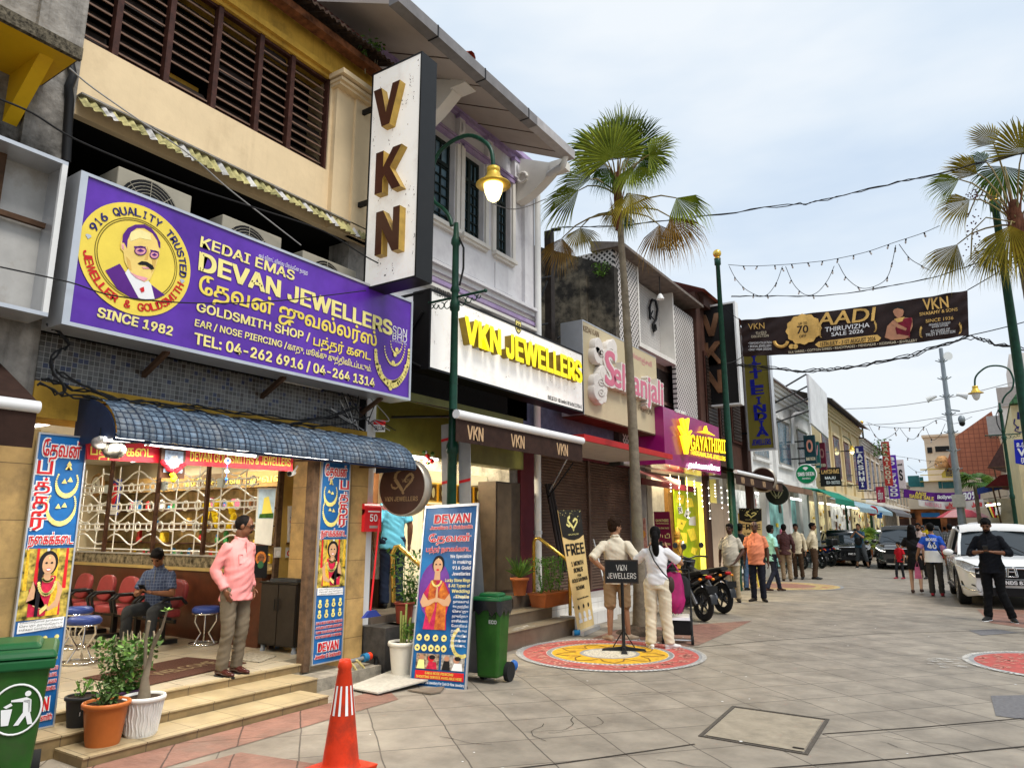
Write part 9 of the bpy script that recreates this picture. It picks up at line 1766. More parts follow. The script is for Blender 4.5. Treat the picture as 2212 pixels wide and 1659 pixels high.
def pn_(px_,lq,skin,h=1.7,turn=180,z0=0.,top=None,sleeve='short',bottom=None,legs='long',shoes=None,hair='short',hairm=None,arms=None,stance=None,head=(0,0),belly=0.,sit=False,female=False,near=True,collar=True,loc=None,untuck=True,beard=False,glasses=False,child=False,extra=None,skirt=None,lean=0.,sole=None):
 p0=gd(px_[0],px_[1],z0)if loc is None else V(loc);s=h/1.72;d=V((p0.x,p0.y,0)).normalized();base=math.atan2(-d.x,d.y)+R(turn)
 t=tg_('person',p0,lq,'person');sk=SK[skin];sw=.148 if female else.166;hw=.1 if female else.092
 J={'hipL':V((-hw,0,.92)),'hipR':V((hw,0,.92)),'kneeL':V((-hw-.005,.02,.49)),'kneeR':V((hw+.005,.02,.49)),'ankL':V((-hw-.01,-.03,.085)),'ankR':V((hw+.01,-.03,.085)),'shL':V((-sw,-.01,1.378)),'shR':V((sw,-.01,1.378)),'elL':V((-sw-.075,-.03,1.11)),'elR':V((sw+.075,-.03,1.11)),'wrL':V((-sw-.085,.03,.86)),'wrR':V((sw+.085,.03,.86)),'toeL':V((-.02,1,0)),'toeR':V((.02,1,0)),'hdL':V((0,.1,-1)),'hdR':V((0,.1,-1))}
 if stance:J.update({k:V(v)for k,v in stance.items()})
 if arms:J.update({k:V(v)for k,v in arms.items()})
 up_sh=V((0,lean,0));top_shift=lambda z:V((0,lean*max(0,(z-.95))/.5,0))
 ph=-.42 if sit else 0
 for k in('shL','shR','elL','elR','wrL','wrR'):J[k]=J[k]+top_shift(J[k].z)+V((0,0,ph))
 for k in('hipL','hipR'):J[k]=J[k]+V((0,0,ph))
 sc=lambda v:V(v)*s
 hc=V((0,.02,1.615+ph))+top_shift(1.6);HR=Matrix.Rotation(R(head[0]),3,'Z')@Matrix.Rotation(-R(head[1]),3,'X')
 hp=lambda x,y,z:hc+V((0,0,-.08))+HR@V((x,y,z+.08))
 k_=1.16 if child else 1.
 b=B();T=lambda z,y=0.:V((0,y,z+ph))+top_shift(z)
 b.tb([sc(T(.84)),sc(T(.95)),sc(T(1.1,.01)),sc(T(1.25,.01)),sc(T(1.36,0)),sc(T(1.43,-.01)),sc(T(1.47,0))],[s*r for r in(.12,.145,.13,.15,.155,.11,.05)],sk,14,ry=[s*r for r in(.09,.1,.095,.105,.085,.06,.05)],up=(1,0,0))
 limb(b,[sc(T(1.42,-.01)),sc(T(1.49,.005)),sc(hp(0,-.02,-.07))],[s*.062,s*.052,s*.054],sk)
 b.ell(sc(hp(0,-.005,.03)),tuple(s*k_*q for q in(.074,.094,.094)),sk,HR);b.ell(sc(hp(0,.022,-.038)),tuple(s*k_*q for q in(.058,.068,.072)),sk,HR);b.ell(sc(hp(0,.052,-.082)),tuple(s*q for q in(.032,.028,.024)),sk,HR)
 b.tb([sc(hp(0,.088,.03)),sc(hp(0,.107,-.012)),sc(hp(0,.088,-.024))],[s*.009,s*.016,s*.01],sk,8);b.ell(sc(hp(0,.082,.036)),tuple(s*q for q in(.055,.016,.01)),sk,HR);b.ell(sc(hp(0,.09,-.052)),tuple(s*q for q in(.024,.008,.009)),sk,HR)
 for e_ in(-1,1):b.ell(sc(hp(e_*.074*k_,-.008,-.002)),tuple(s*q for q in(.012,.02,.033)),sk,HR)
 for S_ in 'LR':
  sh,el,wr=J['sh'+S_],J['el'+S_],J['wr'+S_];fa=.86 if female or child else 1.
  limb(b,[sc(sh),sc(lp_(sh,el,.4)),sc(el)],[s*.052*fa,s*.049*fa,s*.04*fa],sk);limb(b,[sc(el),sc(lp_(el,wr,.35)),sc(wr)],[s*.041*fa,s*.041*fa,s*.027*fa],sk)
  fd=(wr-el).normalized();hd=(J['hd'+S_].normalized()*.65+fd*.55).normalized();sx=V((-1 if S_=='L' else 1,0,0));pn=hd.cross(V((0,1,0))if abs(hd.y)<.8 else V((0,0,1))).normalized();fw_=pn.cross(hd).normalized()
  pc_=wr+hd*.05;b.ell(sc(pc_),(s*.022,s*.042,s*.05),sk,Matrix((pn,fw_,hd)).transposed())
  for i,(o_,ln_)in enumerate(((-.03,.062),(-.01,.075),(.01,.072),(.029,.055))):
   q0=wr+hd*.085+fw_*o_;q1=q0+hd*ln_*.5+pn*(.006 if S_=='L' else-.006);q2=q1+hd*ln_*.42+pn*(.018 if S_=='L' else-.018);limb(b,[sc(q0),sc(q1),sc(q2)],[s*.0092,s*.0088,s*.0078],sk,7)
  q0=wr+hd*.03+fw_*.03;q1=q0+hd*.03+fw_*.028;q2=q1+hd*.03+fw_*.008;limb(b,[sc(q0),sc(q1),sc(q2)],[s*.0115,s*.0105,s*.009],sk,7)
  hip,kn,an=J['hip'+S_],J['knee'+S_],J['ank'+S_];limb(b,[sc(hip),sc(lp_(hip,kn,.5)),sc(kn)],[s*.085,s*.07,s*.05],sk);limb(b,[sc(kn),sc(lp_(kn,an,.3)),sc(an)],[s*.05,s*.05,s*.033],sk)
  td=J['toe'+S_].normalized();hl=an-V((0,0,.05))-td*.045;b.tb([sc(hl),sc(an+td*.02-V((0,0,.035))),sc(an+td*.11-V((0,0,.06))),sc(an+td*.165-V((0,0,.065)))],[s*.03,s*.036,s*.038,s*.026],sk,10,ry=[s*.03,s*.036,s*.025,s*.016],up=(1,0,0))
 soft_mesh(b,'body',.0085*s if near else.012*s,2,t,sk)
 def torso(bl,m,zb,g,neck=True):
  zs=[zb,zb+.1,1.06,1.2,1.3,1.37,1.43]+([1.465]if neck else[])
  fl=.012 if untuck else 0
  rx=[.168+fl+g,.165+g,.152+belly*.6+g,.168+g,.176+g,.165+g,.105+g]+([.066]if neck else[])
  ry=[.118+fl+belly*.7+g,.118+belly+g,.11+belly+g,.118+belly*.3+g,.105+g,.082+g,.068+g]+([.064]if neck else[])
  if female:rx=[rx[0]*.97,rx[1]*.93,rx[2]*.85]+[q*.9 for q in rx[3:]];ry[3]+=.02
  bl.tb([sc(T(z,(.012+belly*.5)if 2<=i<=3 else 0))for i,z in enumerate(zs)],[s*q for q in rx],m,20,ry=[s*q for q in ry],up=(1,0,0))
 if top is not None:
  zb=.8 if untuck else.9;b=B();torso(b,top,zb,.006)
  for S_ in 'LR':
   sh,el,wr=J['sh'+S_],J['el'+S_],J['wr'+S_];b.ell(sc(sh+V((0,0,-.012))),s*.058,top,nu=12,nv=8)
   if sleeve=='short':e2=lp_(sh,el,.78);b.tb([sc(sh),sc(lp_(sh,e2,.5)),sc(e2)],[s*.058,s*.061,s*.065],top,12)
   elif sleeve=='long':limb(b,[sc(sh),sc(lp_(sh,el,.5)),sc(el)],[s*.058,s*.058,s*.053],top,12);b.tb([sc(el),sc(lp_(el,wr,.4)),sc(lp_(el,wr,.95))],[s*.054,s*.052,s*.042],top,12)
   elif sleeve=='elbow':b.tb([sc(sh),sc(lp_(sh,el,.5)),sc(lp_(sh,el,1.0))],[s*.06,s*.064,s*.066],top,12)
   elif sleeve=='rolled':limb(b,[sc(sh),sc(lp_(sh,el,.5)),sc(el)],[s*.058,s*.058,s*.053],top,12);b.tb([sc(el),sc(lp_(el,wr,.4))],[s*.054,s*.055],top,12)
  if collar:
   for e_ in(-1,1):b.tb([sc(T(1.46,.07)),sc(T(1.485,.03)+V((e_*.055,0,0))),sc(T(1.5,-.045)+V((e_*.03,0,0)))],s*.014,top,6)
   b.tb([sc(T(1.5,-.05)+V((-.04,0,0))),sc(T(1.5,-.05)+V((.04,0,0)))],s*.014,top,6)
  soft_mesh(b,'shirt',.011*s,3,t,top,.008*s,len(lq))
  if collar and abs(turn)>90 and near:
   b=B();dk=mat(top.name+'_seam',tuple(q*.55 for q in CLT.get(top.name,(.3,.3,.3))))
   f=lambda z,x=0:sc(T(z,(.094+.03*min(1,max(0,(1.4-z)/.12))+(belly*.9 if z<1.25 else belly*.3)))+V((x,0,0)))
   b.tb([f(1.44-.09*k)for k in range(7)],s*.006,dk,5);b.bd('placket',t)
   b=B();b.tb([f(1.3,.06),f(1.3,.12),f(1.2,.12),f(1.2,.06),f(1.3,.06)],s*.004,dk,4);b.bd('shirt_pocket',t)
 if skirt is not None:
  b=B();b.tb([sc(T(1.0)),sc(T(.9)),sc(T(.75)),sc(T(.6))],[s*q for q in(.14,.168,.175,.17)],skirt,18,ry=[s*q for q in(.105,.125,.125,.12)],up=(1,0,0));soft_mesh(b,'skirt',.012*s,2,t,skirt,.004)
 if bottom is not None:
  b=B();b.tb([sc(T(1.0 if untuck else.985)),sc(T(.93)),sc(T(.84))],[s*.15,s*.168,s*.16],bottom,18,ry=[s*(.105+belly*.5),s*(.118+belly*.3),s*.112],up=(1,0,0))
  for S_ in 'LR':
   hip,kn,an=J['hip'+S_],J['knee'+S_],J['ank'+S_];w_={'long':1.,'wide':1.22,'slim':.85}.get(legs,1.1)
   limb(b,[sc(hip),sc(lp_(hip,kn,.5)),sc(kn)],[s*.097,s*.086*min(w_,1.1),s*.069*w_],bottom,14)
   if legs=='shorts':b.tb([sc(lp_(hip,kn,.5)),sc(lp_(hip,kn,1.0)),sc(lp_(kn,an,.06))],[s*.09,s*.086,s*.086],bottom,14)
   elif legs=='capri':b.tb([sc(kn),sc(lp_(kn,an,.55))],[s*.075,s*.066],bottom,14)
   else:b.tb([sc(kn),sc(lp_(kn,an,.5)),sc(lp_(kn,an,1.0)+V((0,0,-.015)))],[s*.069*w_,s*.062*w_,s*.062*w_],bottom,14)
  soft_mesh(b,'trousers' if legs not in('shorts','capri')else 'shorts',.011*s,2,t,bottom,.008*s,len(lq)+3)
 if shoes is not None:
  for S_ in 'LR':
   an=J['ank'+S_];td=J['toe'+S_].normalized();hl=an-V((0,0,.045))-td*.055;b=B()
   b.tb([sc(hl),sc(an+td*.01-V((0,0,.03))),sc(an+td*.1-V((0,0,.052))),sc(an+td*.185-V((0,0,.06)))],[s*.036,s*.046,s*.048,s*.03],shoes,12,ry=[s*.036,s*.046,s*.032,s*.02],up=(1,0,0));ball(b,sc(hl),s*.036,shoes);ball(b,sc(an+td*.185-V((0,0,.06))),s*.024,shoes)
   so_=soft_mesh(b,'shoe',.008,2,t,shoes)
   if sole is not None:b=B();f0=an-V((0,0,.085));b.tb([sc(f0-td*.095),sc(f0-td*.05),sc(f0+td*.1),sc(f0+td*.205)],[s*.02,s*.042,s*.048,s*.022],sole,12,ry=[s*.012]*4,up=(1,0,0));b.bd('sole',so_)
 hm=hairm or HAIR;b=B()
 if hair in('short','fade','bald','crop','pony','long','curly'):
  if hair=='bald':
   b.ell(sc(hp(0,-.03,.015)),tuple(s*q for q in(.0785,.08,.075)),hm,HR)
  elif hair=='crop':
   b.ell(sc(hp(0,-.022,.034)),tuple(s*q for q in(.0785,.092,.092)),hm,HR)
  else:
   top_h=.014 if hair=='curly' else.0
   b.ell(sc(hp(0,-.02,.045+top_h)),tuple(s*k_*q for q in(.08+top_h*.4,.098,.09+top_h)),hm,HR);b.ell(sc(hp(0,-.045,.0)),tuple(s*k_*q for q in(.074,.062,.075)),hm,HR)
   b.ell(sc(hp(0,.045,.092+top_h)),tuple(s*k_*q for q in(.06,.045,.03+top_h)),hm,HR)
   if hair=='curly':
    q=RR(4)
    for i in range(40):a=q.uniform(0,6.28);u=q.uniform(.15,1);b.ell(sc(hp(.08*cos(a)*u,-.01+.1*sin(a)*u,.075+.065*sqrt(max(0,1-u*u)))),s*.018,hm,nu=7,nv=5)
   if hair=='pony':b.tb([sc(hp(0,-.1,.05)),sc(hp(0,-.13,.0)),sc(hp(0,-.14,-.12)),sc(hp(0.01,-.13,-.24)),sc(hp(0.01,-.12,-.33))],[s*q for q in(.035,.045,.055,.045,.01)],hm,10)
   if hair=='long':b.tb([sc(hp(0,-.03,.06)),sc(hp(0,-.05,-.05)),sc(hp(0,-.06,-.2)),sc(hp(0.02,-.07,-.38)),sc(hp(.03,-.07,-.5))],[s*q for q in(.08,.098,.115,.105,.05)],hm,14,ry=[s*q for q in(.075,.07,.055,.045,.02)],up=(1,0,0))
  soft_mesh(b,'hair',.009 if hair!='curly' else.007,2,t,hm,.003,5)
 if near:
  for e_ in(-1,1):
   b=B();b.ell(sc(hp(e_*.031,.079,.014)),tuple(s*q for q in(.014,.012,.007)),EYEW,HR,8,6);b.bd('eye',t)
   b=B();b.tb([sc(hp(e_*.014,.094,.036)),sc(hp(e_*.034,.09,.042)),sc(hp(e_*.053,.076,.034))],s*.0055,hm if hair!='bald' else HAIR,6);b.bd('eyebrow',t)
  b=B();b.tb([sc(hp(-.024,.086,-.053)),sc(hp(0,.098,-.05)),sc(hp(.024,.086,-.053))],[s*.003,s*.006,s*.003],LIP,6);b.bd('mouth',t)
  if beard:
   b=B();b.ell(sc(hp(0,.035,-.075)),tuple(s*q for q in(.056,.066,.042)),HAIR,HR);b.bd('beard',t)if beard=='full' else None
   b=B();b.tb([sc(hp(-.03,.088,-.043)),sc(hp(0,.103,-.034)),sc(hp(.03,.088,-.043))],[s*.005,s*.008,s*.005],HAIR,6);b.bd('moustache',t)
  if glasses:
   b=B()
   zo,yo=(.075,-.02)if glasses=='head' else(0,0)
   for e_ in(-1,1):b.tb([sc(hp(e_*.032+.024*cos(k*.524),.1+yo,zo+.013+.017*sin(k*.524)))for k in range(13)],s*.0025,BLK,5);b.tb([sc(hp(e_*.056,.097+yo,.018+zo)),sc(hp(e_*.078,.0,.018+zo*.5))],s*.0025,BLK,5)
   b.tb([sc(hp(-.009,.102+yo,.016+zo)),sc(hp(.009,.102+yo,.016+zo))],s*.0025,BLK,5)
   if zo:[b.ell(sc(hp(e_*.032,.1+yo,.013+zo)),tuple(s*q for q in(.026,.006,.018)),ph_,HR,10,6)for e_ in(-1,1)]
   b.bd('glasses',t)
 for o in kd(t):pass
 for o in[c for c in COL.objects if c.parent==t or(c.parent is not None and c.parent.parent==t)]:o.matrix_parent_inverse=Matrix.Identity(4)
 t.rotation_euler.z=base
 t['_s']=s
 def hold(bl,name):
  o=bl.bd(name);o.parent=t;return o
 t_h=lambda v:Matrix.Translation(p0)@Matrix.Rotation(base,4,'Z')@V(V(v)*s)
 del t['_s']
 return t,t_h,J,s
CLT={'shirt_pink':(.62,.23,.23),'shirt_palegrey':(.5,.45,.36),'shirt_orange':(.75,.25,.13),'shirt_ivory':(.64,.55,.38),'shirt_black':(.02,.02,.03)}
PINK=mat('shirt_pink',(.62,.23,.23),rg=.8,var=.06,sc=9);KHG=mat('trouser_greykhaki',(.125,.1,.07),rg=.85,var=.1);MRS=mat('shoe_maroon',(.045,.008,.006),rg=.25,spec=.5)
def plaid(name,c,l1,su=.035,l2=None):return gmt(name,c,l1,su,su,.006,axes='xz',rg=.85,var=.08)
t,TH,J,s_=pn_((497,1457),'man in pink long sleeved shirt and glasses standing on the shop threshold','deep',1.49,-138,ZF,PINK,'long',KHG,'long',MRS,'crop',head=(38,16),belly=.022,glasses=True,beard='moustache',arms={'elL':(-.235,-.1,1.13),'wrL':(-.195,.04,.92),'elR':(.235,-.1,1.13),'wrR':(.195,.04,.92),'hdL':(.2,.3,-1),'hdR':(-.2,.3,-1)},sole=BLK)
t,TH,J,s_=pn_((380,1392),'seated man in navy plaid shirt looking at his phone on a maroon chair','brown',1.5,152,0,plaid('shirt_navy_plaid',(.03,.045,.1),(.1,.13,.2)),'short',mat('trouser_charcoal',(.03,.032,.035),rg=.85),'long',None,'short',sit=True,head=(8,38),lean=.06,loc=(-8.47,5.13,ZF+.0),stance={'kneeL':(-.17,.44,.5),'kneeR':(.17,.44,.5),'ankL':(-.19,.5,.085),'ankR':(.2,.38,.085)},arms={'elL':(-.25,.1,1.12),'wrL':(-.09,.3,1.15),'elR':(.25,.1,1.12),'wrR':(.09,.3,1.15),'hdL':(.6,.6,.3),'hdR':(-.6,.6,.3)})
def phone(TH,c,d1,d2,lq,n=None):
 b=B();c,d1,d2=V(c),V(d1),V(d2);a=TH(c);q1=TH(c+d1)-a;q2=TH(c+d2)-a;b.obox(a,q1,q2,q1.cross(q2).normalized()*.005,ph_);return tag(b.bd('mobile_phone'),lq,'phone')
phone(TH,(0,.43,.79),(.04,0,0),(0,.05,.055),'black mobile phone held by the seated man')
for sd in(-1,1):b=B();c=TH((sd*.2,.54 if sd<0 else.42,.02));b.ell(c,(.05,.09,.02),mat('sandal_brown',(.05,.02,.012),rg=.6));tag(b.bd('sandal'),'brown sandal under the '+('left' if sd<0 else 'right')+' foot of the seated man','sandal')
pn_((845,1290),'man in light blue tee with black strap at the glass counter in the VKN shop','brown',1.62,15,ZC,mat('tee_skyblue',(.14,.5,.68),rg=.85,var=.05),'short',mat('jeans_dark',(.02,.03,.06),rg=.9),'long',BLK,'short',collar=False,loc=(-6.62,at(848,1180,PX(-6.62)).y,ZC),head=(20,0),near=False)
CRS2=mat('shirt_cream',(.66,.59,.46),rg=.85,var=.06);KHS=mat('shorts_khaki',(.3,.2,.11),rg=.85,var=.08);CNV=mat('shoe_canvas',(.42,.33,.23),rg=.85)
pn_((1335,1383),'young man in cream shirt and khaki shorts with hands on his hips','tan',1.71,8,0,CRS2,'elbow',KHS,'shorts',CNV,'curly',hairm=HAIRB,head=(-62,4),beard='moustache',arms={'elL':(-.37,-.12,1.17),'wrL':(-.18,-.08,1.0),'elR':(.3,-.2,1.14),'wrR':(.15,-.12,1.0),'hdL':(.9,.3,-.2),'hdR':(-.9,.3,-.2)},stance={'ankL':(-.12,-.05,.085),'ankR':(.16,.0,.085),'kneeR':(.125,.03,.49),'toeL':(-.5,1,0),'toeR':(.9,.6,0)},sole=WHT)
t,TH,J,s_=pn_((1425,1400),'woman in white tee and cream trousers seen from behind with arms raised','tan',1.6,-4,0,mat('tee_white',(.78,.77,.78),rg=.85,var=.03),'short',mat('trouser_cream',(.68,.6,.45),rg=.85,var=.06),'wide',mat('sneaker_white',(.7,.68,.65),rg=.6,var=.2,sc=20),'pony',female=True,collar=False,untuck=False,head=(0,-4),arms={'elL':(-.34,.12,1.2),'wrL':(-.16,.3,1.38),'elR':(.36,.12,1.2),'wrR':(.18,.3,1.38),'hdL':(.4,.4,.8),'hdR':(-.4,.4,.8)},stance={'ankL':(-.12,-.03,.085),'ankR':(.15,.0,.085),'toeL':(-.35,1,0),'toeR':(.7,.7,0)},sole=WHT)
phone(TH,(0,.38,1.48),(.08,0,0),(0,.0,.04),'mobile phone raised by the woman in white')
def strap(TH,pts,r,m,lq,name='bag_strap'):b=B();b.tb([TH(p)for p in pts],r,m,6);return tag(b.bd(name),lq,'strap')
t=tg_('crossbody_bag',TH((.17,.02,.95)),'dark crossbody bag with thin strap on the woman in white','bag');b=B();b.tb([TH(p)for p in((-.08,.0,1.47),(-.09,-.1,1.42),(-.02,-.15,1.25),(.1,-.145,1.08),(.19,-.06,.98))],.009,BLK,6);b.bd('strap',t);b=B();a=TH((.2,0,.9));b.ell(a,(.045,.07,.11),mat('bag_brown',(.05,.03,.022),rg=.5));b.bd('pouch',t)
pn_((1585,1300),'moustached man in pale grey shirt and khaki trousers with a belly','dark',1.68,168,0,mat('shirt_palegrey',(.5,.45,.36),rg=.85,var=.1),'short',mat('trouser_khaki',(.4,.31,.19),rg=.85),'long',mat('sandal_black',(.02,.015,.012),rg=.5),'short',belly=.05,beard='moustache',head=(-6,0),arms={'wrL':(-.14,.16,.9),'elL':(-.27,.0,1.12),'hdL':(.8,.3,-.6)},stance={'toeR':(.5,1,0),'toeL':(-.4,1,0)})
pn_((1606,1274),'man in black tee and blue jeans seen from behind near the FREE banner','brown',1.7,-25,0,mat('tee_black',(.012,.012,.014),rg=.85),'short',mat('jeans_blue',(.09,.15,.26),rg=.9,var=.15,sc=9),'long',BLK,'short',collar=False,near=False)
pn_((1640,1299),'bald man in orange shirt and dark trousers facing the street','dark',1.73,172,0,mat('shirt_orange',(.75,.25,.13),rg=.85,var=.06),'short',mat('trouser_navy',(.012,.013,.022),rg=.85),'long',mat('sandal_black',(.02,.015,.012)),'bald',belly=.045,head=(4,0),hairm=mat('hair_shaved',(.04,.022,.016),rg=.7),stance={'toeR':(.5,1,0),'toeL':(-.5,1,0)})
pn_((1672,1278),'man in mint shirt mid stride half hidden by the orange shirt man','dark',1.66,-50,0,mat('shirt_mint',(.33,.66,.62),rg=.85),'short',mat('trouser_inkblue',(.014,.016,.03),rg=.85),'slim',mat('sandal_brown',(.05,.02,.012)),'short',near=False,stance={'kneeL':(-.1,.2,.52),'ankL':(-.1,.28,.09),'kneeR':(.1,-.05,.5),'ankR':(.1,-.3,.12)})
pn_((1701,1255),'man in maroon plaid shirt and tan trousers with his back turned','brown',1.7,5,0,plaid('shirt_maroon_plaid',(.07,.02,.02),(.015,.012,.015),.05),'long',mat('trouser_tan',(.26,.19,.12),rg=.85),'long',mat('boot_brown',(.05,.03,.02)),'short',near=False)
pn_((1727,1251),'man in cream shirt and dark brown trousers behind the plaid shirt man','brown',1.72,170,0,mat('shirt_ivory',(.64,.55,.38),rg=.85),'long',mat('trouser_brown',(.07,.04,.022),rg=.85),'long',BLK,'short',head=(15,10),beard='moustache')
pn_((1763,1251),'man in ivory shirt and brown trousers standing sideways with hands behind','brown',1.75,-100,0,MATS['shirt_ivory'],'long',MATS['trouser_brown'],'long',BLK,'short',untuck=False,beard='moustache',arms={'elL':(-.24,-.12,1.14),'wrL':(-.06,-.2,.95),'elR':(.24,-.12,1.14),'wrR':(.06,-.2,.95),'hdL':(.8,-.2,-.4),'hdR':(-.8,-.2,-.4)})
t,TH,J,s_=pn_((1862,1227),'photographer in dark blue tee and grey shorts raising a camera','tan',1.76,165,0,mat('tee_navyteal',(.02,.06,.1),rg=.85),'short',mat('shorts_grey',(.05,.055,.06),rg=.85),'capri',BLK,'short',collar=False,arms={'elL':(-.2,.22,1.2),'wrL':(-.02,.3,1.38),'elR':(.25,.2,1.2),'wrR':(.06,.3,1.4),'hdL':(.4,.2,.8),'hdR':(-.4,.2,.8)},stance={'ankL':(-.28,.1,.085),'kneeL':(-.2,.1,.48),'ankR':(.16,.0,.085)},sole=WHT)
b=B();a=TH((.03,.36,1.5));b.ell(a,(.08,.06,.055),BLK);tag(b.bd('camera'),'black camera held up by the photographer in shorts','camera');b=B();b.ell(TH((0,.17,1.05)),(.15,.09,.17),BLK);tag(b.bd('chest_bag'),'black bag worn on the chest of the photographer','bag')
pn_((1880,1196),'woman in white top and cropped trousers behind the photographer','fair',1.66,160,0,MATS['tee_white'],'short',mat('trouser_ivory',(.6,.55,.48),rg=.85),'capri',WHT,'short',female=True,collar=False,near=False)
pn_((1902,1192),'woman in dusty pink top standing behind the silver car','fair',1.6,175,0,mat('top_dustypink',(.4,.24,.24),rg=.85),'long',BLK,'long',BLK,'short',female=True,collar=False,near=False)
pn_((1948,1250),'child in red tee and dark trousers walking beside the long haired woman','tan',1.14,140,0,mat('tee_red',(.5,.01,.02),rg=.85),'short',mat('trouser_black2',(.015,.016,.02)),'slim',mat('shoe_red',(.3,.02,.04)),'short',collar=False,child=True,stance={'ankR':(.1,.2,.09),'kneeR':(.1,.17,.5)})
t,TH,J,s_=pn_((1983,1281),'woman with very long black hair in a short black dress walking away','fair',1.66,-4,0,mat('dress_black',(.008,.008,.009),rg=.8),'short',None,'long',mat('flat_shoe',(.05,.025,.02)),'long',female=True,collar=False,skirt=MATS['dress_black'],untuck=False,arms={'elL':(-.26,.1,1.16),'wrL':(-.2,.28,1.2)},stance={'ankR':(.1,-.16,.12),'kneeR':(.1,0,.5)},near=False)
pn_((1996,1250),'man in pale pink shirt facing the camera behind the long haired woman','brown',1.74,150,0,mat('shirt_palepink',(.5,.38,.35),rg=.85),'long',BLK,'long',BLK,'short',beard='full',head=(20,0))
JB=mat('jersey_blue',(.02,.1,.55),rg=.7);
t,TH,J,s_=pn_((2026,1287),'man in blue and white ROSSI 46 jersey walking away','tan',1.7,-2,0,JB,'elbow',mat('trouser_darkgrey',(.04,.036,.032),rg=.85),'long',mat('sneaker_red',(.3,.02,.03),rg=.6,var=.6,sc=30),'short',collar=False,arms={'elL':(-.27,.0,1.15),'wrL':(-.36,.1,.93)},near=False,sole=BLK)
def surf(TH,x,z):return TH((x,-.2,z))
b=B();yb=-.175
for s,u,v,h in(('ROSSI',.11,1.315,.062),('46',.09,1.13,.15)):b.tx(s,TH((-u,yb-.012*(v>1.2),v)),TH((u,yb-.012*(v>1.2),v)),TH((-u,yb-.008*(v>1.2),v+h)),WHT,bq=.05)
o=b.bd('jersey_lettering');o.parent=t;o.matrix_parent_inverse=(Matrix.Translation(t.location)@Matrix.Rotation(t.rotation_euler.z,4,'Z')).inverted()
b=B();b.tb([V((0,0,.80))*s_,V((0,0,.9))*s_,V((0,.0,1.0))*s_,V((0,.004,1.07))*s_],[.206*s_,.196*s_,.185*s_,.178*s_],WHT,22,ry=[.15*s_,.142*s_,.136*s_,.133*s_],up=(1,0,0));o=b.bd('jersey_hem');o.parent=t
for sd,S_ in((-1,'L'),(1,'R')):b=B();sh,el=J['sh'+S_],J['el'+S_];b.tb([lp_(sh,el,.62)*s_,lp_(sh,el,1.02)*s_],.074*s_,mat('sleeve_pink',(.65,.3,.45),rg=.8),12);o=b.bd('sleeve_band');o.parent=t
strap(TH,((-.1,-.03,1.48),(-.04,-.155,1.36),(.06,-.17,1.2),(.16,-.13,1.02),(.2,0,.95)),.014,BLK,'black bag strap across the back of the jersey man')
b=B();c=TH((-.38,.12,.55));b.hx([c+V((x,y,-.16))for x,y in((-.08,-.03),(.08,-.03),(.08,.03),(-.08,.03))],[c+V((x,y,.12))for x,y in((-.05,-.015),(.05,-.015),(.05,.015),(-.05,.015))],mat('carrier_pink',(.7,.16,.3),rg=.4,var=.2));b.tb([c+V((-.04,0,.12)),TH((-.37,.12,.84)),c+V((.04,0,.12))],.006,MATS['carrier_pink'],5);tag(b.bd('carrier_bag'),'small pink carrier bag in the hand of the jersey man','bag')
pn_((2010,1215),'man in yellow shirt farther back between the long haired woman and jersey man','brown',1.78,165,0,mat('shirt_yellow',(.7,.5,.02),rg=.85),'short',BLK,'long',BLK,'short',near=False,beard='moustache')
pn_((2064,1246),'person in black and white checked shirt walking away beside the white car','brown',1.72,-8,0,gmt('shirt_check',(.5,.5,.48),(.015,.015,.015),.05,.05,.025,axes='xz',rg=.85),'short',BLK,'long',BLK,'short',near=False)
b=B();p=gd(2050,1246);b.box(p+V((-.12,-.1,.62)),p+V((.0,.06,1.05)),REDP);tag(b.bd('shoulder_bag'),'red shoulder bag carried by the person in checked shirt','bag')
t,TH,J,s_=pn_((2157,1341),'man all in black with sunglasses on his head looking at his phone','brown',1.76,172,0,mat('shirt_black',(.008,.009,.013),rg=.85),'rolled',mat('trouser_black',(.006,.006,.007),rg=.85),'long',mat('sneaker_black',(.02,.02,.02),rg=.5),'fade',beard='full',glasses='head',head=(2,26),arms={'elL':(-.3,.03,1.13),'wrL':(-.1,.26,1.16),'elR':(.3,.03,1.13),'wrR':(.1,.26,1.16),'hdL':(.8,.5,.1),'hdR':(-.8,.5,.1)},stance={'ankL':(-.22,.05,.085),'ankR':(.13,.05,.085),'toeL':(-.4,1,0),'toeR':(.3,1,0)},sole=WHT)
phone(TH,(0,.37,1.21),(.04,0,0),(0,.05,.06),'black mobile phone held by the man all in black')
for i,(px_,py_,m_,tr)in enumerate(((1992,1188,PINK,180),(2040,1192,mat('top_grey',(.2,.2,.22)),10),(2052,1186,mat('top_teal',(.05,.2,.2)),170),(2000,1182,CRS2,5),(2072,1190,mat('top_rust',(.3,.1,.05)),0))):
 pn_((px_,py_),('far walker in pink top near the junction','far walker in grey top behind the checked shirt','far walker in teal top facing the camera near the parasol','far walker in cream top near the purple banner','far walker in rust top under the red parasol')[i],'brown',1.66,tr,0,m_,'short',BLK,'long',BLK,'short',near=False,collar=False,loc=(at(px_,1140,PY(44+3*i)).x,44+3*i,0))
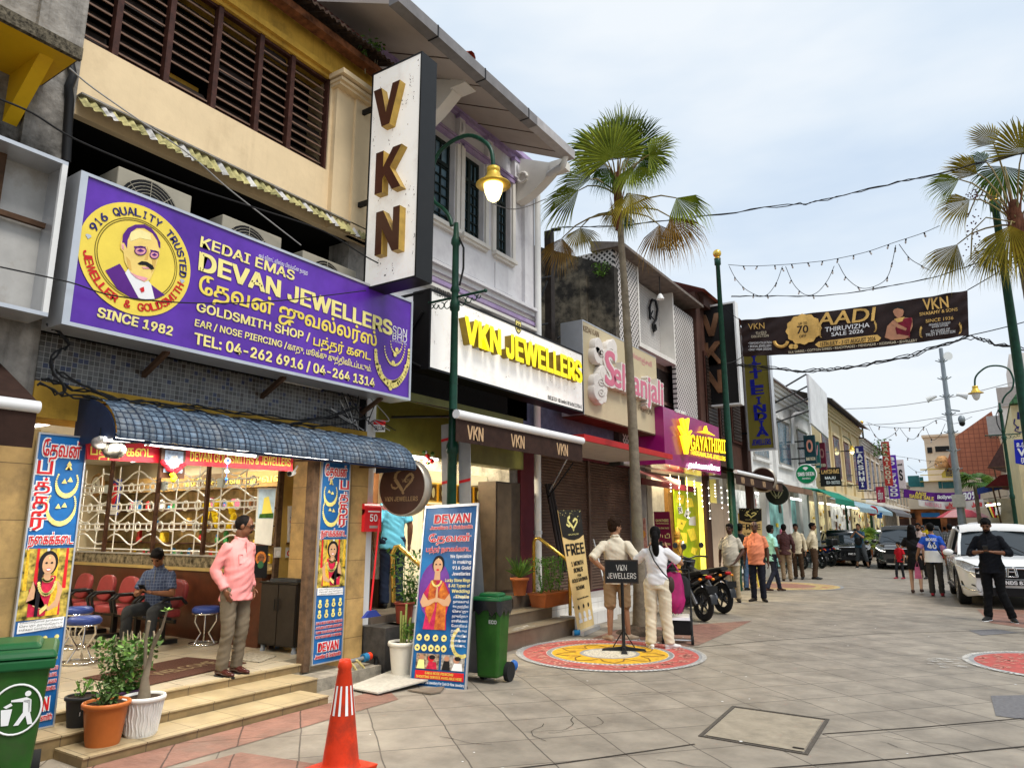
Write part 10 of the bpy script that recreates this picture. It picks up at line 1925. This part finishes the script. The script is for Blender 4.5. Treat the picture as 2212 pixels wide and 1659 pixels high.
 # VEHICLES
CGL=mat('car_glass',(.012,.018,.022),rg=.04,spec=.7,var=.2);TRIM=mat('car_trim_black',(.012,.012,.013),rg=.5);LMP=mat('headlamp_clear',(.5,.52,.55),rg=.08,spec=.8,var=.4,sc=30);LON=mat('headlamp_lit',(1,.95,.85),emit=3,var=0);RIMM=mat('car_rim',(.3,.3,.32),rg=.25,metal=.9)
def car(name,loc,rz,paint,lq,L=4.6,W=1.86,Hh=1.68,belt=1.02,hood=1.02,kind='suv',plate='WNDS 83',lit=False,wr=.36,emblem=True,detail=True):
 t=tg_(name,(0,0,0),lq,'car');hw=W/2;yF,yR=L/2,-L/2;ax=(yF-.9,yR+.95);ra=wr+.06;n=64
 def topz(y):
  if y>yF-.95:u=(y-(yF-.95))/.95;return hood-.04-.1*u-.22*u**4
  if y>yF-1.25:return hood+(belt-hood)*(yF-.95-y)/.3-.03
  if y<yR+.25:return belt+.05-.1*((yR+.25-y)/.25)**2
  return belt+.03*(yF-1.2-y)/L
 def botz(y):
  z=.2+.06*max(0,(abs(y)-L/2+.35)/.35)
  for a in ax:
   d=abs(y-a)
   if d<ra:z=max(z,wr+sqrt(ra*ra-d*d)*.98)
  return z
 TP=.33
 def halfw(y):u=abs(y)/(L/2);return hw*(1-(TP if y>0 else.16)*max(0,(u-.62)/.38)**2.6)
 def yb(x):x=min(abs(x)/hw,.999);return yF if x<1-TP else L/2*(.62+.38*((1-x)/TP)**(1/2.6))
 ys=sorted({yR+L*i/n for i in range(n+1)}|{a+d for a in ax for d in(-ra,-ra*.98,-ra*.9,-ra*.75,ra*.75,ra*.9,ra*.98,ra)}|{yF-q for q in(.01,.03,.06,.1,.15,.2)})
 vs,rows=[],11
 for y in ys:
  w_,zb,zt=halfw(y),botz(y),topz(y);h=zt-zb
  pts=[(w_*.9,zb),(w_*.97,zb+h*.08),(w_*.995,zb+h*.3),(w_,zb+h*.5),(w_*.99,zb+h*.62),(w_*.985,zb+h*.8),(w_*.955,zb+h*.93),(w_*.88,zt),(w_*.6,zt+.025),(w_*.3,zt+.035),(0,zt+.038)]
  vs+=[V((x,y,z))for x,z in pts]+[V((-x,y,z))for x,z in pts[:-1][::-1]]
 m_=2*rows-1;b=B();b.add(vs,[(i*m_+j,(i+1)*m_+j,(i+1)*m_+j+1,i*m_+j+1)for i in range(len(ys)-1)for j in range(m_-1)],paint,True)
 b.add(vs[:m_],[list(range(m_))],paint);b.add(vs[-m_:],[list(range(m_))[::-1]],paint);b.bd('body',t)
 b=B();b.box((-hw*.8,yR+.35,.22),(hw*.8,yF-.62,.6),TRIM);b.bd('underbody',t)
 rf=(yF-1.95,yR+(.75 if kind=='suv' else.95));base_f,base_r=yF-1.12,yR+(.22 if kind=='suv' else.3);zr=Hh;rw=hw*.72
 st=[(base_f,belt-.01,hw*.86,0),(rf[0],zr-.06,rw,1),(rf[0]-.35,zr-.015,rw,1),(0-.3,zr,rw,1),(rf[1],zr-.05,rw*.98,1),(base_r,belt+.05,hw*.8,0)]
 g=B();bw=hw*.93
 fb,ft,rt_,rb=[V((bw*.92,base_f,belt)),V((rw,rf[0],zr-.17)),V((rw*.97,rf[1],zr-.08)),V((bw*.93,base_r,belt+.04))]
 mx_=lambda p:V((-p.x,p.y,p.z))
 zc=V((0,.06,.03));g.add([fb,ft,mx_(ft),mx_(fb),V((0,base_f+.1,belt+.01)),V((0,rf[0]+.1,zr-.13))],[(0,4,5,1),(4,3,2,5)],CGL,True);g.bd('windscreen',t)
 g=B();g.add([rb,rt_,mx_(rt_),mx_(rb)],[(0,1,2,3)],CGL);g.bd('rear_window',t)
 for sd in(-1,1):
  f=lambda p:V((p.x*sd,p.y,p.z));g=B();g.add([f(fb),f(ft),f(lp_(ft,rt_,.5))+V((.015*sd,0,.01)),f(rt_),f(rb),f(lp_(fb,rb,.5))+V((.02*sd,0,0))],[(0,1,2,5),(5,2,3,4)],CGL,True);g.bd('side_window',t)
  b=B()
  for p,q_,r_ in((fb,ft,.035),(rt_,rb,.06)):b.tb([f(p),lp_(f(p),f(q_),.5)+V((.012*sd,0,.01)),f(q_)],r_,paint,8)
  b.tb([f(ft),f(lp_(ft,rt_,.5))+V((.012*sd,0,.012)),f(rt_)],.03,paint,8);b.tb([f(fb),f(lp_(fb,rb,.5))+V((.02*sd,0,0)),f(rb)],.022,TRIM,8);b.bd('pillar',t)
  b=B();c1,c2=f(lp_(fb,rb,.52)),f(lp_(ft,rt_,.42));b.tb([c1+V((.024*sd,0,0)),c2+V((.018*sd,0,0))],.03,TRIM,6);b.bd('door_pillar',t)
  b=B();mz=V((sd*(bw+.12),base_f-.22,belt+.05));b.ell(mz,(.11,.07,.075),paint);b.ell(mz+V((0,-.03,-.02)),(.1,.055,.06),TRIM);b.tb([mz,V((sd*bw*.92,base_f-.2,belt+.02))],.025,TRIM,6);b.bd('wing_mirror',t)
  if detail:
   b=B()
   for y in(base_f-.9,base_f-1.75):b.tb([V((sd*(halfw(y)+.012),y,belt-.16)),V((sd*(halfw(y)+.02),y-.1,belt-.16)),V((sd*(halfw(y)+.012),y-.2,belt-.16))],.014,CHROME if paint.name.startswith('car_white')else paint,6)
   b.bd('door_handle',t)
   b=B();yy=[ax[1]+ra+.05+(ax[0]-ax[1]-2*ra-.1)*k/8 for k in range(9)];b.tb([V((sd*(halfw(y)+.005),y,.3))for y in yy],.05,TRIM,8,ry=.03);b.tb([V((sd*(halfw(y)+.02),y,.36))for y in yy],.012,CHROME,6);b.bd('side_skirt',t)
 b=B();k=7;vs=[]
 for i in range(k+1):
  u=i/k;y=rf[0]+.1-.3*u if i<2 else rf[0]+(rf[1]-rf[0])*u;z=zr-.17+.035*0 if i==0 else zr-.05+.05*sin(pi*min(1,u*1.0+.12));w_=rw*(1-.03*u)
  for j in range(9):v=-1+2*j/8;vs.append(V((w_*1.02*v,y,z+.03*(1-v*v)-.02*(abs(v)>.9))))
 b.add(vs,[(i*9+j,(i+1)*9+j,(i+1)*9+j+1,i*9+j+1)for i in range(k)for j in range(8)],paint,True);b.bd('roof',t)
 for sd in(-1,1):
  for a in ax:
   c=V((sd*(hw-.13),a,wr));b=B();b.lt(c-V((.115,0,0)),[(wr*.62,0),(wr*.93,0),(wr,.03),(wr,.2),(wr*.93,.23),(wr*.62,.23)],RUBBER,30,axis=(1,0,0));w_=b.bd('wheel',t);b=B();xo=c.x+sd*.105
   for q in range(5):an=q*1.2566+.3;dd=V((0,cos(an),sin(an)));e_=V((0,-dd.z,dd.y));p0=V((xo,a,wr));b.hx([p0+e_*.035,p0-e_*.035,p0+dd*wr*.64-e_*.05,p0+dd*wr*.64+e_*.05],[v+V((sd*.012,0,0))for v in(p0+e_*.035,p0-e_*.035,p0+dd*wr*.64-e_*.05,p0+dd*wr*.64+e_*.05)],RIMM)
   b.tb(arc((xo,a,wr),wr*.64,0,360,(0,1,0),(0,0,1),26),.02,RIMM,6,caps=False);b.lt((xo-.05*(sd>0),a,wr),[(wr*.6,0),(wr*.6,.02)],TRIM,22,axis=(1,0,0));b.bd('rim',w_)
   b=B();b.tb([V((sd*(halfw(a+ra*cos(R(q)))*.985),a+ra*cos(R(q)),max(.22,wr+ra*sin(R(q)))))for q in range(-10,191,10)],.025,TRIM,6);b.bd('wheel_arch_trim',t)
 yn=lambda x,o=0.:yb(x)+o
 def fpatch(pts,m,name,o=.015,par=t):
  b=B();b.add([V((x,yn(x,o)-.02-(0 if z<.8 else(z-.8)*.22),z))for x,z in pts],[tuple(range(len(pts)))],m);return b.bd(name,par)
 b=B();xs=[-.62+1.24*i/10 for i in range(11)];vs=[]
 for x in xs:vs+=[V((x*hw/.93,yn(x*hw/.93,.02),.6)),V((x*hw/.93,yn(x*hw/.93,-.0),.84))]
 b.add(vs,[(2*i,2*i+2,2*i+3,2*i+1)for i in range(10)],TRIM);gr_=b.bd('grille',t);b=B();b.tb([V((x*hw/.93,yn(x*hw/.93,.028),.80))for x in xs],.022,CHROME,6);b.tb([V((x*hw/.93,yn(x*hw/.93,.035),.68))for x in xs],.008,TRIM,6);b.bd('grille_bar',gr_)
 if emblem:
  b=B();
  for p,q_ in(((-.07,.66),(-.05,.8)),((.07,.66),(.05,.8)),((-.045,.735),(.045,.735))):b.tb([V((p[0],yF+.05,p[1])),V((q_[0],yF+.05,q_[1]))],.014,CHROME,6)
  b.tb([V((x,yF+.045,z))for x,z in((-.1,.64),(-.08,.82),(.08,.82),(.1,.64),(-.1,.64))],.01,CHROME,6);b.bd('emblem',gr_)
 for sd in(-1,1):
  b=B();P_=[(.56,.82),(.62,.88),(.84,.97),(.96,.98),(.965,.88),(.8,.78),(.6,.74)];vs=[]
  for u,z in P_:x=u*hw;vs.append(V((sd*x,yb(x)+.03-(z-.74)*.45,z-.04)))
  b.pm(vs,(0,-.05,0),LMP);h_=b.bd('headlight',t);b=B();b.tb([v+V((0,.006,-.01))for v in vs[4:7]],.012,WHT if not lit else LON,6);b.ell(lp_(vs[0],vs[3],.4)+V((0,.0,-.03)),(.06,.03,.03),LON if lit else CHROME);b.bd('lamp_reflector',h_)
  b=B();vs=[V((sd*u*hw,yb(u*hw)+.02,z))for u,z in((.62,.34),(.92,.42),(.93,.52),(.7,.46))];b.pm(vs,(0,-.03,0),TRIM);b.bd('fog_light',t);b=B();b.tb([V((sd*u*hw,yb(u*hw)+.03,z))for u,z in((.6,.33),(.78,.36),(.94,.44))],.014,CHROME,6);b.bd('bumper_trim',t)
  b=B();x=sd*hw*.8;b.box((x-.1,yR-.01,.82),(x+.1,yR+.06,1.05),mat('tail_red',(.4,.01,.01)));b.bd('tail_light',t)
 b=B();b.box((-.52,yF-.0,.26),(.52,yF+.02,.42),TRIM);b.bd('lower_intake',t)
 b=B();b.box((-.26,yF+.04,.47),(.26,yF+.055,.58),BLK);pl_=b.bd('number_plate',t);b=B();b.tx(plate,(.22,yF+.058,.49),(-.22,yF+.058,.49),(.22,yF+.058,.56),WHT,bq=.05);b.bd('plate_lettering',pl_)
 if detail:
  b=B()
  for sd in(-.45,.15):b.tb([V((sd,base_f+.07,belt+.03)),V((sd+.3,base_f-.12,belt+.2)),V((sd+.5,base_f-.15,belt+.24))],.01,TRIM,5)
  b.bd('wiper',t)
 t.location=loc;t.rotation_euler.z=rz;return t
CW=mat('car_white',(.82,.82,.81),rg=.18,spec=.5,coat=.6,var=.015);CB=mat('car_black',(.012,.013,.014),rg=.12,spec=.5,coat=.6,var=.05);CS=mat('car_silver',(.3,.3,.3),rg=.25,metal=.5,coat=.4,var=.03);CBR=mat('car_dark_bronze',(.03,.027,.022),rg=.15,coat=.6,spec=.5)
fw_,rw_=gd(2085,1306),gd(2062,1280);mid=(fw_+rw_)/2;dvf=(fw_-rw_).normalized();rgt=V((dvf.y,-dvf.x,0));cen=mid-rgt*.82
car('parked_car',(cen.x,cen.y,0),math.atan2(-dvf.x,dvf.y),CW,'white sport utility car parked behind the man all in black',plate='WNDS 83')
p=at(1941,1140,PY(34));car('moving_car',(p.x,34.5,0),R(184),CBR,'dark bronze sport utility car driving towards the camera with lamps lit',W=1.85,Hh=1.68,plate='PNA 7712',lit=True,emblem=False)
p=gd(1815,1205);car('parked_car',(at(1812,1140,PY(35.5)).x,35.8,0),R(202),CB,'black hatchback parked by the potted palms',L=3.9,W=1.7,Hh=1.5,belt=.95,hood=.95,kind='hatch',plate='PMC 3165',wr=.31,emblem=False)
car('parked_car',(at(1893,1140,PY(47)).x,47,0),R(210),CS,'silver car parked behind the black hatchback and the women',L=4.2,W=1.72,Hh=1.5,belt=.95,hood=.95,kind='hatch',wr=.32,emblem=False,detail=False)
car('moving_car',(at(1998,1140,PY(46)).x,46,0),R(183),CB,'second dark car following the bronze one down the street',W=1.8,Hh=1.72,emblem=False,detail=False)
car('parked_car',(at(2120,1140,PY(56)).x,56,0),R(182),CW,'white van like car far off beyond the parasol',W=1.9,Hh=1.95,belt=1.15,hood=1.1,emblem=False,detail=False)
